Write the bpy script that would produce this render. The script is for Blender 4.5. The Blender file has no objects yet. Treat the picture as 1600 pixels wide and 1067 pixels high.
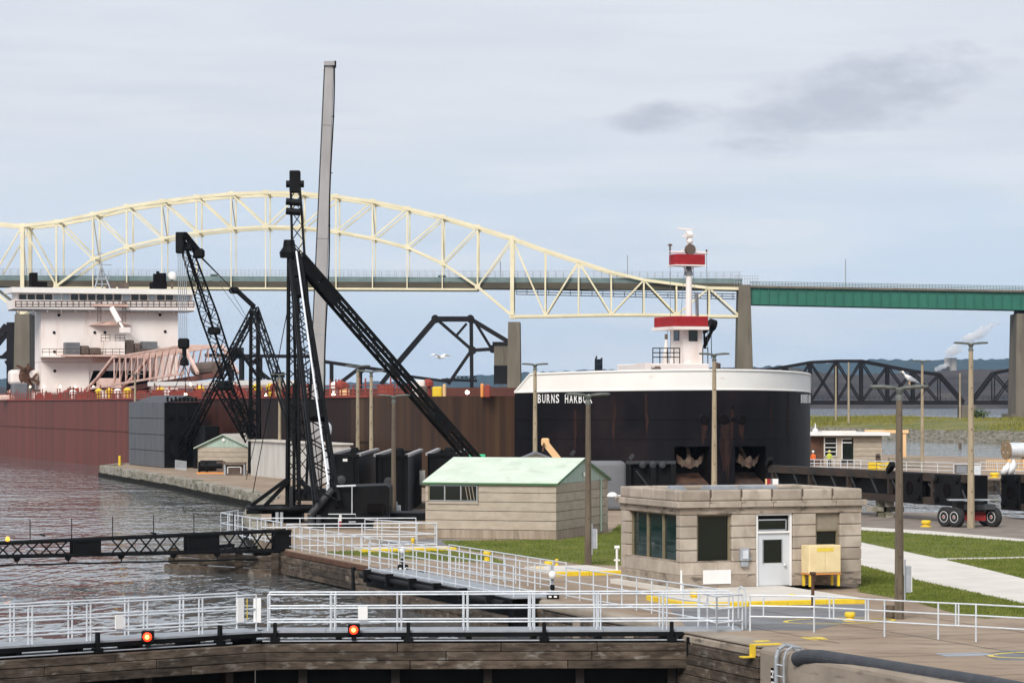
import bpy, bmesh, math, random
from mathutils import Vector, Matrix
random.seed(11)
S = bpy.context.scene
COL = S.collection
R = math.radians
# ------------------------------------------------------------------ camera
F, HC, YH = 4350.0, 6.7, 628.0          # focal length in photo pixels, eye height over the lock wall, horizon row
cam = bpy.data.cameras.new('camera')
camo = bpy.data.objects.new('camera', cam)
COL.objects.link(camo)
camo.location = (0, 0, HC)
camo.rotation_euler = (R(90), 0, 0)
cam.sensor_width = 36.0
cam.lens = F / 1600 * 36
cam.shift_y = (YH - 533.5) / 1600
cam.clip_start = 0.5
cam.clip_end = 80000
S.camera = camo
# ------------------------------------------------------------------ sky and sun
SUN_EL, SUN_AZ = 38, 200                # degrees; azimuth clockwise from +Y
w = bpy.data.worlds.new('World')
S.world = w
w.use_nodes = True
nt = w.node_tree
nt.nodes.clear()
N = nt.nodes.new
Lk = nt.links.new
def vmath(op, a, b=None):
    n = N('ShaderNodeMath'); n.operation = op
    for i, q in enumerate((a, b)):
        if q is None: continue
        if isinstance(q, (int, float)): n.inputs[i].default_value = q
        else: Lk(q, n.inputs[i])
    return n.outputs[0]
def wmix(fac, a, b):
    n = N('ShaderNodeMix'); n.data_type = 'RGBA'
    for s_, q in (('Factor', fac),):
        if isinstance(q, (int, float)): n.inputs[0].default_value = q
        else: Lk(q, n.inputs[0])
    for i, q in ((6, a), (7, b)):
        if isinstance(q, tuple): n.inputs[i].default_value = (*q, 1)
        else: Lk(q, n.inputs[i])
    return n.outputs[2]
def wramp(x, lo, hi):
    n = N('ShaderNodeMapRange'); n.interpolation_type = 'SMOOTHSTEP'
    Lk(x, n.inputs[0]); n.inputs[1].default_value = lo; n.inputs[2].default_value = hi
    return n.outputs[0]
sky = N('ShaderNodeTexSky'); sky.sky_type = 'NISHITA'; sky.sun_disc = False
sky.sun_elevation = R(SUN_EL); sky.sun_rotation = R(SUN_AZ)
sky.air_density = 1.0; sky.dust_density = 1.5
skc = N('ShaderNodeVectorMath'); skc.operation = 'SCALE'
Lk(sky.outputs[0], skc.inputs[0]); skc.inputs['Scale'].default_value = 0.085
tc = N('ShaderNodeTexCoord')
sep = N('ShaderNodeSeparateXYZ'); Lk(tc.outputs['Generated'], sep.inputs[0])
def wnoise(sx, sy, sz, detail=5, rough=.55, off=(0, 0, 0)):
    m = N('ShaderNodeMapping'); Lk(tc.outputs['Generated'], m.inputs[0])
    m.inputs['Scale'].default_value = (sx, sy, sz); m.inputs['Location'].default_value = off
    n = N('ShaderNodeTexNoise'); Lk(m.outputs[0], n.inputs[0])
    n.inputs['Scale'].default_value = 1; n.inputs['Detail'].default_value = detail; n.inputs['Roughness'].default_value = rough
    return n.outputs[0]
n1 = wnoise(5, 5, 24, 4, .5, (1.3, 0, .4))
n2 = wnoise(7, 7, 48, 6, .6, (4.1, 2, 7.2))
n3 = wnoise(2.2, 2.2, 9, 3, .5, (0, 5, 3.3))
# a thin bluish veil low down, grey-lavender stratus above it, all over the sky
el = vmath('ADD', sep.outputs[2], vmath('MULTIPLY', vmath('SUBTRACT', n1, .5), .06))
veil = wmix(wramp(el, .055, .105), (.55, .635, .755), (.635, .66, .715))
veil = wmix(vmath('MULTIPLY', wramp(n3, .40, .70), .6), veil, (.585, .64, .73))
veil = wmix(vmath('MULTIPLY', wramp(n2, .42, .66), .60), veil, (.71, .725, .765))
veil = wmix(vmath('MULTIPLY', wramp(wnoise(4, 4, 70, 6, .62, (7.7, 1, 2.6)), .46, .70), .40), veil, (.52, .56, .64))
# torn darker scud: scattered by noise over the whole sky, a stretch of it upper right of the bridge
def puff(ax, az, rx, rz, tilt):
    dx = vmath('SUBTRACT', vmath('DIVIDE', sep.outputs[0], vmath('MAXIMUM', sep.outputs[1], .05)), ax)
    dz = vmath('SUBTRACT', vmath('DIVIDE', sep.outputs[2], vmath('MAXIMUM', sep.outputs[1], .05)), az)
    dz = vmath('SUBTRACT', dz, vmath('MULTIPLY', dx, tilt))
    q = vmath('ADD', vmath('POWER', vmath('DIVIDE', dx, rx), 2.0), vmath('POWER', vmath('DIVIDE', dz, rz), 2.0))
    return vmath('SUBTRACT', 1.0, q)
n4 = wnoise(30, 30, 85, 8, .66, (2.2, .3, 1.1))
nn = vmath('MULTIPLY', vmath('SUBTRACT', n4, .5), 3.0)
p1 = vmath('ADD', puff(.122, .109, .055, .0165, .26), nn)
p2 = vmath('ADD', puff(.053, .1015, .026, .0065, .10), nn)
p3 = vmath('ADD', puff(.200, .136, .026, .008, .35), nn)
far_scud = vmath('SUBTRACT', vmath('MULTIPLY', wramp(wnoise(3, 3, 7, 5, .6, (9, 9, 2)), .64, .76), 1.4), wramp(sep.outputs[1], .80, .95))
sc = wramp(vmath('MAXIMUM', vmath('MAXIMUM', p1, p2), vmath('MAXIMUM', vmath('SUBTRACT', p3, .5), far_scud)), -.15, 1.15)
veil = wmix(vmath('MULTIPLY', sc, .80), veil, (.43, .45, .53))
skymix = wmix(.90, skc.outputs[0], veil)
bg = N('ShaderNodeBackground'); Lk(skymix, bg.inputs[0]); bg.inputs[1].default_value = 0.90
wo = N('ShaderNodeOutputWorld'); Lk(bg.outputs[0], wo.inputs[0])
sun = bpy.data.lights.new('sun', 'SUN'); suno = bpy.data.objects.new('sun', sun); COL.objects.link(suno)
sun.energy = 2.5; sun.angle = R(26); sun.color = (1, .96, .905)
az, e_ = R(SUN_AZ), R(SUN_EL)
sd = Vector((math.sin(az) * math.cos(e_), math.cos(az) * math.cos(e_), math.sin(e_)))
suno.rotation_euler = (-sd).to_track_quat('-Z', 'Y').to_euler()
S.view_settings.view_transform = 'Standard'
S.view_settings.look = 'None'
S.view_settings.exposure = 0.42
S.view_settings.gamma = 1.0
S.cycles.max_bounces = 6
S.cycles.volume_bounces = 5
S.cycles.transparent_max_bounces = 8
# ------------------------------------------------------------------ frames
Zv = Vector((0, 0, 1))
def px(x, y, d): return Vector(((x - 800) / F * d, d, HC - (y - YH) * d / F))
def G(x, y, z=0.0): return px(x, y, F * (HC - z) / (y - YH))
def pz(x, d, z=0.0): return Vector(((x - 800) / F * d, d, z))
A = R(20)
U = Vector((-math.sin(A), math.cos(A), 0)); V = Vector((math.cos(A), math.sin(A), 0))
O = Vector((5.8, 82, 0))
def L(u, v, z=0.0): return O + U * u + V * v + Vector((0, 0, z))
WZ = -1.1                                 # upper pool
# ------------------------------------------------------------------ materials
M = {}
def mat(key, c1, c2=None, rough=.7, metal=0, scale=(1, 1, 1), lo=.38, hi=.62, detail=5, c3=None, s3=(1, 1, 1), t3=.6, f3=1.0,
        bump=0, bscale=(20, 20, 20), rand=0, spec=.4, emit=None, emits=0, soft3=.12, bdist=.05):
    m = bpy.data.materials.new(key); m.use_nodes = True
    t = m.node_tree; b = t.nodes['Principled BSDF']; l = t.links.new; n = t.nodes.new
    b.inputs['Roughness'].default_value = rough; b.inputs['Metallic'].default_value = metal
    b.inputs['Specular IOR Level'].default_value = spec
    pos = n('ShaderNodeNewGeometry').outputs['Position']
    def noise(sc_, det=detail):
        mp = n('ShaderNodeMapping'); l(pos, mp.inputs[0]); mp.inputs['Scale'].default_value = sc_
        q = n('ShaderNodeTexNoise'); l(mp.outputs[0], q.inputs[0]); q.inputs['Scale'].default_value = 1
        q.inputs['Detail'].default_value = det; q.inputs['Roughness'].default_value = .6
        return q.outputs[0]
    def rng(x, a, c):
        q = n('ShaderNodeMapRange'); l(x, q.inputs[0]); q.inputs[1].default_value = a; q.inputs[2].default_value = c
        return q.outputs[0]
    def mix(f, a, c, blend='MIX'):
        q = n('ShaderNodeMix'); q.data_type = 'RGBA'; q.blend_type = blend
        if isinstance(f, float): q.inputs[0].default_value = f
        else: l(f, q.inputs[0])
        for i, z in ((6, a), (7, c)):
            if isinstance(z, tuple): q.inputs[i].default_value = (*z, 1)
            else: l(z, q.inputs[i])
        return q.outputs[2]
    col = c1
    if c2 is not None: col = mix(rng(noise(scale), lo, hi), c1, c2)
    if c3 is not None:
        f = rng(noise(s3, 6), t3, t3 + soft3)
        q = n('ShaderNodeMath'); q.operation = 'MULTIPLY'; l(f, q.inputs[0]); q.inputs[1].default_value = f3
        col = mix(q.outputs[0], col, c3)
    if rand:
        oi = n('ShaderNodeObjectInfo')
        q = n('ShaderNodeMapRange'); l(oi.outputs['Random'], q.inputs[0]); q.inputs[3].default_value = 1 - rand; q.inputs[4].default_value = 1 + rand
        cmb = n('ShaderNodeCombineColor')
        for i in range(3): l(q.outputs[0], cmb.inputs[i])
        col = mix(1.0, col, cmb.outputs[0], 'MULTIPLY')
    if isinstance(col, tuple): b.inputs['Base Color'].default_value = (*col, 1)
    else: l(col, b.inputs['Base Color'])
    if bump:
        q = n('ShaderNodeBump'); q.inputs['Strength'].default_value = bump; q.inputs['Distance'].default_value = bdist
        l(noise(bscale, 4), q.inputs['Height']); l(q.outputs[0], b.inputs['Normal'])
    if emit:
        b.inputs['Emission Color'].default_value = (*emit, 1); b.inputs['Emission Strength'].default_value = emits
    M[key] = m
    return m
mat('concrete', (.34, .285, .225), (.25, .205, .16), .85, scale=(.35, .35, .35), c3=(.15, .12, .095), s3=(.9, .9, 6), t3=.57, f3=.7, bump=.3, bscale=(6, 6, 6))
mat('concrete_ground', (.35, .27, .195), (.265, .19, .13), .88, scale=(.22, .22, .22), c3=(.155, .115, .085), s3=(.55, 1.3, 1), t3=.50, f3=.8, soft3=.22, bump=.35, bscale=(7, 7, 7), detail=9)
mat('pier_concrete', (.34, .315, .27), (.23, .20, .15), .9, scale=(.5, .5, 2.5), c3=(.085, .085, .045), s3=(.7, .7, 2.2), t3=.50, f3=.8, bump=.5, bscale=(3, 3, 3))
mat('white_concrete', (.66, .62, .56), (.58, .54, .48), .85, scale=(.6, .6, .6), c3=(.45, .40, .34), s3=(.25, .9, 1), t3=.60, f3=.5)
mat('asphalt', (.20, .20, .21), (.145, .145, .15), .9, scale=(.5, .5, .5), c3=(.24, .20, .165), s3=(.35, .9, 1), t3=.55, f3=.6)
mat('gravel', (.25, .205, .17), (.18, .15, .125), .95, scale=(.6, .6, .6), c3=(.33, .28, .24), s3=(1.5, 1.5, 1.5), t3=.58)
mat('lawn', (.085, .115, .016), (.150, .165, .036), .9, scale=(.5, .5, .5), detail=8, c3=(.18, .165, .06), s3=(.9, .9, .9), t3=.56, f3=.6, soft3=.25, bump=.5, bscale=(14, 14, 14))
mat('blade', (.105, .140, .018), (.175, .19, .040), .8, scale=(.6, .6, .6), spec=.2)
mat('bank', (.12, .13, .03), (.19, .17, .05), .95, scale=(.05, .05, .4), c3=(.26, .21, .04), s3=(.08, .08, .3), t3=.56, f3=.8)
mat('tall_grass', (.15, .16, .03), (.24, .21, .05), .9, scale=(.06, .06, .1), c3=(.33, .26, .03), s3=(.10, .10, .1), t3=.57, f3=.8, spec=.15)
mat('stone', (.42, .36, .295), (.33, .275, .22), .85, scale=(1.3, 1.3, 1.3), c3=(.20, .165, .13), s3=(2.2, 2.2, .8), t3=.54, f3=.75, soft3=.22, bump=.3, bscale=(26, 26, 26), rand=.16, bdist=.02)
mat('stone_stained', (.36, .30, .24), (.25, .20, .155), .9, scale=(1.2, 1.2, 2), c3=(.09, .075, .06), s3=(1.6, 1.6, 5), t3=.53, f3=.85, bump=.25, bscale=(30, 30, 30), rand=.08, bdist=.02)
mat('block', (.42, .36, .285), (.355, .30, .235), .85, scale=(1.5, 1.5, 4), c3=(.30, .24, .18), s3=(3, 3, 1), t3=.62, f3=.6, rand=.05, bump=.15, bscale=(25, 25, 25), bdist=.02)
mat('block_base', (.27, .215, .16), (.36, .30, .23), .9, scale=(3.5, 3.5, .5), c3=(.12, .095, .07), s3=(4, 4, .6), t3=.58, f3=.7, rand=.05)
mat('joint', (.12, .10, .08), rough=.95)
mat('roof_green', (.56, .645, .525), (.63, .69, .585), .6, scale=(.8, .8, .8), c3=(.38, .43, .33), s3=(1.3, 1.3, 1.3), t3=.54, f3=.7, soft3=.25)
mat('trim_green', (.035, .15, .055), (.06, .12, .055), .5, scale=(3, 3, 3))
mat('gable_green', (.40, .50, .42), (.32, .41, .34), .6, scale=(6, 6, .5), c3=(.14, .18, .13), s3=(9, 9, .7), t3=.62)
mat('black_steel', (.003, .003, .0035), (.0065, .0065, .007), .55, spec=.14, scale=(1.2, 1.2, 1.2), c3=(.03, .019, .013), s3=(.9, .9, .9), t3=.66, f3=.5)
mat('grey_steel', (.026, .028, .032), (.045, .047, .05), .5, spec=.3, scale=(.8, .8, 2), c3=(.09, .06, .045), s3=(1, 1, 1), t3=.64, f3=.5)
mat('rail_black', (.008, .006, .006), (.016, .010, .009), .7, spec=.12, scale=(.1, .1, .1))
mat('slate_plate', (.115, .120, .130), (.085, .088, .096), .6, scale=(2.2, 2.2, .25), c3=(.045, .045, .048), s3=(5, 5, .35), t3=.56, f3=.75)
mat('tube_grey', (.36, .345, .34), (.30, .285, .28), .5, scale=(.6, .6, .25), c3=(.22, .21, .20), s3=(2, 2, .4), t3=.60)
mat('brown_frame', (.045, .030, .021), (.025, .018, .014), .7, scale=(.7, .7, .7))
mat('timber', (.034, .023, .015), (.098, .073, .053), .9, scale=(1.5, 1.5, 5), c3=(.22, .20, .175), s3=(1.8, 1.8, 5), t3=.56, f3=.7, rand=.38, bump=.7, bscale=(1.5, 1.5, 26), bdist=.03)
mat('rusty', (.12, .055, .03), (.07, .035, .022), .85, scale=(2, 2, 2))
mat('galv', (.66, .69, .72), (.54, .57, .60), .42, scale=(3, 3, 3), metal=.15, c3=(.34, .27, .21), s3=(5, 5, 9), t3=.64, f3=.6)
mat('galv_dull', (.36, .38, .41), (.30, .32, .34), .5, scale=(3, 3, 3), metal=.2)
mat('shed_white', (.58, .56, .52), (.50, .48, .44), .7, scale=(.8, .8, .3), c3=(.34, .30, .25), s3=(1.6, 1.6, .25), t3=.56, f3=.6, soft3=.2)
mat('white', (.80, .79, .77), (.72, .71, .69), .5, scale=(1, 1, 1))
mat('yellow', (.78, .56, .03), (.68, .46, .03), .55, scale=(2, 2, 2), c3=(.45, .34, .12), s3=(4, 4, 4), t3=.66)
mat('yellow_paint', (.74, .56, .06), (.60, .45, .08), .7, scale=(3, 3, 3), c3=(.40, .34, .22), s3=(5, 5, 5), t3=.62)
mat('cream_paint', (.77, .63, .36), (.70, .56, .31), .55, scale=(2, 2, 2), c3=(.45, .30, .12), s3=(6, 6, 6), t3=.68)
mat('pole', (.38, .31, .21), (.29, .235, .16), .85, scale=(3, 3, .6), c3=(.10, .08, .055), s3=(5, 5, 1), t3=.62)
mat('pole_dark', (.145, .115, .082), (.095, .074, .053), .9, scale=(6, 6, .5), c3=(.05, .04, .03), s3=(7, 7, .5), t3=.60)
mat('lamp_grey', (.13, .14, .125), (.09, .10, .09), .6, scale=(5, 5, 5), c3=(.3, .3, .27), s3=(9, 9, 9), t3=.62)
mat('door_grey', (.56, .58, .60), (.52, .54, .56), .45, scale=(1, 1, 1))
mat('frame_tan', (.22, .18, .11), (.18, .145, .09), .6, scale=(4, 4, 4))
mat('panel_tan', (.26, .22, .165), (.22, .185, .14), .7, scale=(3, 3, 3))
mat('glass', (.006, .010, .007), rough=.04, spec=.5)
mat('glass_reflection', (.008, .026, .022), rough=.05, spec=.45)  # teal reflection in the side window is put into the base colour
mat('glass_light', (.30, .36, .40), rough=.08, spec=.6)
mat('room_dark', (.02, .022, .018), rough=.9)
mat('gravel_roof', (.17, .145, .11), (.11, .09, .07), .95, scale=(1.5, 1.5, 1.5), c3=(.22, .20, .17), s3=(5, 5, 5), t3=.6)
mat('cream_steel', (.78, .70, .49), (.68, .60, .40), .6, scale=(.15, .15, .15), c3=(.42, .29, .14), s3=(.5, .5, .5), t3=.66, f3=.7)
mat('deck_brown', (.085, .07, .045), (.06, .05, .033), .8, scale=(.1, .1, .4))
mat('fence_green', (.16, .215, .21), (.12, .17, .17), .6, scale=(.3, .3, .3))
mat('girder_green', (.014, .115, .075), (.018, .14, .09), .5, scale=(.2, .2, .2))
mat('bridge_pier', (.165, .14, .105), (.12, .10, .075), .9, scale=(.35, .35, .06), c3=(.075, .062, .047), s3=(.5, .5, .05), t3=.58, f3=.7)
mat('anchor_rust', (.15, .11, .08), (.07, .035, .022), .8, scale=(1.6, 1.6, 1.6))
mat('ship_white', (.84, .77, .725), (.78, .70, .65), .5, scale=(.3, .3, .1), c3=(.46, .27, .19), s3=(.45, .45, .10), t3=.58, f3=.6, soft3=.2)
mat('ship_bulwark', (.82, .80, .75), (.77, .74, .69), .5, scale=(.3, .3, .3), c3=(.50, .28, .12), s3=(.45, .45, .8), t3=.66, f3=.6)
mat('ship_pink', (.72, .52, .45), (.54, .34, .27), .7, scale=(.4, .4, .4))
mat('ship_red', (.30, .045, .03), (.22, .05, .035), .7, scale=(.5, .5, .5))
mat('ship_dark', (.008, .006, .006), rough=.95, spec=.05)  # near-black; in holes and recesses the shade is put into this colour
mat('deck_red', (.16, .055, .04), (.11, .04, .03), .85, scale=(.2, .2, .2))
mat('canvas_red', (.36, .012, .018), (.28, .010, .014), .75, scale=(1.2, 1.2, .6), bump=.5, bscale=(2, 2, 5), bdist=.1)
mat('machinery', (.09, .065, .05), (.14, .10, .08), .8, scale=(.8, .8, .8))
mat('grey_box', (.12, .125, .135), (.16, .165, .175), .7, scale=(.5, .5, .5))
mat('tyre', (.018, .018, .019), (.03, .03, .03), .85, scale=(4, 4, 4))
mat('rubber', (.035, .038, .045), (.05, .053, .06), .6, scale=(.6, 3, 3), c3=(.12, .12, .12), s3=(2, 9, 9), t3=.66, bump=.3, bscale=(2, 14, 14))
mat('red_paint', (.30, .015, .015), rough=.5)
mat('orange', (.80, .33, .08), (.70, .28, .08), .6, scale=(1, 1, 1))
mat('pale_orange', (.80, .52, .26), (.72, .45, .22), .6, scale=(1, 1, 1))
mat('reel_wood', (.27, .19, .11), (.20, .14, .085), .85, scale=(4, 4, 4))
mat('blue_paint', (.08, .2, .6), rough=.5)
mat('green_lens', (.05, .55, .25), rough=.4)
mat('red_lamp', (.8, .05, .01), rough=.4, emit=(1, .022, .006), emits=4.5)
mat('red_core', (.9, .3, .05), rough=.4, emit=(1, .30, .06), emits=6)
mat('wet_stone', (.010, .009, .007), (.022, .020, .014), .8, spec=.1, scale=(2, 2, 2))
mat('red_lamp_dim', (.5, .02, .03), rough=.4, emit=(1, .03, .05), emits=1.2)
mat('amber_lamp', (.8, .4, .05), rough=.4, emit=(1, .30, .03), emits=2.2)
mat('white_lamp', (.9, .85, .7), rough=.4, emit=(1, .85, .6), emits=9)
mat('cloth_orange', (.75, .16, .04), (.6, .12, .03), .9, scale=(5, 5, 5))
mat('cloth_lime', (.55, .60, .08), (.45, .50, .06), .9, scale=(5, 5, 5))
mat('cloth_dark', (.03, .035, .06), rough=.9)
mat('skin', (.42, .24, .17), rough=.6)
mat('hat_white', (.8, .85, .85), rough=.4)
mat('hat_yellow', (.8, .75, .2), rough=.4)
mat('gull_white', (.78, .78, .77), rough=.8)
mat('gull_grey', (.38, .40, .43), rough=.8)
mat('bag_white', (.74, .74, .73), (.66, .66, .66), .5, scale=(3, 3, 3))
mat('bark', (.10, .075, .055), (.07, .05, .04), .9, scale=(3, 3, 1))
mat('leaf', (.04, .07, .02), (.075, .10, .03), .8, scale=(.5, .5, .5))
mat('hill_brown', (.045, .036, .032), (.075, .058, .05), 1, scale=(.012, .012, .03), detail=8, c3=(.11, .09, .075), s3=(.02, .02, .06), t3=.60, spec=0)
mat('hill_green', (.016, .026, .024), (.03, .042, .034), 1, scale=(.006, .006, .02), detail=8, spec=0)
mat('stack_concrete', (.34, .31, .28), (.28, .25, .22), .9, scale=(.05, .05, .02))
# ------------------------------------------------------------------ mesh helpers
RM = {}                                   # inverse world matrix of each root or part
class MB:
    def __init__(s): s.v = []; s.f = []
    def add(s, vs, fs):
        n = len(s.v); s.v += [Vector(p) for p in vs]; s.f += [tuple(i + n for i in f) for f in fs]; return s
    def para(s, o, x, y, z):
        o = Vector(o); x = Vector(x); y = Vector(y); z = Vector(z)
        return s.add([o, o + x, o + x + y, o + y, o + z, o + x + z, o + x + y + z, o + y + z],
                     [(0, 3, 2, 1), (4, 5, 6, 7), (0, 1, 5, 4), (1, 2, 6, 5), (2, 3, 7, 6), (3, 0, 4, 7)])
    def box(s, c, sx, sy, sz, rz=0, ax=None):           # c = centre of the BOTTOM face
        x, y = (Vector((math.cos(rz), math.sin(rz), 0)), Vector((-math.sin(rz), math.cos(rz), 0))) if ax is None else ax
        c = Vector(c)
        return s.para(c - x * sx / 2 - y * sy / 2, x * sx, y * sy, Zv * sz)
    def beam(s, a, b, w, h=None, up=None):
        a = Vector(a); b = Vector(b); h = h or w
        d = (b - a).normalized()
        up = Vector(up) if up is not None else (Zv if abs(d.z) < .9 else Vector((0, 1, 0)))
        x = d.cross(up).normalized(); y = x.cross(d).normalized()
        return s.para(a - x * w / 2 - y * h / 2, x * w, y * h, b - a)
    def tube(s, a, b, r, r2=None, n=8):
        a = Vector(a); b = Vector(b); r2 = r if r2 is None else r2
        d = (b - a).normalized(); x = d.cross(Zv if abs(d.z) < .95 else Vector((1, 0, 0))).normalized(); y = d.cross(x)
        vs = []
        for p, q in ((a, r), (b, r2)):
            for i in range(n):
                t = 2 * math.pi * i / n; vs.append(p + x * math.cos(t) * q + y * math.sin(t) * q)
        fs = [(i, (i + 1) % n, n + (i + 1) % n, n + i) for i in range(n)] + [tuple(range(n))[::-1], tuple(range(n, 2 * n))]
        return s.add(vs, fs)
    def path(s, pts, r, n=6):
        for a, b in zip(pts, pts[1:]): s.tube(a, b, r, n=n)
        return s
    def prism(s, pts, z0, z1):
        n = len(pts)
        vs = [Vector((p[0], p[1], z0)) for p in pts] + [Vector((p[0], p[1], z1)) for p in pts]
        return s.add(vs, [tuple(range(n))[::-1], tuple(range(n, 2 * n))] + [(i, (i + 1) % n, n + (i + 1) % n, n + i) for i in range(n)])
    def extr(s, pts, vec):
        n = len(pts); pts = [Vector(p) for p in pts]; vec = Vector(vec)
        return s.add(pts + [p + vec for p in pts], [tuple(range(n))[::-1], tuple(range(n, 2 * n))] + [(i, (i + 1) % n, n + (i + 1) % n, n + i) for i in range(n)])
    def lathe(s, c, prof, n=16, axis=None):
        c = Vector(c); ax = Vector(axis).normalized() if axis is not None else Zv
        x = ax.cross(Vector((0, 1, 0)) if abs(ax.y) < .9 else Vector((1, 0, 0))).normalized(); y = ax.cross(x)
        vs = []; k = len(prof)
        for r, z in prof:
            for i in range(n):
                t = 2 * math.pi * i / n; vs.append(c + ax * z + (x * math.cos(t) + y * math.sin(t)) * max(r, 1e-4))
        fs = [(j * n + i, j * n + (i + 1) % n, (j + 1) * n + (i + 1) % n, (j + 1) * n + i) for j in range(k - 1) for i in range(n)]
        fs += [tuple(range(n))[::-1], tuple(range((k - 1) * n, k * n))]
        return s.add(vs, fs)
    def lattice(s, a, b, w, nb, ch, br, w2=None, side=None, faces=4, h=None):
        """square lattice mast: four chords and zigzag bracing"""
        a = Vector(a); b = Vector(b); d = (b - a).normalized(); w2 = w if w2 is None else w2
        sd = Vector(side) if side is not None else (d.cross(Zv) if abs(d.z) < .95 else Vector((1, 0, 0)))
        x = (sd - d * sd.dot(d)).normalized(); y = d.cross(x)
        hh = (h or w) / w
        cs = ((-1, -1), (1, -1), (1, 1), (-1, 1))
        def c(t, i):
            q = (w + (w2 - w) * t) / 2; return a + (b - a) * t + x * cs[i][0] * q + y * cs[i][1] * q * hh
        for i in range(4): s.beam(c(0, i), c(1, i), ch, ch, up=x)
        for i in range(faces):
            j = (i + 1) % 4
            for k in range(nb):
                t0, t1 = k / nb, (k + 1) / nb
                if k % 2 == 0: s.beam(c(t0, i), c(t1, j), br, br, up=x)
                else: s.beam(c(t0, j), c(t1, i), br, br, up=x)
        return s
def tag(o, label=None, cat=None, group=None, kind=None):
    if label: o['label'] = label
    if cat: o['category'] = cat
    if group: o['group'] = group
    if kind: o['kind'] = kind
    return o
def thing(name, label, cat, loc=(0, 0, 0), rz=0, group=None):
    o = bpy.data.objects.new(name, None); COL.objects.link(o)
    o.empty_display_size = .3
    o.location = loc; o.rotation_euler = (0, 0, rz)
    RM[o.name] = (Matrix.Translation(Vector(loc)) @ Matrix.Rotation(rz, 4, 'Z')).inverted()
    return tag(o, label, cat, group)
def mesh_of(mb, name, mt, inv=None, smooth=False, bevel=0, seg=1):
    me = bpy.data.meshes.new(name)
    me.from_pydata([(inv @ p) if inv else p for p in mb.v], [], mb.f)
    bm = bmesh.new(); bm.from_mesh(me)
    bmesh.ops.recalc_face_normals(bm, faces=bm.faces)
    if bevel: bmesh.ops.bevel(bm, geom=bm.edges[:], offset=bevel, segments=seg, profile=.5, affect='EDGES')
    bm.to_mesh(me); bm.free()
    if smooth:
        for p in me.polygons: p.use_smooth = True
    me.materials.append(M[mt])
    return me
def part(mb, name, mt, parent, smooth=False, bevel=0, seg=1, label=None, kind=None):
    inv = RM[parent.name]
    o = bpy.data.objects.new(name, mesh_of(mb, name, mt, inv, smooth, bevel, seg)); COL.objects.link(o); o.parent = parent
    RM[o.name] = inv
    return tag(o, label, None, None, kind)
def solo(mb, name, mt, label, cat, loc, group=None, smooth=False, bevel=0, seg=1, kind=None):
    inv = Matrix.Translation(Vector(loc)).inverted()
    o = bpy.data.objects.new(name, mesh_of(mb, name, mt, inv, smooth, bevel, seg)); COL.objects.link(o); o.location = loc
    RM[o.name] = inv
    return tag(o, label, cat, group, kind)
def struct(mb, name, mt, parent=None, smooth=False, bevel=0, seg=1):
    if parent is not None: return part(mb, name, mt, parent, smooth, bevel, seg)
    o = bpy.data.objects.new(name, mesh_of(mb, name, mt, None, smooth, bevel, seg)); COL.objects.link(o)
    RM[o.name] = Matrix.Identity(4); o['kind'] = 'structure'
    return o
def inst(me, name, parent, mw):
    o = bpy.data.objects.new(name, me); COL.objects.link(o); o.parent = parent
    o.matrix_local = RM[parent.name] @ mw
    return o
def copy_tree(o, parent=None):
    c = o.copy(); COL.objects.link(c)
    if parent is not None: c.parent = parent
    for ch in [q for q in bpy.data.objects if q.parent == o]: copy_tree(ch, c)
    return c
def put(o, loc, rz=0, sc=None):
    o.location = loc; o.rotation_euler = (0, 0, rz)
    if sc: o.scale = sc
    RM[o.name] = (Matrix.Translation(Vector(loc)) @ Matrix.Rotation(rz, 4, 'Z')).inverted()
    return o
def text_mb(txt, size, depth=.02, bold=.0, sx=1.0):
    cu = bpy.data.curves.new('t', 'FONT'); cu.body = txt; cu.size = size; cu.extrude = depth / 2; cu.offset = bold
    cu.align_x = 'CENTER'; cu.align_y = 'CENTER'; cu.resolution_u = 3
    ob = bpy.data.objects.new('t', cu); COL.objects.link(ob)
    me = bpy.data.meshes.new_from_object(ob.evaluated_get(bpy.context.evaluated_depsgraph_get()))
    mb = MB(); mb.v = [Vector((v.co.x * sx, v.co.y, v.co.z)) for v in me.vertices]; mb.f = [tuple(p.vertices) for p in me.polygons]
    bpy.data.objects.remove(ob); bpy.data.curves.remove(cu); bpy.data.meshes.remove(me)
    return mb
def moved(mb, mtx):
    q = MB(); q.v = [mtx @ p for p in mb.v]; q.f = mb.f; return q
def basis(o, x, y, z):
    m = Matrix.Identity(4)
    for i, a in enumerate((x, y, z)):
        for j in range(3): m[j][i] = a[j]
    for j in range(3): m[j][3] = o[j]
    return m
def rot_to(d, p, up=None):
    """matrix with local x along d"""
    d = Vector(d).normalized(); up = Vector(up) if up is not None else (Zv if abs(d.z) < .95 else Vector((0, 1, 0)))
    y = up.cross(d).normalized(); z = d.cross(y)
    return basis(Vector(p), d, y, z)
UNIT = {}
def rod(name, mt, parent, a, b, r, n=8, sq=False):
    """a round or square bar: unit mesh shared by all bars of that section, scaled to its length"""
    a = Vector(a); b = Vector(b)
    key = (mt, n, sq, round(r, 4))
    if key not in UNIT:
        m = MB()
        if sq: m.beam((0, 0, 0), (1, 0, 0), r * 2)
        else: m.tube((0, 0, 0), (1, 0, 0), r, n=n)
        UNIT[key] = mesh_of(m, name, mt, None, smooth=False)
    mw = rot_to(b - a, a) @ Matrix.Diagonal(((b - a).length, 1, 1, 1))
    return inst(UNIT[key], name, parent, mw)
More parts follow.
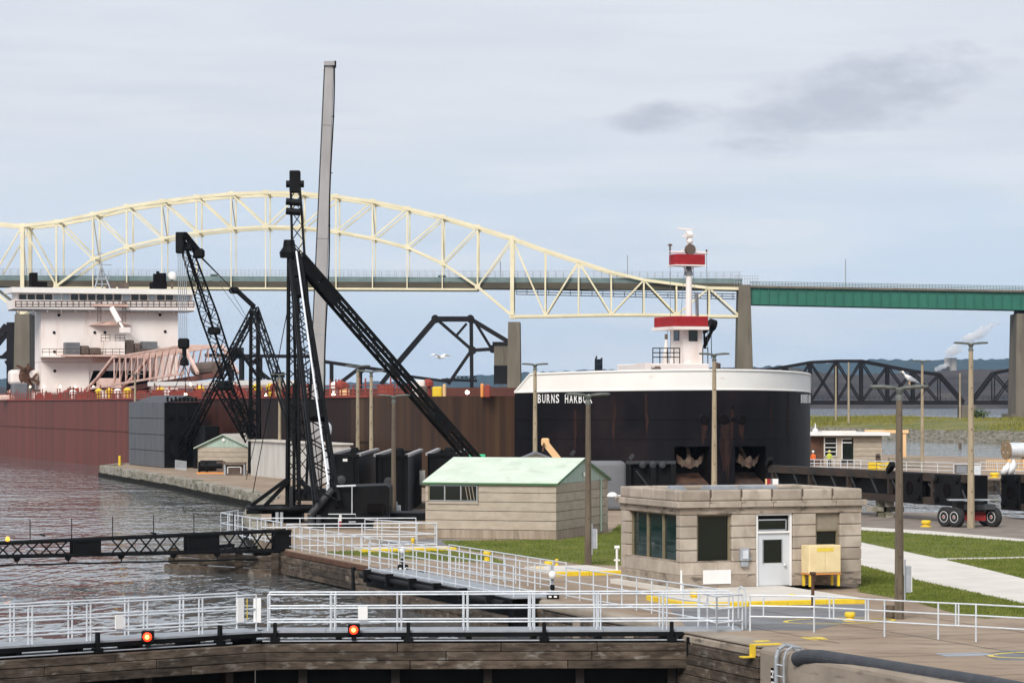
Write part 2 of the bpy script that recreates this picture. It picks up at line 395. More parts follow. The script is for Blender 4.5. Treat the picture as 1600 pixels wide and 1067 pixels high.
def railing(parent, pts, h, rails, post, mt='galv', r=.024, name='handrail', gap=0, base=0.0, sub=True, kick=None):
    """posts and rails along a polyline; sub: grouped under one part of the parent"""
    if sub:
        hr = part(MB().box(Vector(pts[0]) + Zv * base, .09, .09, .012), name, mt, parent)
    else: hr = parent
    for a, b in zip(pts, pts[1:]):
        a = Vector(a); b = Vector(b); ln = (b - a).length; k = max(1, round(ln / post)); d = (b - a) / ln
        for i in range(k + 1):
            p = a + (b - a) * i / k
            rod('post', mt, hr, p + Zv * base, p + Zv * h, r)
            if gap and 0 < i < k: rod('post', mt, hr, p + d * gap + Zv * base, p + d * gap + Zv * h, r)
        for z in rails:
            rod('rail', mt, hr, a + Zv * z, b + Zv * z, r)
    return hr
# ------------------------------------------------------------------ the setting: water, land, far shore
def water_mat(key, col, s1, s2, st):
    m = bpy.data.materials.new(key); m.use_nodes = True; t = m.node_tree; b = t.nodes['Principled BSDF']; n = t.nodes.new; l = t.links.new
    b.inputs['Base Color'].default_value = (*col, 1); b.inputs['Roughness'].default_value = .03; b.inputs['IOR'].default_value = 1.40
    pos = n('ShaderNodeNewGeometry').outputs['Position']
    hs = []
    for sc_, det, amp in ((s1, 2, 2.2), (s2, 1, .35), ((.10, .16, 1), 2, 3.0)):
        mp = n('ShaderNodeMapping'); l(pos, mp.inputs[0]); mp.inputs['Scale'].default_value = sc_; mp.inputs['Rotation'].default_value = (0, 0, R(4))
        q = n('ShaderNodeTexNoise'); l(mp.outputs[0], q.inputs[0]); q.inputs['Scale'].default_value = 1; q.inputs['Detail'].default_value = det
        a = n('ShaderNodeMath'); a.operation = 'MULTIPLY'; l(q.outputs[0], a.inputs[0]); a.inputs[1].default_value = amp; hs.append(a.outputs[0])
    a = n('ShaderNodeMath'); a.operation = 'ADD'; l(hs[0], a.inputs[0]); l(hs[1], a.inputs[1])
    a2 = n('ShaderNodeMath'); a2.operation = 'ADD'; l(a.outputs[0], a2.inputs[0]); l(hs[2], a2.inputs[1])
    mp = n('ShaderNodeMapping'); l(pos, mp.inputs[0]); mp.inputs['Scale'].default_value = (.035, .02, 1)
    q = n('ShaderNodeTexNoise'); l(mp.outputs[0], q.inputs[0]); q.inputs['Scale'].default_value = 1; q.inputs['Detail'].default_value = 3
    gr_ = n('ShaderNodeMapRange'); l(q.outputs[0], gr_.inputs[0]); gr_.inputs[1].default_value = .35; gr_.inputs[2].default_value = .65; gr_.inputs[3].default_value = .55; gr_.inputs[4].default_value = 1.3
    a3 = n('ShaderNodeMath'); a3.operation = 'MULTIPLY'; l(a2.outputs[0], a3.inputs[0]); l(gr_.outputs[0], a3.inputs[1]); a2 = a3
    bp = n('ShaderNodeBump'); bp.inputs['Strength'].default_value = 1; bp.inputs['Distance'].default_value = st
    l(a2.outputs[0], bp.inputs['Height']); l(bp.outputs[0], b.inputs['Normal'])
    M[key] = m
water_mat('water', (.11, .117, .118), (1.25, .38, 1), (2.8, .9, 1), .125)
water_mat('water_far', (.03, .035, .04), (.06, .2, 1), (.3, .8, 1), .6)
LEAF_R = (L(0, 0), Vector((-7.5, 81.5, 0)))
LEAF_L = (LEAF_R[1], LEAF_R[1] + Vector((-.788, -.616, 0)) * 13.6)
def flat(pts, z): m = MB(); m.add([Vector((p[0], p[1], z)) for p in pts], [tuple(range(len(pts)))]); return m
m = MB()
for q in ([L(.5, 0), LEAF_R[1] + U * .5, LEAF_L[1] + U * .5, L(60, -150), L(330, -150), L(330, 330), L(0, 330), L(0, 20)],
          [L(330, -150), L(330, 330), L(1400, 1400), L(1400, -900)]):
    m.add([Vector((p[0], p[1], WZ)) for p in q], [tuple(range(len(q)))])
struct(m, 'water', 'water')
m = MB(); m.add([Vector((p[0], p[1], WZ - .006)) for p in (L(1390, -890), L(1390, 1390), Vector((6000, 13500, 0)), Vector((-6000, 13500, 0)))], [(0, 1, 2, 3)])
m.add([Vector((p[0], p[1], WZ - .006)) for p in (L(-100, 330), L(-100, 1500), L(1390, 1390), L(330, 330))], [(0, 1, 2, 3)])
struct(m, 'water', 'water_far')
struct(flat([L(.4, 0), LEAF_R[1], LEAF_L[1], L(-70, -24.4), L(-70, 0)], -7.5), 'water', 'water')
# lock island with the guide pier running out to the left
land = [(-70, 0), (-5.6, -.02), (0, 0), (46.5, 0), (60, 2.2), (89, 9.0), (117, 18.0), (165, 22.6), (213, 25.6), (222, 29.4), (222, 34.3), (98, 34.5), (93, 42.5), (70.6, 42.6), (64, 48.5), (50, 90), (-70, 90)]
struct(MB().prism([L(*p) for p in land], -10, 0), 'ground', 'concrete_ground')
struct(MB().prism([L(-70, -24.4), L(-70, -60), L(170, -60), L(170, -24.4)], -10, 0), 'ground', 'concrete_ground')
# facing of the guide pier: rough pale capping stones above the dark water line
kb = [(60, 2.2), (89, 9.0), (117, 18.0), (165, 22.6), (213, 25.6), (222, 29.4), (222, 34.3)]
capping = struct(MB().prism([L(213, 25.7), L(213.2, 25.9), L(213, 26.2)], -.02, .01), 'pier_facing', 'pier_concrete')
for (a, b) in zip(kb, kb[1:]):
    a3, b3 = L(*a), L(*b); ln = (b3 - a3).length; k = max(1, round(ln / 2.6)); d = (b3 - a3) / ln; nrm = Vector((-d.y, d.x, 0))
    for i in range(k):
        p = a3 + d * (ln * i / k); le = ln / k - .05
        o1 = random.uniform(.02, .16); ht = random.uniform(.62, .80)
        mm = MB().para(p + nrm * o1 - nrm * .9 + Zv * (-ht), d * le, nrm * .9, Zv * (ht + random.uniform(.03, .14)))
        part(mm, 'stone', 'pier_concrete', capping, bevel=.05)
    part(MB().para(a3 - nrm * .9 - Zv * 3 - d * .1, d * (ln + .2), nrm * 1.12, Zv * 2.33), 'wet_course', 'wet_stone', capping)
# far lock wall, the canal behind it and the grassy bank
struct(MB().prism([L(*p) for p in [(150, 69.2), (141, 88.6), (60, 118), (40, 118), (40, 165), (330, 119), (430, 100), (430, 69.2)]], -10, 0), 'ground', 'concrete_ground')
bank = MB()
rows = [(236, -8), (236, 1.2), (243, 1.5), (252, 2.0), (266, 2.55), (300, 2.6), (330, .6), (340, -8)]
us = [100 + 12 * i for i in range(60)]
vs = []
for u in us:
    for v, z in rows:
        k = 0 if z < 0 else (.35 * math.sin(u * .045) + .25 * math.sin(u * .13 + v)) * (v > 240)
        vs.append(L(u, v, z + k))
n = len(rows)
fs = [(i * n + j, (i + 1) * n + j, (i + 1) * n + j + 1, i * n + j + 1) for i in range(len(us) - 1) for j in range(n - 1)]
bank.add(vs, fs)
struct(bank, 'bank', 'bank')
# stone facing of the canal bank
fc = struct(MB().prism([L(100, 236.1), L(101, 236.1), L(101, 236.4)], 1.0, 1.21), 'bank_wall', 'pier_concrete')
for i in range(110):
    u = 250 + i * 4.2
    o1 = random.uniform(.1, .5)
    part(MB().para(L(u, 236.6, -2.2), U * 4.12, V * (-.6 - o1), Zv * random.uniform(3.1, 3.5)), 'stone', 'pier_concrete', fc)
# wild grass on that bank, many blades
gv, gf = [], []
for i in range(26000):
    u = random.uniform(230, 560); q = random.random() ** .8; v = 239 + q * 62
    z = 1.4 + (v - 243) / 23 * 1.05 if v < 266 else 2.45
    h = random.uniform(.4, 1.0) * (1 + .5 * math.sin(u * .07) * math.sin(v * .11)); wd = random.uniform(.10, .28); a = random.random() * 6.28
    p = L(u, v, z); dx = Vector((math.cos(a), math.sin(a), 0)) * wd; ln = Vector((random.uniform(-.4, .4), random.uniform(-.4, .4), 0)) * h
    k = len(gv); gv += [p - dx, p + dx, p + ln + Zv * h]; gf.append((k, k + 1, k + 2))
solo(MB().add(gv, gf), 'tall_grass', 'tall_grass', 'tall yellow-green grass growing along the far canal bank', 'grass', L(300, 240, 1.5), kind='stuff')
# hills
def hill(name, mt, d, prof, depth, jag, seed, step=6):
    rnd = random.Random(seed)
    xs = list(range(prof[0][0], prof[-1][0] + 1, step)); mb = MB(); vs = []
    rows = [(0, 0), (.08, .35), (.25, .72), (.45, 1.0), (.7, .85), (1, 0)]
    for x in xs:
        for (xa, ya), (xb, yb) in zip(prof, prof[1:]):
            if xa <= x <= xb: y = ya + (yb - ya) * (x - xa) / (xb - xa); break
        for f_, h_ in rows:
            dd = d + depth * f_
            z = (HC + (YH - y) * (d + depth * .45) / F) * h_ + (rnd.uniform(-jag, jag) * (1 if .05 < h_ else 0))
            vs.append(Vector(((x - 800) / F * (d + depth * .45) , dd, max(z, -3) if h_ else -3)))
    n = len(rows)
    mb.add(vs, [(i * n + j, (i + 1) * n + j, (i + 1) * n + j + 1, i * n + j + 1) for i in range(len(xs) - 1) for j in range(n - 1)])
    return struct(mb, name, mt, smooth=True)
hill('hill', 'hill_green', 9000, [(-700, 590), (200, 592), (480, 606), (560, 596), (640, 598), (750, 586), (850, 581), (950, 577), (1080, 578), (1180, 574), (1300, 566), (1380, 561), (1480, 563), (1560, 560), (1680, 562), (1900, 556), (2300, 580)], 2600, 4, 3)
hill('hill', 'hill_brown', 3300, [(-400, 604), (300, 606), (560, 609), (700, 607), (840, 600), (905, 594), (960, 580), (985, 575), (1090, 574), (1160, 575), (1230, 574), (1270, 580), (1330, 585), (1440, 582), (1520, 577), (1600, 576), (1800, 574), (2100, 590)], 900, 1.0, 5)
# ------------------------------------------------------------------ lawns, walks, kerbs, painted marks (sheets a few millimetres apart)
def sheet(name, mt, pts, z, parent=None): return struct(MB().prism([G(*p) if not isinstance(p, Vector) else p for p in pts], z - .06, z), name, mt, parent)
struct(MB().prism([L(-70, 1.2), L(2, 4.5), L(7.9, 1.2), L(7.9, 9.3), L(9, 9.8), L(4, 13), L(-10, 9), L(-40, 9)], -.05, .004), 'pavement', 'concrete_ground')
sheet('pavement', 'asphalt', [(1078, 985), (1180, 984), (1272, 984), (1352, 966), (1352, 945), (1120, 938), (1040, 945), (1060, 965)], .008)
sheet('pavement', 'gravel', [(1338, 829), (1345, 800), (1480, 800), (1640, 812), (1640, 850), (1450, 834)], .006)
sheet('path', 'white_concrete', [(1330, 822.5), (1450, 829), (1640, 846), (1640, 850), (1450, 835.5), (1330, 828.5)], .012)
LAWN_A = [(1335, 828.6), (1450, 835.5), (1640, 850), (1640, 868.5), (1560, 871), (1466, 872.5), (1335, 845)]
LAWN_B = [(1480, 875.2), (1560, 874), (1640, 871.5), (1640, 914), (1560, 894)]
LAWN_C = [(1344, 884), (1430, 907), (1640, 953), (1640, 962), (1540, 966), (1500, 960), (1420, 938), (1344, 925)]
LAWN_D = [(690, 846), (868, 844), (872, 845), (955, 832), (968, 820), (1010, 820), (1010, 880), (968, 883), (912, 882), (860, 874), (800, 868), (740, 861), (700, 852)]
LAWN_E = [(505, 863), (560, 861), (680, 859), (760, 868), (790, 880), (690, 876), (560, 868)]
for q in (LAWN_A, LAWN_B, LAWN_C, LAWN_D, LAWN_E): sheet('lawn', 'lawn', q, .03)
sheet('path', 'white_concrete', [(1335, 845.3), (1466, 872.8), (1478, 875), (1560, 894.3), (1640, 914.5), (1640, 952.5), (1430, 906.5), (1335, 881)], .022)
sheet('path', 'white_concrete', [(1467, 872.7), (1560, 871.3), (1640, 869), (1640, 871.3), (1560, 873.7), (1479, 875)], .026)
sheet('path', 'asphalt', [(668, 842), (880, 848), (760, 861), (700, 852), (560, 851)], .02)
def inside(p, poly):
    r = False; n = len(poly)
    for i in range(n):
        a, b = poly[i], poly[i - 1]
        if (a[1] > p[1]) != (b[1] > p[1]) and p[0] < (b[0] - a[0]) * (p[1] - a[1]) / (b[1] - a[1]) + a[0]: r = not r
    return r
gv, gf = [], []
for poly, cnt in ((LAWN_A, 16000), (LAWN_B, 9000), (LAWN_C, 20000), (LAWN_D, 22000), (LAWN_E, 4000)):
    W = [G(*p) for p in poly]; x0, x1 = min(p.x for p in W), max(p.x for p in W); y0, y1 = min(p.y for p in W), max(p.y for p in W)
    k2 = 0
    while k2 < cnt:
        p = Vector((random.uniform(x0, x1), random.uniform(y0, y1), .028))
        if not inside(p, W): continue
        k2 += 1
        p += Vector((random.gauss(0, .07), random.gauss(0, .12), -.01))
        h = random.uniform(.04, .10); a = random.random() * 6.28; dx = Vector((math.cos(a), math.sin(a), 0)) * random.uniform(.01, .03)
        k = len(gv); gv += [p - dx, p + dx, p + Zv * h + Vector((random.uniform(-.04, .04), random.uniform(-.04, .04), 0))]; gf.append((k, k + 1, k + 2))
solo(MB().add(gv, gf), 'grass', 'blade', 'short mown green grass covering the lawns', 'grass', L(10, 15, 0), kind='stuff')
# kerbed platforms: white top, yellow edge
def platform(poly, zt, edge, lab):
    struct(MB().prism([L(*p) for p in poly], -.02, zt), 'platform', 'white_concrete')
    kb_ = struct(MB().prism([L(*edge[0]), L(edge[0][0] + .02, edge[0][1]), L(edge[0][0], edge[0][1] + .02)], -.02, zt - .02), 'kerb', 'yellow')
    for a, b in zip(edge, edge[1:]):
        a3, b3 = L(*a), L(*b); d = (b3 - a3); ln = d.length; d /= ln; nrm = Vector((d.y, -d.x, 0)); k = max(1, round(ln / 1.5))
        for i in range(k):
            part(MB().para(a3 + d * (ln * i / k) - Zv * .02, d * (ln / k - .012), nrm * .17, Zv * (zt + .026)), 'kerb_stone', 'yellow', kb_, bevel=.02)
platform([(8.2, 3.6), (8.2, 9.3), (14.7, 9.5), (20.6, 9.5), (20.6, 5.2), (14.7, 5.2), (12, 3.2)], .16, [(12, 3.2), (8.9, 3.05), (8.2, 3.6), (8.2, 9.3)], '')
platform([(25.2, 4.9), (25.2, 7.6), (29, 7.6), (29, 4.9)], .16, [(25.2, 4.7), (25.2, 7.6)], '')
platform([(43.6, 2.7), (43.6, 7.0), (45.2, 7.0), (45.2, 2.7)], .16, [(43.6, 2.5), (43.6, 7.0)], '')
for a_, b_ in (((-5.5, 1.5), (6.5, 1.5)), ((-22, 4.6), (6.8, 4.6)), ((-22, 8.2), (2, 8.2)), ((-4.2, -.2), (-4.2, 9)), ((-9.6, .2), (-9.6, 9)), ((-15, .2), (-15, 9)), ((1.0, 1.2), (1.0, 4.4)), ((16, 1.2), (16, 4.5)), ((22, 1.2), (22, 4.5)), ((34, 1.0), (34, 7)), ((40, 1.0), (40, 7))):
    p_, q_ = L(*a_), L(*b_); dd_ = (q_ - p_).normalized(); nn_ = Vector((-dd_.y, dd_.x, 0)) * .02
    struct(MB().add([p_ - nn_ + Zv * .0155, p_ + nn_ + Zv * .0155, q_ + nn_ + Zv * .0155, q_ - nn_ + Zv * .0155], [(0, 1, 2, 3)]), 'pavement_joint', 'joint')
# painted rings and patches on the pavement
def ring(c, rx, ry, wd, name='painted_ring'):
    mb = MB(); n = 48; vs = []
    for i in range(n):
        t = 2 * math.pi * i / n
        for k in (0, wd): vs.append(c + V * math.cos(t) * (rx - k) + U * math.sin(t) * (ry - k))
    mb.add(vs, [(2 * i, 2 * ((i + 1) % n), 2 * ((i + 1) % n) + 1, 2 * i + 1) for i in range(n)])
    return struct(mb, name, 'yellow_paint')
c_ = G(1312, 970); c_.z = .013; ring(c_, 1.85, 1.1, .14)
c_ = G(1625, 1023); c_.z = .013; ring(c_, 1.5, .9, .16)
sheet('painted_mark', 'yellow_paint', [(1250, 995.5), (1270, 999.5), (1294, 999), (1284, 995)], .012)
sheet('painted_mark', 'yellow_paint', [(1176, 1001), (1182, 1003), (1204, 1002), (1200, 1000)], .012)
sheet('steel_plate', 'galv_dull', [(1460, 1021), (1480, 1025.5), (1560, 1023), (1530, 1019.5)], .014)
struct(MB().prism([p + Vector((0, 0, 0)) for p in [G(1535, 1023), G(1560, 1031), G(1640, 1031), G(1640, 1016), G(1570, 1016)]], -.05, .0105), 'pavement', 'asphalt')
# ------------------------------------------------------------------ highway arch bridge
def bp(x, y, off=0.0):
    d = 800 / (1 + .03 * (x - 800) / F)
    return px(x, y, d) + Vector((.03, 1, 0)).normalized() * off
top = [(-185, 312), (-130, 326), (-75, 339), (-20, 348), (35, 353), (88, 347), (145, 335), (198, 323), (253, 315), (307, 308), (361, 303), (415, 301), (470, 302), (525, 307), (582, 315), (636, 326), (691, 339), (746, 355), (800, 372)]
low = [(-185, 368), (-130, 392), (-75, 418), (-20, 447), (35, 491), (88, 447), (145, 405), (198, 386), (253, 373), (307, 363), (361, 357), (415, 354), (470, 355), (525, 361), (582, 372), (636, 386), (691, 411), (746, 448), (800, 493)]
dk = lambda x: 444.5 + (x + 200) * 6.0 / 1400
rt = [(800, 372), (852, 391), (904, 408), (955, 425), (1006, 437.5), (1057, 444), (1108, 450), (1156, 451)]
rb = [(800, 494), (852, 493.5), (904, 492.5), (955, 491.5), (1006, 491.5), (1057, 492), (1108, 493.5), (1156, 494)]
ab = thing('arch_bridge', 'long cream steel arch truss highway bridge on concrete piers behind the ship', 'bridge', bp(420, 628) - Vector((0, 0, HC)), 0)
def member(name, a, b, wd, mt='cream_steel', par=None, up=None):
    return part(MB().beam(a, b, wd, wd, up=up), name, mt, par if par else ab)
for off in (0, 11.0):
    for i in range(len(top) - 1):
        member('top_chord', bp(*top[i], off), bp(*top[i + 1], off), .92)
        if i not in (3, 4, 17): member('arch_rib', bp(*low[i], off), bp(*low[i + 1], off), .68)
        else: member('lower_chord', bp(*low[i], off), bp(*low[i + 1], off), .75)
        if i > 4 and i < 17: member('tie', bp(top[i][0], dk(top[i][0]) + 3.6, off), bp(top[i + 1][0], dk(top[i + 1][0]) + 3.6, off), .55)
    for i, (x, y) in enumerate(top):
        ly = low[i][1]
        heavy = x in (35, 800)
        member('post', bp(x, y, off), bp(x, ly, off), 1.1 if heavy else .46, up=(0, 1, 0))
        if ly < dk(x) - 4: member('hanger', bp(x, ly, off), bp(x, dk(x) + 3, off), .30, up=(0, 1, 0))
        if i < len(top) - 1:
            left = x >= 35 and x < 415
            if x < 35: a, b = (low[i], top[i + 1])
            elif left: a, b = (top[i], low[i + 1])
            else: a, b = (low[i], top[i + 1])
            member('diagonal', bp(*a, off), bp(*b, off), .42)
        for yy in (y, ly):
            g = bp(x, yy, off)
            part(MB().box(g - Vector((0, 0, .7)), 1.5, .7, 1.4), 'gusset', 'cream_steel', ab)
    for i in range(len(rt) - 1):
        member('top_chord', bp(*rt[i], off), bp(*rt[i + 1], off), .82)
        member('lower_chord', bp(*rb[i], off), bp(*rb[i + 1], off), .7)
        a, b = (rt[i], rb[i + 1]) if i % 2 == 0 else (rb[i], rt[i + 1])
        member('diagonal', bp(*a, off), bp(*b, off), .46)
    for i in range(1, len(rt)):
        member('post', bp(*rt[i], off), bp(*rb[i], off), .46, up=(0, 1, 0))
for i, (x, y) in enumerate(top):           # sway struts between the two arches
    member('sway_strut', bp(x, y, 0), bp(x, y, 11), .55)
    if low[i][1] < 440: member('sway_strut', bp(x, low[i][1], 0), bp(x, low[i][1], 11), .45)
    if i % 2 == 0 and i: member('sway_brace', bp(x, y, 0), bp(x, low[i][1], 11), .26)
    if i < len(top) - 1: member('wind_brace', bp(*top[i], 0 if i % 2 else 11), bp(*top[i + 1], 11 if i % 2 else 0), .22)
def along(xs, ya, yb, o0, o1, name, mt):
    for a, b in zip(xs, xs[1:]):
        part(MB().add([bp(a, dk(a) + ya, o0), bp(b, dk(b) + ya, o0), bp(b, dk(b) + ya, o1), bp(a, dk(a) + ya, o1),
                       bp(a, dk(a) + yb, o0), bp(b, dk(b) + yb, o0), bp(b, dk(b) + yb, o1), bp(a, dk(a) + yb, o1)],
                      [(0, 3, 2, 1), (4, 5, 6, 7), (0, 1, 5, 4), (1, 2, 6, 5), (2, 3, 7, 6), (3, 0, 4, 7)]), name, mt, ab)
XS = list(range(-200, 1161, 68))
along(XS, -7.5, 2.2, .9, 10.1, 'deck', 'deck_brown')
along(XS, -15.5, -8.2, 1.0, 1.3, 'parapet', 'fence_green')
along(XS, -15.5, -8.2, 9.7, 10.0, 'parapet', 'fence_green')
fm = MB()
for x in range(-200, 1160, 12):
    for off in (1.1, 9.9): fm.beam(bp(x, dk(x) - 8, off), bp(x, dk(x) - 26, off), .11, up=(0, 1, 0))
for off in (1.1, 9.9):
    for yy in (-26, -21, -17.5): fm.beam(bp(-200, dk(-200) + yy, off), bp(1160, dk(1160) + yy, off), .075)
part(fm, 'guard_fence', 'galv_dull', ab)
wk = MB()
for yy in (4.5, 8.5, 12.5): wk.beam(bp(806, dk(806) + yy - 2, 3), bp(1150, dk(1150) + yy + 4, 3), .22)
for x in range(806, 1151, 17): wk.beam(bp(x, dk(x) + 2.5 + (x - 806) * .0175, 3), bp(x, dk(x) + 10.6 + (x - 806) * .0175, 3), .16, up=(0, 1, 0))
part(wk, 'inspection_walkway', 'rail_black', ab)
def bpier(x0, x1, xb0, xb1, yt, yb, name='pier', par=None, cap=True):
    a = [bp(x0, yt, -1), bp(x1, yt, -1), bp(x1, yt, 12), bp(x0, yt, 12)]
    b = [bp(xb0, yb, -2), bp(xb1, yb, -2), bp(xb1, yb, 13), bp(xb0, yb, 13)]
    m_ = MB().add(b + a, [(0, 3, 2, 1), (4, 5, 6, 7), (0, 1, 5, 4), (1, 2, 6, 5), (2, 3, 7, 6), (3, 0, 4, 7)])
    return part(m_, name, 'bridge_pier', par or ab)
bpier(24, 47, 22, 49, 491, 668)
bpier(794, 812, 792, 814, 503, 668)
bpier(1154, 1172, 1150, 1178, 445, 640)
for x in (25, 46): part(MB().box(bp(x, 487, 5) - Vector((0, 0, 1)), 1.2, 6, 1.6), 'bearing', 'galv_dull', ab)
# lamp standards on the deck
for x, y in ((981, 396), (780, 405)):
    part(MB().tube(bp(x, dk(x) - 8, 10), bp(x, y, 10), .13), 'lamp_post', 'galv_dull', ab)
# green plate girder approach
gb = thing('girder_bridge', 'dark green plate girder bridge approach span at the right', 'bridge', bp(1380, 628) - Vector((0, 0, HC)), 0)
gy = lambda x: 449.5 + (x - 1172) * (457 - 449.5) / 428
gl = lambda x: 475.5 + (x - 1172) * (484.5 - 475.5) / 428
def gbox(a, b, ya, yb, o0, o1, name, mt):
    return part(MB().add([bp(a, ya(a), o0), bp(b, ya(b), o0), bp(b, ya(b), o1), bp(a, ya(a), o1), bp(a, yb(a), o0), bp(b, yb(b), o0), bp(b, yb(b), o1), bp(a, yb(a), o1)],
                        [(0, 3, 2, 1), (4, 5, 6, 7), (0, 1, 5, 4), (1, 2, 6, 5), (2, 3, 7, 6), (3, 0, 4, 7)]), name, mt, gb)
xs = [1172 + 14.6 * i for i in range(40)]
for o0 in (.5, 10):
    gbox(1172, 1780, gy, gl, o0, o0 + .35, 'girder', 'girder_green')
    gbox(1172, 1780, lambda x: gl(x) - 1.2, gl, o0 - .35, o0 + .7, 'flange', 'girder_green')
    gbox(1172, 1780, gy, lambda x: gy(x) + 1.0, o0 - .35, o0 + .7, 'flange', 'girder_green')
for x in xs: part(MB().beam(bp(x, gy(x) + 1.2, .3), bp(x, gl(x) - 1.4, .3), .22, .45, up=(0, 1, 0)), 'stiffener', 'girder_green', gb)
gbox(1166, 1780, lambda x: gy(x) - 3.4, lambda x: gy(x) - .1, -.4, 11.4, 'deck', 'bridge_pier')
rl = MB()
for x in range(1172, 1780, 5): rl.beam(bp(x, gy(x) - 3, 0), bp(x, gy(x) - 9.5, 0), .14, up=(0, 1, 0))
for yy in (-9.5, -7, -5): rl.beam(bp(1172, gy(1172) + yy, 0), bp(1780, gy(1780) + yy, 0), .16)
part(rl, 'railing', 'fence_green', gb)
bpier(1588, 1606, 1585, 1610, 490, 652, par=gb)
part(MB().box(bp(1597, 490, 5) - Vector((0, 0, .1)), 2.0, 7, 1.0), 'bearing', 'rail_black', gb)
part(MB().box(bp(1597, 652, 5) - Vector((0, 0, 3)), 7.5, 16, 4), 'pier_base', 'bridge_pier', gb)
part(MB().tube(bp(1326, gy(1326) - 3, 10), bp(1326, 402, 10), .16), 'lamp_post', 'galv_dull', gb)
fp = MB()
for x in range(1148, 1187, 4): fp.beam(bp(x, 447, .5), bp(x, 431, .5), .1, up=(0, 1, 0))
for yy in (431, 436, 441): fp.beam(bp(1148, yy, .5), bp(1186, yy, .5), .09)
part(fp, 'guard_fence', 'galv_dull', gb)
# truck and car on the deck
def deck_vehicle(x, name, lab, cat, mt, ln):
    c = bp(x, dk(x) - 7.4, 4); t = thing(name, lab, cat, c, 0)
    part(MB().extr([c + Vector((-ln / 2, 1, .5)), c + Vector((ln / 2, 1, .5)), c + Vector((ln / 2, 1, 1.25)), c + Vector((ln * .18, 1, 1.3)), c + Vector((ln * .1, 1, 2.15)), c + Vector((-ln * .28, 1, 2.15)), c + Vector((-ln * .34, 1, 1.3)), c + Vector((-ln / 2, 1, 1.2))], (0, -1.9, 0)), 'body', mt, t)
    part(MB().extr([c + Vector((ln * .14, 1.02, 1.35)), c + Vector((ln * .08, 1.02, 2.0)), c + Vector((-ln * .25, 1.02, 2.0)), c + Vector((-ln * .29, 1.02, 1.35))], (0, -1.94, 0)), 'window', 'glass', t)
    for sx in (-.31, .33):
        for sy in (-.95, .95): part(MB().tube(c + Vector((ln * sx, sy - .12, .38)), c + Vector((ln * sx, sy + .12, .38)), .38, n=12), 'wheel', 'tyre', t)
deck_vehicle(692, 'pickup_truck', 'dark green pickup truck crossing the arch bridge', 'truck', 'girder_green', 5.2)
deck_vehicle(334, 'van', 'dark green van on the arch bridge above the ship', 'van', 'leaf', 5.0)
# ------------------------------------------------------------------ railway truss bridge
D2 = 1040.0
def rp(x, y, off=0.0): return px(x, y, D2) + Vector((0, off, 0))
def rail_span(nodes, yb, lab, xo, full=True):
    t = thing('railway_bridge', lab, 'bridge', rp(xo, YH) - Vector((0, 0, HC)), 0)
    for off in (0, 6.0):
        for (xa, ya), (xb, yb_) in zip(nodes, nodes[1:]): part(MB().beam(rp(xa, ya, off), rp(xb, yb_, off), 1.1), 'top_chord', 'rail_black', t)
        part(MB().beam(rp(nodes[0][0], yb, off), rp(nodes[-1][0], yb, off), 1.0, 1.5), 'lower_chord', 'rail_black', t)
        inn = nodes[1:-1]
        for i, (x, y) in enumerate(inn):
            part(MB().beam(rp(x, y, off), rp(x, yb, off), .8 if 0 < i < len(inn) - 1 else .4, up=(0, 1, 0)), 'post', 'rail_black', t)
            if i < len(inn) - 1:
                x2, y2 = inn[i + 1]
                part(MB().beam(rp(x, y, off), rp(x2, yb, off), .5), 'diagonal', 'rail_black', t)
                part(MB().beam(rp(x, yb, off), rp(x2, y2, off), .5), 'diagonal', 'rail_black', t)
    for x, y in nodes[1:-1]: part(MB().beam(rp(x, y, 0), rp(x, y, 6), .6), 'cross_strut', 'rail_black', t)
    part(MB().add([rp(nodes[0][0], yb - 3, .5), rp(nodes[-1][0], yb - 3, .5), rp(nodes[-1][0], yb - 3, 5.5), rp(nodes[0][0], yb - 3, 5.5),
                   rp(nodes[0][0], yb + 1, .5), rp(nodes[-1][0], yb + 1, .5), rp(nodes[-1][0], yb + 1, 5.5), rp(nodes[0][0], yb + 1, 5.5)],
                  [(0, 3, 2, 1), (4, 5, 6, 7), (0, 1, 5, 4), (1, 2, 6, 5), (2, 3, 7, 6), (3, 0, 4, 7)]), 'deck', 'rail_black', t)
    h = MB()
    for xx in range(int(nodes[0][0]), int(nodes[-1][0]), 8): h.beam(rp(xx, yb - 3, 0), rp(xx, yb - 10, 0), .1, up=(0, 1, 0))
    for yy in (yb - 10, yb - 7): h.beam(rp(nodes[0][0], yy), rp(nodes[-1][0], yy), .1)
    part(h, 'walkway_rail', 'rail_black', t)
    return t
rail_span([(1110, 629), (1150, 585), (1188, 580), (1228, 573), (1267, 566), (1308, 564), (1347, 564), (1388, 572), (1428, 580), (1469, 585), (1506, 628)], 629, 'dark camelback railway truss span right of the ship bow', 1308)
rail_span([(1520, 628), (1554, 583), (1594, 575), (1634, 567), (1674, 564), (1714, 564), (1754, 571), (1794, 579), (1834, 584), (1870, 628)], 629, 'dark railway truss span at the right edge behind the concrete bridge pier', 1690)
for x, xx in ((1513, 'stone bridge pier under the joint of the two railway truss spans'), ):
    p = rp(x, 632, -1); p.z = -3
    solo(MB().box(p + Vector((0, 4, 0)), 5.5, 11, 3 + HC - (632 - YH) * D2 / F - .3), 'bridge_pier', 'bridge_pier', xx, 'pier', p, bevel=.2)
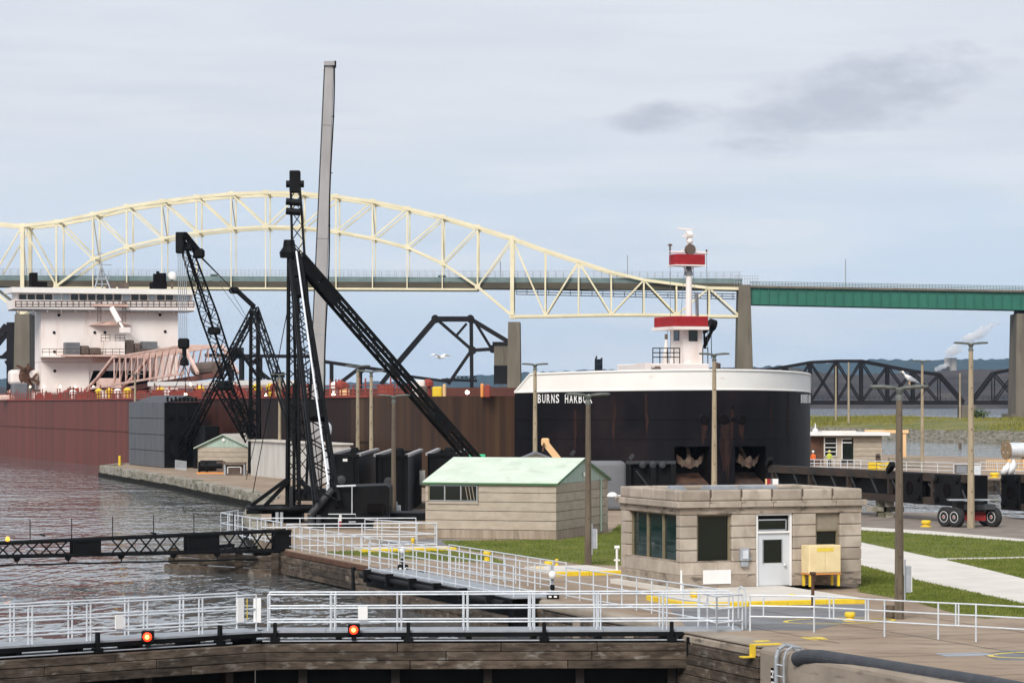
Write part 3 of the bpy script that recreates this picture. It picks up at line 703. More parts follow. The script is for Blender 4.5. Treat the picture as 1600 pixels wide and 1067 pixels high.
# lamp posts and wires by the railway bridge
for x, yt, d in ((1306, 572, 640), (1326, 566, 600), (1500, 583, 640)):
    p = pz(x, d, 2.2); q = px(x, yt, d)
    solo(MB().tube(p, q, .26, .17, n=8), 'utility_pole', 'pole', {1306: 'thin wooden pole standing in the grass nearest the ship bow', 1326: 'taller wooden pole in the grass beside a thin one', 1500: 'slim wooden pole in the grass near the railway bridge joint'}[x], 'pole', p)
# raised bascule bridge and its approach, left of the concrete pier
D3 = 900.0
def sp_(x, y, off=0.0): return px(x, y, D3) + Vector((0, off, 0))
bb = thing('bascule_bridge', 'black railway bascule bridge with trusses and counterweight tower behind the ship deck', 'bridge', pz(735, D3, 0), 0)
mem = [((680, 498), (735, 498), 1.5), ((680, 498), (615, 574), 1.5), ((735, 498), (795, 534), 1.3), ((684, 500), (738, 547), 1.0), ((736, 500), (737, 606), 1.1),
       ((729, 505), (711, 526), .6), ((742, 502), (768, 545), .9), ((738, 547), (770, 545), 1.0), ((770, 545), (795, 549), .9), ((735, 549), (700, 600), .9),
       ((615, 574), (595, 600), 1.2), ((500, 564), (596, 578), 1.1), ((517, 566), (517, 607), .8), ((562, 575), (562, 607), .9), ((520, 606), (558, 577), .9), ((594, 578), (640, 588), 1.0),
       ((640, 588), (700, 596), .9), ((690, 593), (745, 595), .7), ((320, 555), (500, 557), 1.0), ((360, 552), (360, 606), 1.0), ((376, 552), (376, 606), 1.0), ((404, 556), (404, 606), 1.2), ((404, 580), (424, 596), .8), ((372, 552), (350, 575), .8), ((380, 555), (398, 568), .8)]
for off in (0, 7):
    for a, b, wd in mem: part(MB().beam(sp_(*a, off), sp_(*b, off), wd, up=(0, 1, 0) if abs(a[0] - b[0]) < 5 else None), 'member', 'rail_black', bb)
for x, y in ((680, 498), (735, 498), (738, 547), (615, 574), (562, 577), (770, 545)):
    part(MB().tube(sp_(x, y, -.8), sp_(x, y, 7.8), 1.3, n=10), 'gusset', 'rail_black', bb)
part(MB().box(sp_(784, 597, 3.5), 5.0, 9, (597 - 538) * D3 / F), 'counterweight', 'bridge_pier', bb)
part(MB().box(sp_(784, 600, 3.5), 5.1, 9.4, 6), 'tower_base', 'rail_black', bb)
part(MB().box(sp_(784, 539, 3.5), 6.0, 10, 1.0), 'counterweight_cap', 'rail_black', bb)
part(MB().box(sp_(368, 560, 3.5), 4.0, 8, 3.6), 'machinery_house', 'rail_black', bb)
lt = MB()
for i in range(6):
    x = 706 + i * 6.5; lt.beam(sp_(x, 596), sp_(x + 3.2, 588), .25); lt.beam(sp_(x + 3.2, 588), sp_(x + 6.5, 596), .25)
lt.beam(sp_(706, 588), sp_(745, 588), .3)
part(lt, 'walkway', 'rail_black', bb)
bl = thing('bascule_tower', 'black railway bridge tower at the left edge behind the ship', 'bridge', pz(16, D3, 0), 0)
for off in (0, 7):
    for a, b, wd in (((-30, 560), (11, 509), 2.2), ((11, 509), (26, 509), 2.2), ((17, 509), (17, 625), 2.4), ((-30, 556), (6, 558), 1.1), ((6, 558), (15, 549), 1.6), ((10, 563), (17, 575), 1.4)):
        part(MB().beam(sp_(*a, off), sp_(*b, off), wd, up=(0, 1, 0) if abs(a[0] - b[0]) < 5 else None), 'member', 'rail_black', bl)
# power station on the far shore
ps = thing('power_station', 'pale twin concrete stacks of a power station on the far shore', 'factory', pz(1486, 4400, 0), 0)
for x, yt, wd in ((1481, 559, 12), (1490, 559, 11)):
    a = pz(x, 4400, 0); b = px(x, yt, 4400)
    part(MB().lathe(a, [(wd * .55, 0), (wd * .5, (b.z) * .5), (wd * .47, b.z)], 20), 'stack', 'stack_concrete', ps)
part(MB().box(pz(1487, 4415, 0), 24, 28, (YH - 581) * 4400 / F + 6), 'boiler_house', 'hill_brown', ps)
part(MB().box(pz(1478, 4395, 0), 10, 12, (YH - 572) * 4400 / F + 6), 'annex', 'hill_brown', ps)
# small tanks on the skyline
tw = thing('lattice_tower', 'slim dark industrial tower above the ship bulwark on the far shore', 'tower', pz(935, 1500, 0), 0)
for x in (931, 940): part(MB().beam(pz(x, 1500, 0), px(x, 559, 1500), 1.0, up=(0, 1, 0)), 'leg', 'rail_black', tw)
part(MB().tube(pz(934, 1502, 0), px(934, 562, 1502), 1.7, n=12), 'vessel', 'rail_black', tw)
for y in (562, 570, 578, 586): part(MB().beam(px(930, y, 1499.4), px(941, y, 1499.4), .7), 'platform', 'rail_black', tw)
part(MB().tube(px(932, 560, 1500), px(932, 556, 1500), .4), 'vent', 'rail_black', tw)
# ------------------------------------------------------------------ the lake freighter
def SH(s, t, z=0.0): return L(113 + s, 51.5 + t, z)
def SPX(x, y, s):
    p = SH(s, 0); k = (x - 800) / F; t = (k * p.y - p.x) / (V.x - V.y * k)
    q = SH(s, t); q.z = HC - (y - YH) * q.y / F; return q
def SPT(x, y, t):
    p = SH(0, t); k = (x - 800) / F; s = (k * p.y - p.x) / (U.x - U.y * k)
    q = SH(s, t); q.z = HC - (y - YH) * q.y / F; return q
def stations():
    return
BL = 36.0
def hb(s):
    return 16.0 if s >= BL else 16.0 * max(0.0, 1 - (1 - s / BL) ** 2.7) ** .52
arc = [(0.0, 0.0)]
for i in range(1, 90): arc.append((BL * (i / 89) ** 2, hb(BL * (i / 89) ** 2)))
def curve_at_px(x, side):
    """point of the bow curve (s, t) seen at photo column x; side -1 starboard, +1 port"""
    best = None
    for (s0, b0), (s1, b1) in zip(arc, arc[1:]):
        for f in (0, .25, .5, .75):
            s, b = s0 + (s1 - s0) * f, b0 + (b1 - b0) * f
            p = SH(s, side * b); xx = 800 + F * p.x / p.y
            if best is None or abs(xx - x) < best[0]: best = (abs(xx - x), s, side * b)
            if side > 0 and xx > x + 3: return best[1], best[2]
    return best[1], best[2]
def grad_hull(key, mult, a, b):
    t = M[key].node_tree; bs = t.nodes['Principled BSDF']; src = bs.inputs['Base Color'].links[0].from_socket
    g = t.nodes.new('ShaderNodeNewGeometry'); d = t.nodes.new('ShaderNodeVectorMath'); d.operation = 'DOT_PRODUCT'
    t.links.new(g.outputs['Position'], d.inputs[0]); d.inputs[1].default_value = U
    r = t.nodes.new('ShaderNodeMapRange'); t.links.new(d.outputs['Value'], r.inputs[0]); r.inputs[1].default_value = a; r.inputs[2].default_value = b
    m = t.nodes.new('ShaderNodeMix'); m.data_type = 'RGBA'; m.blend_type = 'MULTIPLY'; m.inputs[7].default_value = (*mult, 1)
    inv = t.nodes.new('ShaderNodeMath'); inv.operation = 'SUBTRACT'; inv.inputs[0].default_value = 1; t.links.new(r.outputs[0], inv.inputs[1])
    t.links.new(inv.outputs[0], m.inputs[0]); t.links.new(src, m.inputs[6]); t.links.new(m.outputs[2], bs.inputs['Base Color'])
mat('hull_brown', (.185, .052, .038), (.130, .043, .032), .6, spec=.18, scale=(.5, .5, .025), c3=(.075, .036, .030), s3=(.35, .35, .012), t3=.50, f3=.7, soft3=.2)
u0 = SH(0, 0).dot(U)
grad_hull('hull_brown', (.15, .21, .20), u0 + 70, u0 + 135)     # multiplied darker and browner towards the bow
mat('hull_rust', (.062, .032, .017), (.035, .018, .012), .6, spec=.18, scale=(.7, .7, .03), c3=(.085, .048, .022), s3=(.5, .5, .02), t3=.55, f3=.8)
mat('bow_black', (.0045, .004, .0055), (.009, .008, .010), .5, spec=.10, scale=(.35, .35, .05), c3=(.026, .016, .016), s3=(.22, .22, .16), t3=.50, f3=.85, soft3=.3, bump=.25, bscale=(.5, .5, .35), bdist=.15)
mat('sill_rust', (.045, .03, .026), (.10, .05, .03), .8, scale=(1.2, 1.2, .5))
ship = thing('lake_freighter', 'long brown lake freighter with black bow and white stern house passing the lock', 'ship', SH(0, 0, WZ), A)
ZD = lambda s: 7.15 - .35 * min(1, max(0, (s - 20) / 200))
# plan outline from starboard aft round the stem to port aft
sb = [(300, 16)] + [(300 - 12 * i, 16) for i in range(1, 23)] + [(BL + 6, 16)]
pk = sorted([curve_at_px(x, -1) for x in (1054, 1110)] + [curve_at_px(805, -1), curve_at_px(829, -1)], key=lambda q: -q[0])
pkp = [curve_at_px(x, 1) for x in (1149, 1197)]
left = sorted(set([(s, b) for s, b in arc[::4]] + [(s, abs(t)) for s, t in pk if True]), key=lambda q: -q[0])
left = [q for q in left if q[0] > 0]
right = sorted(set([(s, b) for s, b in arc[::4]] + [(s, abs(t)) for s, t in pkp]), key=lambda q: q[0])
outline = [(s, -b) for s, b in sb] + [(s, -b) for s, b in left] + [(s, b) for s, b in right] + [(s, b) for s, b in reversed(sb)]
sblack = curve_at_px(805, -1)[0]
zw = lambda s: 7.62 - (.018 * s)                # lower edge of the white bulwark
s829 = curve_at_px(829, -1)[0]
zt = lambda s: 9.05 - .028 * s if s <= s829 + .01 else zw(s) + (9.05 - .028 * s - zw(s)) * max(0.02, (sblack - s) / (sblack - s829))
PZ0, PZ1 = HC - (758 - YH) * 207 / F, HC - (697 - YH) * 207 / F
def skin(sel, levels, skip=None):
    mb = MB(); k = len(levels)
    for (a, b) in zip(sel, sel[1:]):
        for j in range(k - 1):
            if skip and skip(a, b, j): continue
            mb.add([SH(a[0], a[1], levels[j](a[0])), SH(b[0], b[1], levels[j](b[0])), SH(b[0], b[1], levels[j + 1](b[0])), SH(a[0], a[1], levels[j + 1](a[0]))], [(0, 1, 2, 3)])
    return mb
def weld(mb):
    q = {}; vs = []; idx = []
    for p in mb.v:
        k = (round(p.x, 3), round(p.y, 3), round(p.z, 3))
        if k not in q: q[k] = len(vs); vs.append(p)
        idx.append(q[k])
    o = MB(); o.v = vs; o.f = [tuple(idx[i] for i in f) for f in mb.f]; return o
c = lambda z: (lambda s: z)
ib = [i for i, p in enumerate(outline) if p[0] <= sblack + .01]
bow = outline[min(ib):max(ib) + 1]
aftS = outline[:min(ib) + 1]; aftP = outline[max(ib):]
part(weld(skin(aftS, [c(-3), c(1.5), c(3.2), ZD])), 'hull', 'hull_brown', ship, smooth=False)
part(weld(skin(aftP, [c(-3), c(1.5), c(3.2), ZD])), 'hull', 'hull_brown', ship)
part(MB().add([SH(300, -16, -3), SH(300, 16, -3), SH(300, 16, 7), SH(300, -16, 7)], [(0, 1, 2, 3)]), 'transom', 'hull_brown', ship)
rp_ = [(s, t - .03) for s, t in aftS if s <= BL + 7]
part(weld(skin(rp_, [c(-2), c(3.2), lambda s: ZD(s) - .02])), 'hull_patch', 'hull_rust', ship)
tA = [curve_at_px(1054, -1), curve_at_px(1110, -1)]; tB = pkp
def pocket(a, b, j):
    if j != 2: return False
    for (p, q) in (tA, tB):
        lo, hi = min(p[1], q[1]), max(p[1], q[1])
        if a[1] >= lo - 1e-4 and b[1] <= hi + 1e-4: return True
    return False
part(weld(skin(bow, [c(-3), c(-.8), c(PZ0), c(PZ1), c(5.4), zw], pocket)), 'bow_plating', 'bow_black', ship, smooth=True)
bw = part(weld(skin(bow, [zw, zt])), 'bulwark', 'ship_bulwark', ship, smooth=True)
inner = [(s + .25, t * .985) for s, t in bow]
part(weld(skin(inner, [c(7.0), zt])), 'bulwark_inside', 'ship_bulwark', ship)
cap = MB().path([SH(s, t, zt(s)) for s, t in bow], .10, 6)
for z_ in (1.9, 3.95, 5.4):
    part(MB().path([SH(s - .012, t * 1.0012, z_) for s, t in bow if abs(t) > 5.2 or z_ > 3.6][:400], .022, 4), 'plate_seam', 'bow_black', ship) if z_ > 3.6 else None
part(cap, 'cap_rail', 'ship_bulwark', ship)
part(MB().path([SH(s, t * 1.002, zw(s)) for s, t in bow], .07, 6), 'strake', 'ship_bulwark', ship)
part(MB().beam(SH(295, -16.03, 3.3), SH(BL + 1, -16.03, 3.3), .12, .10), 'strake', 'hull_brown', ship)
part(MB().beam(SH(295, -16.03, ZD(200) + .05), SH(BL + 1, -16.03, ZD(20) + .05), .25, .22), 'deck_edge', 'ship_red', ship)
# decks
part(MB().add([SH(300, -16, 6.75), SH(BL, -16, 7.1), SH(BL, 16, 7.1), SH(300, 16, 6.75)], [(0, 1, 2, 3)]), 'deck', 'deck_red', ship)
part(MB().add([SH(s, t * .98, 7.1) for s, t in bow] , [tuple(range(len(bow)))]), 'forecastle_deck', 'deck_red', ship)
# anchor pockets and anchors
for (p, q) in (tA, tB):
    a, b = SH(p[0], p[1]), SH(q[0], q[1])
    if p[1] > q[1]: a, b = b, a
    back = U * 2.2
    pk_ = MB()
    A0, A1, B0, B1 = a + Zv * PZ0, a + Zv * PZ1, b + Zv * PZ0, b + Zv * PZ1
    pk_.add([A0, A1, A1 + back, A0 + back], [(0, 1, 2, 3)]); pk_.add([B0, B1, B1 + back, B0 + back], [(0, 1, 2, 3)])
    pk_.add([A1, B1, B1 + back, A1 + back], [(0, 1, 2, 3)])
    pk_.add([A0 + back, B0 + back, B1 + back, A1 + back], [(0, 1, 2, 3)])
    pc = part(pk_, 'anchor_pocket', 'ship_dark', ship)
    part(MB().add([A0, B0, B0 + back + Zv * .9, A0 + back + Zv * .9], [(0, 1, 2, 3)]), 'pocket_sill', 'sill_rust', ship)
    m0 = (a + b) / 2 + U * .55; d = (b - a).normalized(); nr = Vector((d.y, -d.x, 0))
    zc = HC - (724 - YH) * 207 / F
    cr = m0 + Zv * zc
    an = MB()
    an.add([cr + d * x_ + nr * y_ + Zv * z_ for x_, y_, z_ in ((-.55, 0, -.15), (0, .30, -.42), (.55, 0, -.15), (.32, .2, .42), (0, .35, .62), (-.32, .2, .42), (0, -.35, .1))],
           [(0, 1, 4, 5), (1, 2, 3, 4), (0, 6, 1), (1, 6, 2), (2, 6, 3), (3, 6, 4), (4, 6, 5), (5, 6, 0)])
    aa = part(an, 'anchor', 'anchor_rust', ship, bevel=.05)
    for sg in (-1, 1):
        fl = MB(); pts = [(.35, -.05, .50), (.62, .05, .40), (.86, .12, .62), (1.0, .16, .95)]; wd = [.22, .30, .26, .12]
        for k in range(3):
            x0, y0, w0 = pts[k]; x1, y1, w1 = pts[k + 1]
            fl.add([cr + d * (sg * x0) + nr * .1 + Zv * (y0 - .45 * wd[k] * 2 + .1), cr + d * (sg * x0) + nr * .25 + Zv * (y0 + .1 + wd[k]), cr + d * (sg * x1) + nr * .25 + Zv * (y1 + wd[k + 1] + .25 * k), cr + d * (sg * x1) + nr * .1 + Zv * (y1 - wd[k + 1] + .18 * k),
                    cr + d * (sg * x0) - nr * .15 + Zv * (y0 - .1), cr + d * (sg * x1) - nr * .15 + Zv * (y1)], [(0, 1, 2, 3), (0, 3, 5, 4), (1, 2, 5, 4), (0, 1, 4), (3, 2, 5)])
        part(fl, 'fluke', 'anchor_rust', aa)
    part(MB().tube(cr - nr * .3 + Zv * .4, cr - nr * 1.2 + Zv * 1.6, .16, n=10), 'shank', 'anchor_rust', aa)
def on_bow(x, y, side):
    s, t = curve_at_px(x, side); p = SH(s, t); p.z = HC - (y - YH) * p.y / F
    e = .05; s2 = s + e; p2 = SH(s2, side * hb(s2)); p3 = SH(max(s - e, 0), side * hb(max(s - e, 0)))
    tg = (p2 - p3); tg.z = 0; tg.normalize(); nr = Vector((tg.y, -tg.x, 0))
    if nr.dot(Vector((0, -1, 0))) < 0: nr = -nr
    return p, nr
for x, y, r, sd_ in ((1100, 655, .34, -1), (1131.5, 654.5, .34, 1), (1160, 655, .34, 1), (1145, 635, .13, 1), (1145, 655, .15, 1)):
    p, nr = on_bow(x, y, sd_)
    h = part(MB().lathe(p - nr * .1, [(r * 1.25, 0), (r * 1.25, .13), (r, .16), (r, .04), (0, .03)], 18, axis=nr), 'hawse_pipe', 'bow_black', ship, smooth=False)
    part(MB().lathe(p + nr * .03, [(r * .96, 0), (r * .96, .02), (0, .021)], 18, axis=nr), 'hole_shade', 'ship_dark', h)  # near-black disc on the plating, shade of the opening put into its colour
mat('rust_run', (.040, .020, .016), (.016, .010, .010), .8, scale=(3, 3, .6), spec=.1)
for x, y0, y1, sd_, w_ in ((1099, 660, 694, -1, .5), (1103, 660, 685, -1, .2), (1131, 661, 735, 1, .9), (1137, 663, 755, 1, .7), (1143, 640, 700, 1, .35), (1160, 660, 690, 1, .5), (1156, 660, 680, 1, .25), (1125, 668, 720, 1, .4), (1205, 625, 690, 1, .3), (1232, 612, 700, 1, .35), (1010, 615, 680, -1, .3), (960, 618, 700, -1, .4), (900, 640, 712, -1, .3)):
    p, nr = on_bow(x, y0, sd_); q, nq = on_bow(x, y1, sd_); tg = Vector((-nr.y, nr.x, 0))
    vs = []
    for k in range(7):
        f = k / 6; ww = w_ * (.5 + .5 * math.sin(f * 2.4 + .3)) * random.uniform(.7, 1.1) * (1 - .75 * f * f)
        c0 = p + (q - p) * f + nr * .012 + tg * random.uniform(-.06, .06)
        vs += [c0 - tg * ww / 2, c0 + tg * ww / 2]
    part(MB().add(vs, [(2 * k, 2 * k + 1, 2 * k + 3, 2 * k + 2) for k in range(6)]), 'rust_run', 'rust_run', ship)
# name on both bows
def lettering(chars, side):
    pts = []
    xs0 = {'B0': 0}
    lay = [('B', 840, 846.3), ('U', 847.2, 853.2), ('R', 854.2, 860.6), ('N', 861.2, 867.4), ('S', 868.2, 873.8), ('H', 882.8, 889), ('A', 889.6, 896.4), ('R', 897.2, 903.6), ('B', 904.6, 910.8), ('O', 912, 918), ('R', 919, 925.6)]
    for ch, xa, xb in lay:
        (sa, ta), (sb_, tb) = curve_at_px(xa, -1), curve_at_px(xb, -1)
        if side > 0: (sa, ta), (sb_, tb) = (sa, -ta), (sb_, -tb)
        pa, pb = SH(sa, ta), SH(sb_, tb)
        pts.append((ch, pa, pb))
    if side > 0:                                  # reading order runs aft on the port bow
        n = len(pts); pos = [(b, a) for _, a, b in pts][::-1]
        pts = [(pts[i][0], pos[i][0], pos[i][1]) for i in range(n)]
    for ch, pa, pb in pts:
        d = pb - pa; wd = d.length; d.normalize(); nr = Vector((d.y, -d.x, 0))
        tm = text_mb(ch, 1.0, .02, .012)
        x0, x1 = min(v.x for v in tm.v), max(v.x for v in tm.v); y0, y1 = min(v.y for v in tm.v), max(v.y for v in tm.v)
        q = MB(); o = (pa + pb) / 2; zc = HC - (622.8 - YH) * 211 / F
        q.v = [o + d * ((v.x - (x0 + x1) / 2) / (x1 - x0) * wd * .96) + Zv * (zc + (v.y - (y0 + y1) / 2) / (y1 - y0) * .66) + nr * (v.z + .05) for v in tm.v]; q.f = tm.f
        part(q, 'letter', 'white', ship)
lettering('', -1); lettering('', 1)
# ---- forecastle house, pilot tower, mast
def sblk(x0, x1, y0, y1, s, depth, name, mt, par=None, bevel=0):
    a, b = SPX(x0, y1, s), SPX(x1, y1, s); zb = HC - (y1 - YH) * (a.y + b.y) / 2 / F; zh = (y1 - y0) * (a.y + b.y) / 2 / F
    a.z = zb; b.z = zb
    return part(MB().para(a, b - a, U * depth, Zv * zh), name, mt, par or ship, bevel=bevel)
sblk(1018, 1108, 568, 600, 8, 7, 'forecastle_house', 'ship_white', bevel=.05)
sblk(1008, 1017.5, 567, 600, 7.6, 2, 'locker', 'ship_white')
tw_ = sblk(1068, 1098, 514, 568.5, 9, 2.6, 'pilot_tower', 'ship_white')
sblk(1076.5, 1090, 515.5, 533, 8.95, .1, 'window', 'glass', tw_)
p = SPX(1068, 532, 9); part(MB().para(p - V * .02 + U * .8, U * 1.0, V * -.04, Zv * .8), 'window', 'glass', tw_)
sblk(1053, 1108, 510, 515, 8.0, 4.4, 'tower_top', 'ship_white')
sblk(1055, 1107, 494, 510, 8.1, 4.2, 'canvas_dodger', 'canvas_red', bevel=.06)
part(MB().tube(SPX(1076, 496, 9.6), SPX(1076.5, 424, 9.6), .27, .22, n=10), 'mast', 'ship_white', ship)
for dx in (-9, 9): part(MB().tube(SPX(1076, 428, 9.6), SPX(1076 + dx, 415, 9.2), .06), 'strut', 'ship_white', ship)
part(MB().tube(SPX(1076, 430, 9.6), SPX(1076, 414, 9.6), .34, .18, n=8), 'mast_collar', 'grey_box', ship)
sblk(1056, 1103, 413.5, 415.5, 8.9, 1.7, 'crow_platform', 'ship_white')
sblk(1057, 1102, 397, 413.5, 9.0, 1.5, 'canvas_dodger', 'canvas_red', bevel=.04)
part(MB().tube(SPX(1046, 393.5, 9.6), SPX(1106, 395.5, 9.6), .08), 'yard', 'ship_white', ship)
for x_, y_ in ((1047, 381), (1104, 390)):
    part(MB().tube(SPX(x_, y_, 9.6), SPX(x_, 397, 9.6), .07), 'wind_vane', 'machinery', ship)
part(MB().tube(SPX(1044, 383, 9.6), SPX(1050, 383, 9.6), .07), 'wind_vane', 'machinery', ship)
part(MB().tube(SPX(1077, 397, 9.6), SPX(1075, 362, 9.6), .2, .12, n=8), 'topmast', 'ship_white', ship)
part(MB().beam(SPX(1059, 357.5, 9.6), SPX(1082, 358.5, 9.6), .18, .12), 'radar_scanner', 'ship_white', ship)
part(MB().tube(SPX(1072, 367, 9.3), SPX(1080, 367, 9.3), .3, n=12), 'radar_gearbox', 'ship_white', ship)
part(MB().beam(SPX(1066, 369, 9.6), SPX(1087, 368, 9.6), .1), 'yard', 'ship_white', ship)
part(MB().lathe(SPX(1078, 377, 9.2), [(0, -.25), (.2, -.15), (.24, 0), (.18, .18), (0, .26)], 12), 'radome', 'ship_white', ship, smooth=True)
part(MB().lathe(SPX(1079.5, 390, 9.0), [(.42, 0), (.42, .3), (.2, .5), (0, .52)], 14, axis=U), 'searchlight', 'machinery', ship)
for x_ in (1063, 1094): part(MB().tube(SPX(1077, 382, 9.6), SPX(x_, 394, 9.6), .035), 'stay', 'ship_white', ship)
for a_, b_ in (((1047, 397), (1048, 560)), ((1104, 397), (1106, 560)), ((1070, 414), (1064, 494)), ((1083, 414), (1087, 494)), ((1047, 497), (1040, 535))):
    part(MB().tube(SPX(*a_, 9.6), SPX(*b_, 9.6), .018, n=4), 'stay', 'grey_box', ship)
dv = MB().beam(SPX(1100, 543, 11), SPX(1114, 512, 11), .22); dv.beam(SPX(1099, 520, 11), SPX(1114, 509, 11), .25); dv.beam(SPX(1101, 530, 11), SPX(1112, 520, 11), .15); dv.beam(SPX(1100, 512, 11), SPX(1101, 543, 11), .15)
dv.tube(SPX(1108, 506, 11), SPX(1117, 509, 11), .45, n=10)
part(dv, 'davit', 'black_steel', ship)
part(MB().tube(SPX(1111, 512, 11), SPX(1112, 560, 11), .03, n=4), 'davit_wire', 'black_steel', ship)
part(MB().tube(SPX(1088.5, 457, 9.4), SPX(1090, 494, 9.4), .13, .1), 'exhaust', 'grey_box', ship)
fr = MB()
for x_ in (1020, 1031, 1043, 1053, 1062): fr.tube(SPX(x_, 543.5, 8.4), SPX(x_, 569, 8.4), .04, n=5)
for y_ in (544, 551, 558): fr.tube(SPX(1020, y_, 8.4), SPX(1062, y_, 8.4), .04, n=5)
for x_ in (1098, 1106): fr.tube(SPX(x_, 543.5, 8.4), SPX(x_, 569, 8.4), .04, n=5)
fr.tube(SPX(1098, 544, 8.4), SPX(1106, 544, 8.4), .04, n=5)
part(fr, 'railing', 'black_steel', ship)
part(MB().tube(SPX(1040, 568, 9), SPX(1041, 530, 9), .32, .08, n=8), 'post', 'ship_white', ship)
part(MB().tube(SPX(1041, 530, 9), SPX(1041, 522, 9), .12, n=8), 'post_lamp', 'machinery', ship)
part(MB().lathe(SPX(1027, 577, 7.7), [(.12, -.3), (.25, -.15), (.25, .2), (0, .3)], 12, axis=V), 'horn', 'machinery', ship)
part(MB().tube(SPX(1017, 577, 7.7), SPX(1027, 577, 7.7), .06), 'horn_pipe', 'machinery', ship)
part(MB().lathe(SPX(1120, 576, 9), [(0, -.3), (.3, 0), (.3, .4), (0, .5)], 12), 'ventilator', 'machinery', ship)
# ---- cargo deck: hatches, rails, vents, clutter
for i in range(26):
    s0 = 34 + i * 6.7
    part(MB().box(SH(s0, 1, 7.0), 23, 3.4, .9, rz=A), 'hatch_cover', 'deck_red', ship)
dr = MB()
for i in range(150):
    s0 = 26 + i * 1.78; dr.tube(SH(s0, -15.8, ZD(s0)), SH(s0, -15.8, ZD(s0) + random.choice((1.0, 1.05, 1.6))), .07, n=5)
for z_ in (.35, .68, 1.0): dr.tube(SH(26, -15.8, ZD(26) + z_), SH(291, -15.8, ZD(291) + z_), .045, n=5)
part(dr, 'deck_rail', 'ship_red', ship)
for i in range(70):
    s0 = random.uniform(28, 212); t0 = random.uniform(-14.6, -11.5); k = random.random(); b0 = SH(s0, t0, ZD(s0) - .1)
    if k < .3: part(MB().lathe(b0, [(.25, 0), (.25, .9), (.5, 1.0), (.5, 1.35), (.2, 1.6)], 10), 'ventilator', random.choice(('ship_red', 'ship_red', 'yellow', 'ship_white')), ship)
    elif k < .5: part(MB().lathe(b0 + Zv * .7, [(.55, -.12), (.55, -.1), (.3, -.1), (.3, .5), (.55, .5), (.55, .55)], 12, axis=U), 'winch_drum', 'ship_red', ship)
    elif k < .75: part(MB().box(b0, random.uniform(.6, 1.6), random.uniform(.6, 1.4), random.uniform(.7, 1.5), rz=A), 'deck_box', random.choice(('machinery', 'ship_white', 'ship_red', 'ship_red', 'pale_orange')), ship)
    else: part(MB().tube(b0, b0 + Zv * random.uniform(1.3, 2.1), .09), 'stanchion', random.choice(('ship_red', 'machinery')), ship)
for x_, y_ in ((416, 617), (521, 616), (730, 613), (298, 600), (290, 616)):
    q = SPT(x_, y_, -15.6); part(MB().lathe(q, [(0, -.16), (.14, -.08), (.14, .08), (0, .16)], 10), 'deck_lamp', 'white_lamp', ship)
for x0, x1, y0, y1, mt_ in ((676, 691, 603, 613, 'yellow'), (692, 697, 599, 612, 'pale_orange'), (751, 756, 598, 612, 'orange'), (757, 766, 600, 612, 'ship_red'), (644, 664, 593, 602, 'ship_white'), (655, 668, 602, 614, 'machinery'), (592, 608, 600, 613, 'ship_red'), (608, 616, 601, 613, 'ship_red'), (531, 546, 606, 616, 'pale_orange')):
    t0 = -14.0; a = SPT((x0 + x1) / 2, y1, t0); sc_ = a.y / F
    part(MB().box(Vector((a.x, a.y, ZD(60) - .05)), (x1 - x0) * sc_, 1.4, (y1 - y0) * sc_ + max(0, a.z - ZD(60)), rz=0), 'deck_box', mt_, ship, bevel=.08)
# ---- stern house
SF = 222.0
main = sblk(64, 278, 484, 566, SF, 5, 'stern_house', 'ship_white')
sblk(64, 139, 566.2, 622, SF, 5, 'stern_house_lower', 'ship_white')
sblk(242, 278, 566.2, 622, SF, 5, 'stern_house_lower', 'ship_white')
a, b = SPX(139, 581, SF), SPX(242, 581, SF)
sblk(139, 242, 566.2, 579, SF + .3, 4, 'tunnel_lintel', 'ship_white')
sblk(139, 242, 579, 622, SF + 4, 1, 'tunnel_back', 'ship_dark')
part(MB().add([SPX(139, 579, SF + .4), SPX(146, 579, SF + .4), SPX(139, 600, SF + .4)], [(0, 1, 2)]), 'tunnel_corner', 'ship_white', ship)
sblk(22, 305, 470, 484, SF - 1.6, 6, 'bridge_bulwark', 'ship_white')
sblk(27, 301, 459, 470, SF - .6, 4.6, 'wheelhouse', 'ship_white')
sblk(19, 307, 450.5, 458.8, SF - 2.0, 6.8, 'wheelhouse_roof', 'ship_bulwark')
for i in range(20):
    x0 = 30 + i * 13.5
    lit = i in (4, 5, 12, 15, 18, 19)
    wd_ = sblk(x0, x0 + 11, 460, 469, SF - .72, .1, 'window', 'glass_light' if lit else 'glass', main)
sblk(24, 303, 483.6, 485.6, SF - 1.8, 6, 'wing_edge', 'grey_box')
rl = MB()
for i in range(32): rl.tube(SPX(24 + 9 * i, 470, SF - 1.7), SPX(24 + 9 * i, 479, SF - 1.7), .05, n=4)
for y_ in (470.5, 475, 479): rl.tube(SPX(24, y_, SF - 1.7), SPX(303, y_, SF - 1.7), .05, n=4)
part(rl, 'bridge_rail', 'machinery', ship)
for i in range(13): part(MB().beam(SPX(30 + 22 * i, 485, SF - 1.6), SPX(30 + 22 * i, 488, SF - .3), .2), 'bracket', 'ship_white', ship)
for x_, y_ in ((92, 492.5), (84.5, 519.5), (85, 549.5), (85.5, 579.5), (148, 519.5), (164, 519.5), (250, 492), (258, 518)):
    q = SPX(x_, y_, SF - .02); part(MB().lathe(q, [(.22, 0), (.22, .08), (.18, .12), (0, .08)], 12, axis=-U), 'porthole', 'ship_dark', main)
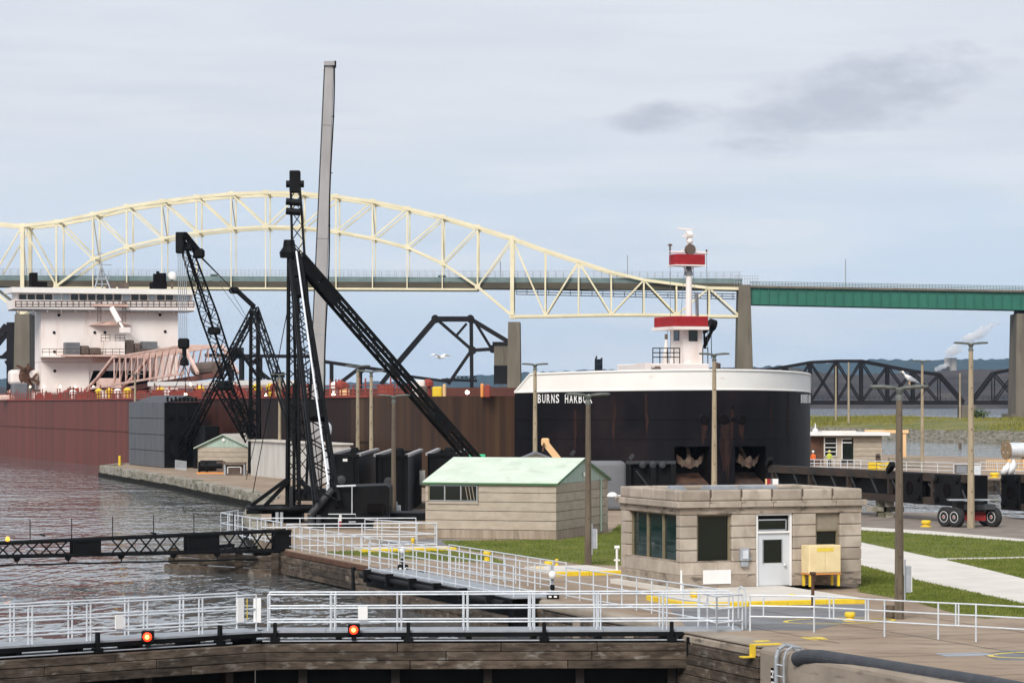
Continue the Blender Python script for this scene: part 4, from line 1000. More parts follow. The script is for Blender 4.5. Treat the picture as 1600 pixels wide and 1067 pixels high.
# platforms, ladders, hoisting gear
pl = MB().add([SPX(138, 508, SF - .1), SPX(172, 500.5, SF - .1), SPX(206, 508, SF - .1), SPX(172, 508, SF - 3)], [(0, 1, 3), (1, 2, 3), (0, 3, 2), (0, 2, 1)]); part(pl, 'hoist_platform', 'ship_pink', ship)
for x_ in (155, 194):
    ld = MB()
    for dx in (-2.6, 2.6): ld.tube(SPX(x_ + dx, 470, SF - 1.8), SPX(x_ + dx, 503, SF - 1.8), .05, n=4)
    for k in range(11): ld.tube(SPX(x_ - 2.6, 472 + k * 3, SF - 1.8), SPX(x_ + 2.6, 472 + k * 3, SF - 1.8), .035, n=4)
    part(ld, 'ladder', 'machinery', ship)
part(MB().beam(SPX(146, 477, SF - 1.9), SPX(200, 477.5, SF - 1.9), .3), 'hoist_beam', 'ship_pink', ship)
part(MB().tube(SPX(175, 482, SF - 3), SPX(187, 504, SF - 5), .42, n=10), 'hoist_cylinder', 'ship_white', ship)
part(MB().tube(SPX(187, 504, SF - 5), SPX(194, 515, SF - 6), .18, n=8), 'hoist_rod', 'ship_white', ship)
part(MB().box(SPX(195, 520, SF - 6), 1.5, .8, .8, rz=A), 'sheave_block', 'ship_white', ship)
for k in range(3): part(MB().tube(SPX(194 + k * 3, 519, SF - 6), SPX(222 + k * 6, 552, SF - 18), .04, n=4), 'hoist_wire', 'machinery', ship)
sblk(95, 242, 554.5, 557, SF - 3, 3, 'gallery', 'ship_pink')
sblk(103, 125, 535, 554, SF - 2, 2, 'deck_locker', 'grey_box'); sblk(223, 246, 533.5, 546, SF - 2, 2, 'deck_locker', 'grey_box')
sblk(163, 195, 533, 554, SF - 2.2, 2, 'winch_house', 'ship_white')
for x0, x1, y0 in ((126, 140, 540), (141, 158, 543), (197, 210, 531), (211, 221, 536)): sblk(x0, x1, y0, 554, SF - 1.8, 1.6, 'winch', 'machinery', bevel=.2)
gr = MB()
for i in range(20): gr.tube(SPX(66 + 11 * i, 545, SF - 2.9), SPX(66 + 11 * i, 555, SF - 2.9), .04, n=4)
for y_ in (545, 550): gr.tube(SPX(66, y_, SF - 2.9), SPX(275, y_, SF - 2.9), .04, n=4)
for x0, x1 in ((158, 172), (180, 195)):
    for y_ in (523, 528, 533): gr.tube(SPX(x0, y_, SF - 2), SPX(x1, y_, SF - 2), .04, n=4)
    for x_ in (x0, (x0 + x1) / 2, x1): gr.tube(SPX(x_, 523, SF - 2), SPX(x_, 534, SF - 2), .04, n=4)
part(gr, 'gallery_rail', 'machinery', ship)
sblk(66, 102, 556, 558, SF - 2.9, 2.9, 'gallery', 'ship_white')
sblk(146, 172, 558, 566, SF - .4, .4, 'rust_panel', 'ship_pink'); sblk(174, 205, 558, 566, SF - .4, .4, 'rust_panel', 'machinery')
# funnels, masts, domes on the roof
for x0, x1, y0 in ((49, 59, 426), (59.4, 74, 440)): sblk(x0, x1, y0, 451, SF + 2, 2, 'funnel', 'ship_dark')
sblk(238, 261, 441, 451, SF + 2, 2, 'funnel', 'ship_dark')
for x_, y_, r_ in ((242, 428, .28), (246.5, 424, .25), (253.5, 427, .62)): part(MB().tube(SPX(x_, 442, SF + 2.6), SPX(x_, y_, SF + 2.6), r_, n=12), 'exhaust_pipe', 'ship_dark', ship)
part(MB().lathe(SPX(269, 437, SF + 3), [(.62, 0), (.66, .5), (.55, .95), (.25, 1.18), (0, 1.22)], 16), 'radome', 'ship_bulwark', ship, smooth=True)
part(MB().tube(SPX(269, 451, SF + 3), SPX(269, 437, SF + 3), .16), 'radome_post', 'machinery', ship)
mm = MB()
for x_, s_ in ((148, SF + 1), (172, SF + 1), (160, SF + 4)): mm.tube(SPX(x_, 451, s_), SPX(158.5, 415, SF + 2), .12, n=6)
for y_ in (420, 428, 436, 444):
    k = (451 - y_) / 36; mm.tube(SPX(148 + 10 * k, y_, SF + 1.3), SPX(172 - 13 * k, y_, SF + 1.3), .08, n=5)
mm.tube(SPX(158.5, 418, SF + 2), SPX(155.5, 392, SF + 2), .1, .05, n=6); mm.tube(SPX(150, 398, SF + 2), SPX(161, 396, SF + 2), .06); mm.tube(SPX(152, 413, SF + 2), SPX(175, 414, SF + 2), .06)
mm.tube(SPX(148, 436, SF + 2), SPX(171, 435, SF + 2), .12)
part(mm, 'mast', 'galv_dull', ship)
for x_ in (173, 193): part(MB().box(SPX(x_, 451, SF + 2), 1.4, 1, .9, rz=A), 'searchlight', 'machinery', ship)
# lights along the lower house, deck machinery in front of it
for x_ in (47, 69, 94, 118, 146): part(MB().lathe(SPX(x_, 604, SF - 1), [(0, -.15), (.12, -.06), (.12, .06), (0, .15)], 8), 'deck_lamp', 'white_lamp', ship)
sblk(52, 63, 608, 622, SF - 3, 2, 'door', 'machinery')
for x0, x1, y0, mt_ in ((80, 106, 615, 'machinery'), (108, 124, 606, 'ship_red'), (128, 142, 612, 'ship_red'), (20, 44, 598, 'grey_box'), (0, 26, 617, 'ship_pink')): sblk(x0, x1, y0, 626, SF - 8, 2, 'winch', mt_, bevel=.2)
for x_ in (133, 199, 185): part(MB().lathe(SPX(x_, 617, SF - 10), [(.9, -.1), (.9, 0), (.4, .05), (.4, .5), (.9, .55), (.9, .65)], 14, axis=V), 'cable_drum', 'ship_red', ship)
part(MB().box(SPX(36, 601, SF + 3), 4.2, 3, 2.2, rz=.3), 'lifeboat_winch', 'ship_white', ship, bevel=.5, seg=2)
part(MB().lathe(SPX(43, 588, SF + 2), [(1.4, -.6), (1.5, 0), (1.4, .6)], 14, axis=(.7, -.7, .1)), 'cowl', 'rusty', ship)
for a_, b_ in (((12, 613), (38, 598)), ((44, 590), (61, 597)), ((26, 571), (38, 577)), ((50, 593), (58, 584)), ((44, 568), (44, 578))): part(MB().beam(SPX(*a_, SF + 1), SPX(*b_, SF + 1), .35), 'davit_arm', 'rusty' if a_[0] > 20 else 'ship_pink', ship)
# unloading boom stowed on deck
ub = part(MB().box(SPT(170, 606, -2), 3, 3, 1.4, rz=A), 'unloading_boom', 'ship_pink', ship)
def boom_truss(P, Q, H0, H1, wd, nb):
    dd = (Q - P); 
    for side_ in (-wd / 2, wd / 2):
        o_ = V * side_
        part(MB().beam(P + o_, Q + o_, .28), 'boom_chord', 'ship_pink', ub); part(MB().beam(P + o_ + Zv * H0, Q + o_ + Zv * H1, .24), 'boom_chord', 'ship_pink', ub)
        for k in range(nb):
            f0, f1 = k / nb, (k + 1) / nb; h0, h1 = H0 + (H1 - H0) * f0, H0 + (H1 - H0) * f1
            part(MB().beam(P + dd * f0 + o_, P + dd * f1 + o_ + Zv * h1, .15), 'boom_brace', 'ship_pink', ub)
            part(MB().beam(P + dd * f0 + o_ + Zv * h0, P + dd * f0 + o_, .14, up=(0, 1, 0)), 'boom_post', 'ship_pink', ub)
    for k in range(nb + 1):
        f0 = k / nb; part(MB().beam(P + dd * f0 - V * wd / 2 + Zv * (H0 + (H1 - H0) * f0), P + dd * f0 + V * wd / 2 + Zv * (H0 + (H1 - H0) * f0), .22), 'boom_strut', 'ship_pink', ub)
P = SPT(206, 601, -2); Q = SPT(318, 583, -2)
boom_truss(P, Q, (601 - 558) * P.y / F, (583 - 540) * Q.y / F, 5.0, 11)
for o_ in (-2.5, 2.5):
    part(MB().beam(P + V * o_ + Zv * 3.9, SPT(180, 590, -2) + V * o_, .4), 'boom_end', 'ship_pink', ub)
    part(MB().beam(SPT(180, 590, -2) + V * o_, SPT(162, 608, -2) + V * o_, .35), 'boom_end', 'ship_pink', ub)
    part(MB().beam(SPT(162, 608, -2) + V * o_, P + V * o_, .35), 'boom_end', 'ship_pink', ub)
    part(MB().beam(Q + V * o_ + Zv * 3.3, SPT(340, 583, -2) + V * o_, .35), 'boom_end', 'ship_pink', ub)
part(MB().beam(SPT(215, 605, -3.5), SPT(345, 585, -3.5), .7, .6), 'conveyor_belt', 'deck_red', ub)
part(MB().tube(SPT(308, 577, -3), SPT(340, 575, -3), .85, n=12), 'drive_drum', 'machinery', ub)
part(MB().beam(SPT(236, 600, -6), SPT(470, 597, -6), .9, .55), 'forward_boom', 'ship_bulwark', ub)
part(MB().beam(SPT(240, 605, -6), SPT(470, 603, -6), .7, .25), 'forward_boom', 'ship_pink', ub)
# ------------------------------------------------------------------ lamp standards
def lamp_pole(H, mt, label, loc, rb, rt, yaw=0, sc=1.0):
    t = thing('lamp_post', label, 'lamp post', loc, yaw, 'twin-headed lamp posts along the lock walls')
    b = Vector(loc)
    m = MB(); n = 8; vs = []
    for z, r in ((0, rb), (.4, rb * .98), (H - .45, rt), (H - .42, rt)):
        for i in range(n): vs.append(b + Vector((math.cos(i / n * 6.283 + .39) * r, math.sin(i / n * 6.283 + .39) * r, z)))
    fs = [(j * n + i, j * n + (i + 1) % n, (j + 1) * n + (i + 1) % n, (j + 1) * n + i) for j in range(3) for i in range(n)] + [tuple(range(n))[::-1], tuple(range(3 * n, 4 * n))]
    part(m.add(vs, fs), 'shaft', mt, t)
    part(MB().lathe(b + Zv * (H - .46), [(rt * 1.15, 0), (rt * 1.1, .12), (rt * .75, .2), (rt * 1.5, .36), (rt * 1.2, .42)], 10), 'bracket', 'lamp_grey', t)
    x = Vector((math.cos(yaw), math.sin(yaw), 0)); y = Vector((-math.sin(yaw), math.cos(yaw), 0))
    for sg in (-1, 1):
        l = MB(); vs = []; k = 8
        prof = [(.06, .05, .05, .0), (.25, .12, .06, .02), (.5, .17, .065, .045), (.75, .17, .06, .05), (.9, .11, .045, .05)]
        for q, hw, th, dz in prof:
            for i in range(k):
                a = i / k * 6.283; vs.append(b + Zv * (H - .07 + dz + math.sin(a) * th) + x * (sg * q * sc) + y * math.cos(a) * hw)
        l.add(vs, [(j * k + i, j * k + (i + 1) % k, (j + 1) * k + (i + 1) % k, (j + 1) * k + i) for j in range(4) for i in range(k)] + [tuple(range(k)), tuple(range(4 * k, 5 * k))])
        part(l, 'luminaire', 'lamp_grey', t, smooth=True)
    for i in range(int(H / 1.1)):
        z = .8 + i * 1.1; r = rb + (rt - rb) * z / H
        part(MB().box(b + Vector((r * .1, -r * .96, z)), .05, .05, .09), 'step_hole', 'machinery', t)
    return t
POLES = [(1405, 86.0, 603, 'pole_dark', 'weathered brown lamp post with a gull on its head, nearest the camera at right', .155, .10),
         (919, 114.7, 615, 'pole_dark', 'brown lamp post on the lawn in front of the green-roofed block building', .16, .105),
         (615, 154.0, 617, 'pole_dark', 'brown lamp post in front of the black steel caissons', .16, .11),
         (1517, 148.0, 535, 'pole', 'tall pale lamp post beside the red wheeled trailer', .205, .12),
         (836, 190.0, 568, 'pole', 'pale lamp post rising before the painted name on the black bow', .19, .125),
         (1116, 165.0, 552, 'pole', 'pale lamp post standing between the two anchor pockets of the bow', .19, .12),
         (559, 200.0, 571, 'pole', 'left one of two close pale lamp posts before the brown hull', .17, .11),
         (580, 192.0, 579, 'pole', 'right one of two close pale lamp posts before the brown hull', .17, .11),
         (437, 250.0, 584, 'pole', 'pale lamp post by the long white shed on the guide pier', .17, .11),
         (1441, 272.0, 563, 'pole', 'slim pale lamp post on the far lock wall beside the canal', .19, .12),
         (211, 300.0, 584, 'pole', 'short lamp post against the hull behind the slate steel gate', .16, .11),
         (894, 300.0, 587, 'pole', 'lamp head just showing over the white bulwark of the bow', .16, .11)]
for x, d, yt, mt, lab, rb, rt in POLES:
    H = HC + (YH - yt) * d / F
    lamp_pole(H, mt, lab, pz(x, d, 0), rb, rt, yaw=random.uniform(-.06, .06))
# meter boxes on two posts
for x, d, y0, y1, lab in ((1419, 85.6, 884, 925, 'grey metal meter box on the post nearest the camera'), (929, 114.4, 826, 857, 'white meter box on the lamp post by the lawn'), (623, 153.6, 789, 817, 'white meter box on the post before the black caissons')):
    c = px(x, y1, d); h = (y1 - y0) * d / F
    t = thing('meter_box', lab, 'box', c, 0)
    part(MB().box(c, .16, .30, h), 'cabinet', 'galv_dull', t, bevel=.01)
    part(MB().box(c + Vector((.09, 0, .02)), .025, .27, h - .04), 'cover', 'white', t)
    part(MB().tube(c + Vector((-.1, 0, -.25)), c + Vector((-.1, 0, h + .2)), .025), 'conduit', 'galv_dull', t)
# ------------------------------------------------------------------ stiff-leg derrick by the lock
T0 = px(458, 395, 156); B0 = pz(458, 156, 0)
dk1 = thing('derrick', 'tall black lattice stiff-leg derrick with upright boom beside the lock', 'crane', B0, 0)
part(MB().lattice(B0 + Zv * .9, T0, .70, 22, .13, .06, w2=.52), 'mast', 'black_steel', dk1)
part(MB().para(B0 + Vector((-.30, -.2, .9)), (.14, 0, 0), (0, .3, 0), (0, 0, T0.z - 1.2)), 'mast_plate', 'black_steel', dk1)
part(MB().para(B0 + Vector((-.02, -.25, .9)), (.16, 0, 0), (0, .3, 0), (0, 0, T0.z * .45)), 'mast_plate', 'black_steel', dk1)
mid = px(474, 560, 157); bt = px(461, 285, 157); pv = px(472, 780, 157)
part(MB().lattice(pv, mid, .45, 10, .09, .05, w2=.95), 'boom', 'black_steel', dk1)
part(MB().lattice(mid, bt, .95, 12, .09, .05, w2=.5), 'boom', 'black_steel', dk1)
part(MB().para(bt + Vector((-.30, -.3, -.6)), (.60, 0, 0), (0, .6, 0), (0, 0, 1.25)), 'boom_head', 'black_steel', dk1, bevel=.05)
part(MB().tube(bt + Vector((-.5, 0, -.1)), bt + Vector((.5, 0, -.1)), .2, n=12), 'sheave', 'black_steel', dk1)
for z_ in (395, 315, 330): part(MB().tube(px(447, z_, 156.4), px(469, z_ + 2, 156.4), .2, n=10), 'sheave', 'black_steel', dk1)
part(MB().lathe(T0 + Vector((-.2, -.3, -.3)), [(.5, 0), (.55, .3), (.35, .6), (.3, 1.0)], 10), 'mast_cap', 'black_steel', dk1)
F1 = pz(814, 161, 0.2); F2 = px(511, 788, 147)
def stiff_leg(P, Q, w0, w1, nb, nm='stiff_leg'):
    l = part(MB().lattice(P, Q, w0, nb, .17, .055, w2=w1, h=w0 * .55), nm, 'black_steel', dk1)
    for f in (0.02, .10, .60):
        c0 = P + (Q - P) * f; c1 = P + (Q - P) * (f + .07); w_ = (w0 + (w1 - w0) * f) * 1.0
        part(MB().beam(c0, c1, w_ + .12, w_ * .55), 'splice_plate', 'black_steel', l)
    return l
stiff_leg(T0 + Vector((.2, 0, -.2)), F1, .92, .92, 26)
stiff_leg(T0 + Vector((.1, -.3, -.2)), F2, .55, 1.2, 22)
part(MB().tube(px(463, 393, 153), px(513, 757, 146.2), .055, n=8), 'conduit', 'galv', dk1)
for a_, b_ in (((449, 748), (392, 790)), ((452, 750), (412, 792)), ((470, 750), (497, 786)), ((466, 752), (520, 784)), ((455, 760), (455, 800))):
    part(MB().beam(px(*a_, 155.5), px(*b_, 155.0), .2), 'brace', 'black_steel', dk1)
part(MB().lathe(pz(446, 155.5, .72), [(2.2, 0), (2.25, .08), (2.2, .2), (1.95, .2), (1.95, 0)], 32), 'bull_wheel', 'black_steel', dk1)
for i in range(6):
    a = i * math.pi / 6; dv_ = Vector((math.cos(a), math.sin(a), 0)) * 2.1; c0 = pz(446, 155.5, .8)
    part(MB().beam(c0 - dv_, c0 + dv_, .14), 'spoke', 'black_steel', dk1)
part(MB().box(pz(450, 155.5, 0), 1.7, 1.7, .72), 'pedestal', 'black_steel', dk1)
for x_ in (433, 440): part(MB().beam(pz(x_, 150, 0), px(x_, 800, 150), .16, up=(0, 1, 0)), 'post', 'galv_dull', dk1)
part(MB().beam(pz(385, 154, .62), pz(500, 154, .70), .2, .24), 'sill', 'black_steel', dk1)
for x_, y_, xb, yb in ((459, 400, 500, 760), (452, 470, 395, 770), (470, 600, 500, 780), (471, 640, 490, 790)):
    part(MB().tube(px(x_, y_, 156), px(xb, yb, 158), .025, n=4), 'cable', 'black_steel', dk1)
# machine block at the foot of the derrick
mh = thing('machine_block', 'low black steel machine block with sloping end at the derrick foot', 'machine', pz(550, 148, 0), 0)
pr = [(484, 822), (484, 806), (488, 800), (519, 768), (524, 761), (604, 758), (608, 762), (608, 822)]
part(MB().extr([px(x, y, 147.5) for x, y in pr], (0, 4.5, 0)), 'body', 'black_steel', mh, bevel=.04)
part(MB().tube(px(486, 803, 147.2), px(520, 764, 147.2), .2, n=10), 'pipe', 'grey_steel', mh)
part(MB().tube(px(486, 803, 147.2), px(486, 822, 147.2), .2, n=10), 'pipe', 'grey_steel', mh)
part(MB().tube(px(498, 804, 147.2), px(498, 822, 147.2), .15, n=10), 'pipe', 'grey_steel', mh)
for a_, b_, r_ in (((550, 760), (550, 803), .028), ((513, 803), (556, 803), .028), ((556, 803), (557, 815), .028), ((545, 815), (557, 815), .028), ((526, 759.5), (556, 758.5), .05)):
    part(MB().tube(px(*a_, 147.2), px(*b_, 147.2), r_, n=6), 'conduit', 'galv', mh)
part(MB().tube(px(532, 804, 147), px(532, 814, 147), .075, n=8), 'valve', 'white', mh); part(MB().tube(px(532, 814, 147), px(532, 822, 147), .07, n=8), 'valve', 'red_paint', mh)
part(MB().box(px(562, 822, 147), .4, .3, .75), 'junction_box', 'black_steel', mh)
part(MB().box(px(587, 800, 147.3), .9, .1, .45), 'panel', 'ship_dark', mh)
for x_ in (598, 610):
    part(MB().tube(pz(x_, 146.8, 0), px(x_, 790, 146.8), .03, n=6), 'ladder_side', 'black_steel', mh)
for k in range(5): part(MB().tube(px(598, 795 + 5 * k, 146.8), px(610, 795 + 5 * k, 146.8), .02, n=6), 'rung', 'black_steel', mh)
# dark steel sills beside it
solo(MB().box(pz(650, 151, 0), 3.6, 3, .75), 'steel_sill', 'black_steel', 'low black steel sill beam left of the block building', 'beam', pz(650, 151, 0), bevel=.03)
solo(MB().box(pz(632, 147, 0), 3.2, 1.6, .40), 'concrete_sill', 'block_base', 'low brown concrete sill behind the white railing', 'sill', pz(632, 147, 0), bevel=.03)
# open-topped steel caissons
lx, gx = Vector((1, -.02, 0)).normalized(), Vector((.02, 1, 0)).normalized()
for xr, d, wpx, yt, ln, lab in ((561, 172, 46, 713, 17.0, 'black open-topped steel caisson nearest the derrick leg, with a small white plate'), (637, 168, 50, 714, 16.0, 'middle black open-topped steel caisson behind the brown lamp post'), (716, 174, 48, 712, 15.0, 'right black open-topped steel caisson under the end of the derrick leg')):
    cr = pz(xr, d, 0); H = HC - (yt - YH) * d / F; wd = wpx * d / F 
    cl = cr - lx * wd
    t = thing('caisson', lab, 'caisson', (cl + cr) / 2 + gx * ln / 2, 0, 'black steel caissons')
    th = .16
    part(MB().para(cl, lx * wd, gx * th, Zv * H), 'front_plate', 'black_steel', t)
    part(MB().para(cl + gx * ln, lx * wd, gx * th, Zv * (H + .12)), 'back_plate', 'black_steel', t)
    part(MB().para(cl, lx * th, gx * ln, Zv * (H + .04)), 'side_plate', 'black_steel', t)
    part(MB().para(cr - lx * th, lx * th, gx * ln, Zv * (H + .04)), 'side_plate', 'grey_steel', t)
    part(MB().para(cl + lx * th + gx * th + Zv * (H - .45), lx * (wd - 2 * th), gx * (ln - th), Zv * .1), 'floor', 'tube_grey', t)
    for s_ in (0, wd - .02): part(MB().beam(cl + lx * s_ + Zv * (H + .1), cl + lx * s_ + gx * ln + Zv * (H + .16), .26, .16), 'rim', 'tube_grey', t)
    part(MB().beam(cl + Zv * (H + .05), cr + Zv * (H + .05), .2, .2), 'rim', 'black_steel', t)
    part(MB().para(cl + lx * wd * .42 + gx * ln * .4 + Zv * (H - .4), lx * .5, gx * .6, Zv * .85), 'lifting_lug', 'black_steel', t, bevel=.1)
    for k in (.18, .8): part(MB().beam(cl + lx * wd * k - gx * .05, cl + lx * wd * k - gx * .05 + Zv * H, .08, .12, up=(0, 1, 0)), 'stiffener', 'black_steel', t)
    if xr == 561:
        part(MB().para(cl + lx * wd * .45 - gx * .03 + Zv * (H - .3), lx * .28, gx * .02, Zv * .16), 'plate', 'white', t)
    part(MB().lathe(cl + lx * wd * .4 - gx * .04 + Zv * 1.9, [(.28, 0), (.28, .05), (.2, .06), (.1, .08)], 14, axis=-gx), 'bollard_eye', 'grey_steel', t)
solo(MB().box(px(660, 757, 176), .35, .3, .9) , 'notice_board', 'white', 'small white notice board between two caissons', 'sign', px(660, 757, 176))
# ------------------------------------------------------------------ tall grey spar
sb0, st0 = pz(489, 190, 0), px(515, 101, 190)
spar = thing('steel_spar', 'very tall leaning grey steel spar rising above the arch bridge', 'spar', sb0, 0)
def taper(a, b, w0, w1, rz):
    m = MB(); d = (b - a).normalized(); x0 = Vector((math.cos(rz), math.sin(rz), 0)); x = (x0 - d * x0.dot(d)).normalized(); y = d.cross(x)
    vs = []
    for p, w in ((a, w0), (b, w1)):
        for i, j in ((-1, -.8), (-.8, -1), (.8, -1), (1, -.8), (1, .8), (.8, 1), (-.8, 1), (-1, .8)): vs.append(p + x * i * w / 2 + y * j * w * .36)
    return m.add(vs, [(i, (i + 1) % 8, 8 + (i + 1) % 8, 8 + i) for i in range(8)] + [tuple(range(8))[::-1], tuple(range(8, 16))])
cuts = [0, .38, .60, .86, 1.0]
for f0, f1 in zip(cuts, cuts[1:]):
    wa, wb = 1.02 - .42 * f0, 1.02 - .42 * f1
    part(taper(sb0 + (st0 - sb0) * f0, sb0 + (st0 - sb0) * (f1 - .0008), wa, wb, .10), 'section', 'tube_grey', spar)
for f0, f1 in zip(cuts, cuts[1:]):
    o_ = Vector((1, 0, 0)); part(MB().beam(sb0 + (st0 - sb0) * f0 - o_ * (.53 - .21 * f0), sb0 + (st0 - sb0) * f1 - o_ * (.53 - .21 * f1), .10, .30), 'shade_strip', 'grey_steel', spar)  # dark strip: shade of the spar's left side put into colour
part(MB().box(st0 + Vector((0, -.1, -.1)), .72, .6, .28), 'head', 'tube_grey', spar)
part(MB().box(st0 + Vector((.36, -.2, -.25)), .2, .3, .45), 'head_block', 'black_steel', spar)
part(MB().lathe(st0 + Vector((-.42, -.3, -.45)), [(0, 0), (.06, .04), (.06, .14), (0, .18)], 10), 'lamp', 'white', spar)
cb = []
for i in range(25):
    f = i / 24; o_ = .30 + .22 * f + .05 * math.sin(f * 17) * (f < .7)
    cb.append(st0 + (sb0 - st0) * f + Vector((o_ + .05, -.3, -.1)))
part(MB().path(cb, .05, 5), 'cable', 'black_steel', spar)
for f in (.12, .25, .37, .5): part(MB().tube(st0 + (sb0 - st0) * f, st0 + (sb0 - st0) * f + Vector((.50, -.3, 0)), .03), 'cable_clip', 'black_steel', spar)
part(MB().box(sb0, 2.2, 2.2, .8), 'foot', 'black_steel', spar)
# pale ventilator pipe
vp = thing('vent_pipe', 'pale grey vent pipe with a pointed hood behind the derrick leg', 'pipe', pz(513, 188, 0), 0)
part(MB().tube(pz(513, 188, 0), px(513, 676, 188), .16, n=12), 'pipe', 'galv', vp)
part(MB().lathe(px(513, 678, 188), [(.2, 0), (.24, .3), (.22, .55), (.06, .78), (0, .8)], 12), 'hood', 'galv', vp)
# ------------------------------------------------------------------ second derrick on the pier
d2 = 262.0
B2 = pz(398, d2, 0); T2 = px(398, 484, d2)
dr2 = thing('derrick', 'black lattice derrick with slanting boom and hook block on the guide pier', 'crane', B2, 0)
part(MB().lattice(B2, T2, 1.0, 20, .2, .08, w2=.7), 'mast', 'black_steel', dr2)
for o_ in (-.42, .16): part(MB().para(B2 + Vector((o_, -.45, 0)), (.22, 0, 0), (0, .5, 0), (0, 0, T2.z - .3)), 'mast_plate', 'black_steel', dr2)
bh, bm_, bf = px(284, 366, 250), px(326, 492, 254), px(392, 688, 259)
part(MB().lattice(bf, bm_, .75, 16, .13, .06, w2=1.1), 'boom', 'black_steel', dr2)
part(MB().lattice(bm_, bh, 1.1, 12, .13, .06, w2=.6), 'boom', 'black_steel', dr2)
for f in (.06, .46): 
    q = bh + (bf - bh) * f; part(MB().box(q - Zv * .35, 1.15, .9, .7), 'splice', 'black_steel', dr2, bevel=.15)
part(MB().box(px(281, 396, 250), .7, .8, 1.9), 'boom_head', 'black_steel', dr2, bevel=.08)
part(MB().beam(px(286, 364, 250), px(309, 394, 251), .3), 'strut', 'black_steel', dr2)
part(MB().beam(px(290, 364, 250), px(312, 391, 251), .2), 'strut', 'black_steel', dr2)
part(MB().box(px(311, 404, 251), 1.0, .8, .9), 'sheave_block', 'black_steel', dr2, bevel=.2)
part(MB().box(px(366, 459, 258), 1.0, .8, .6), 'sheave_block', 'black_steel', dr2, bevel=.2)
for k in (0, 4): part(MB().beam(px(370, 452 + k, 258), px(398, 478 + k, 261), .2), 'strut', 'black_steel', dr2)
for k in range(4): part(MB().tube(px(312 + k, 398 + 2 * k, 251), px(362 + 2 * k, 450 + 2 * k, 258), .035, n=4), 'cable', 'black_steel', dr2)
for k in range(2): part(MB().tube(px(340 + 12 * k, 440, 256), px(384 + 4 * k, 500, 260), .03, n=4), 'cable', 'galv_dull', dr2)
for k in range(5): part(MB().tube(px(278 + 3.2 * k, 394, 250), px(280 + 3.0 * k, 532, 250), .03, n=4), 'cable', 'galv_dull', dr2)
hk = part(MB().box(px(287, 545, 250), 1.0, .7, .95), 'hook_block', 'black_steel', dr2, bevel=.15)
part(MB().tube(px(288, 545, 250), px(288, 556, 250), .2), 'swivel', 'black_steel', hk)
part(MB().lathe(px(288, 572, 250), [(.1, 0), (.45, .1), (.38, .5), (.12, .95)], 8), 'hook', 'black_steel', hk)
for sx in (-1, 1): part(MB().tube(px(288, 570, 250), px(288 + sx * 17, 612, 250), .03, n=4), 'sling', 'black_steel', hk)
part(MB().tube(px(289, 570, 250), px(290, 625, 250), .03, n=4), 'sling', 'black_steel', hk)
for q, w_ in ((pz(270, 287, 0), .9), (pz(486, 238, 0), .95), ):
    part(MB().lattice(T2, q, w_ * .6, 26, .13, .06, w2=w_ * .85), 'stiff_leg', 'black_steel', dr2)
part(MB().lattice(px(343, 600, 252), px(392, 680, 254), .9, 9, .13, .06, w2=1.1), 'lower_boom', 'black_steel', dr2)
part(MB().box(px(352, 610, 252.5), 1.4, 1.0, .9), 'winch', 'black_steel', dr2, bevel=.2)
part(MB().box(px(436, 590, 255), 1.0, .8, .5), 'walkway', 'black_steel', dr2)
for a_, b_ in (((398, 560), (414, 592)), ((398, 640), (388, 676)), ((404, 590), (372, 545))): part(MB().beam(px(*a_, d2 - .6), px(*b_, d2 - .6), .28), 'brace', 'black_steel', dr2)
part(MB().tube(px(420, 600, 255), px(383, 756, 240), .03, n=4), 'guy_wire', 'black_steel', dr2)
# stored steel lock gate at the pier end
gu, gv_ = 203.0, 30.0
gt = thing('stored_gate', 'tall slate grey steel lock gate stored on the pier end against the hull', 'gate', L(gu, gv_), A)
HG = 6.65
part(MB().para(L(gu, gv_ + .12), U * 16.4, V * 3.7, Zv * HG), 'core', 'black_steel', gt)
for k in range(4):
    part(MB().para(L(gu - .02, gv_, .05 + HG * k / 4), U * 16.5, V * .11, Zv * (HG / 4 - .06)), 'panel', 'slate_plate', gt, bevel=.015)
for k in range(4):
    p_ = L(gu - .08, gv_ + .35 + k * 1.0)
    part(MB().para(p_, V * .22, U * .1, Zv * (HG - .1)), 'rib', 'black_steel', gt)
for k in range(3):
    for j in range(3): part(MB().lathe(L(gu - .02, gv_ + .85 + j * 1.0, 1.2 + k * 1.9), [(.26, 0), (.26, .06), (.2, .08), (.2, .02), (0, .015)], 12, axis=-U), 'lightening_hole', 'ship_dark', gt)
part(MB().add([L(gu - .1, gv_ + .2, HG), L(gu - .1, gv_ + 3.9, HG + .2), L(gu + 16.2, gv_ + 3.9, HG + .2), L(gu + 16.2, gv_ + .2, HG), L(gu - .1, gv_ + 2.6, HG + .75), L(gu + 16.2, gv_ + 2.6, HG + .75)], [(0, 1, 4), (2, 3, 5), (0, 4, 5, 3), (1, 2, 5, 4), (0, 3, 2, 1)]), 'top_plate', 'grey_steel', gt)
part(MB().para(L(gu - 7, gv_ + 2.6), U * 5, V * 1.5, Zv * 4.3), 'end_frame', 'black_steel', gt)
for k in range(2): part(MB().lathe(L(gu - 7.02, gv_ + 3.0 + .7 * k, 3.2), [(.25, 0), (.25, .05), (.2, .06), (0, .02)], 12, axis=-U), 'lightening_hole', 'ship_dark', gt)
for k in range(8): part(MB().box(L(gu - .1, gv_ + .4 + .42 * k, HG + .1), .18, .3, .35 + .25 * random.random(), rz=A), 'lug', 'black_steel', gt)
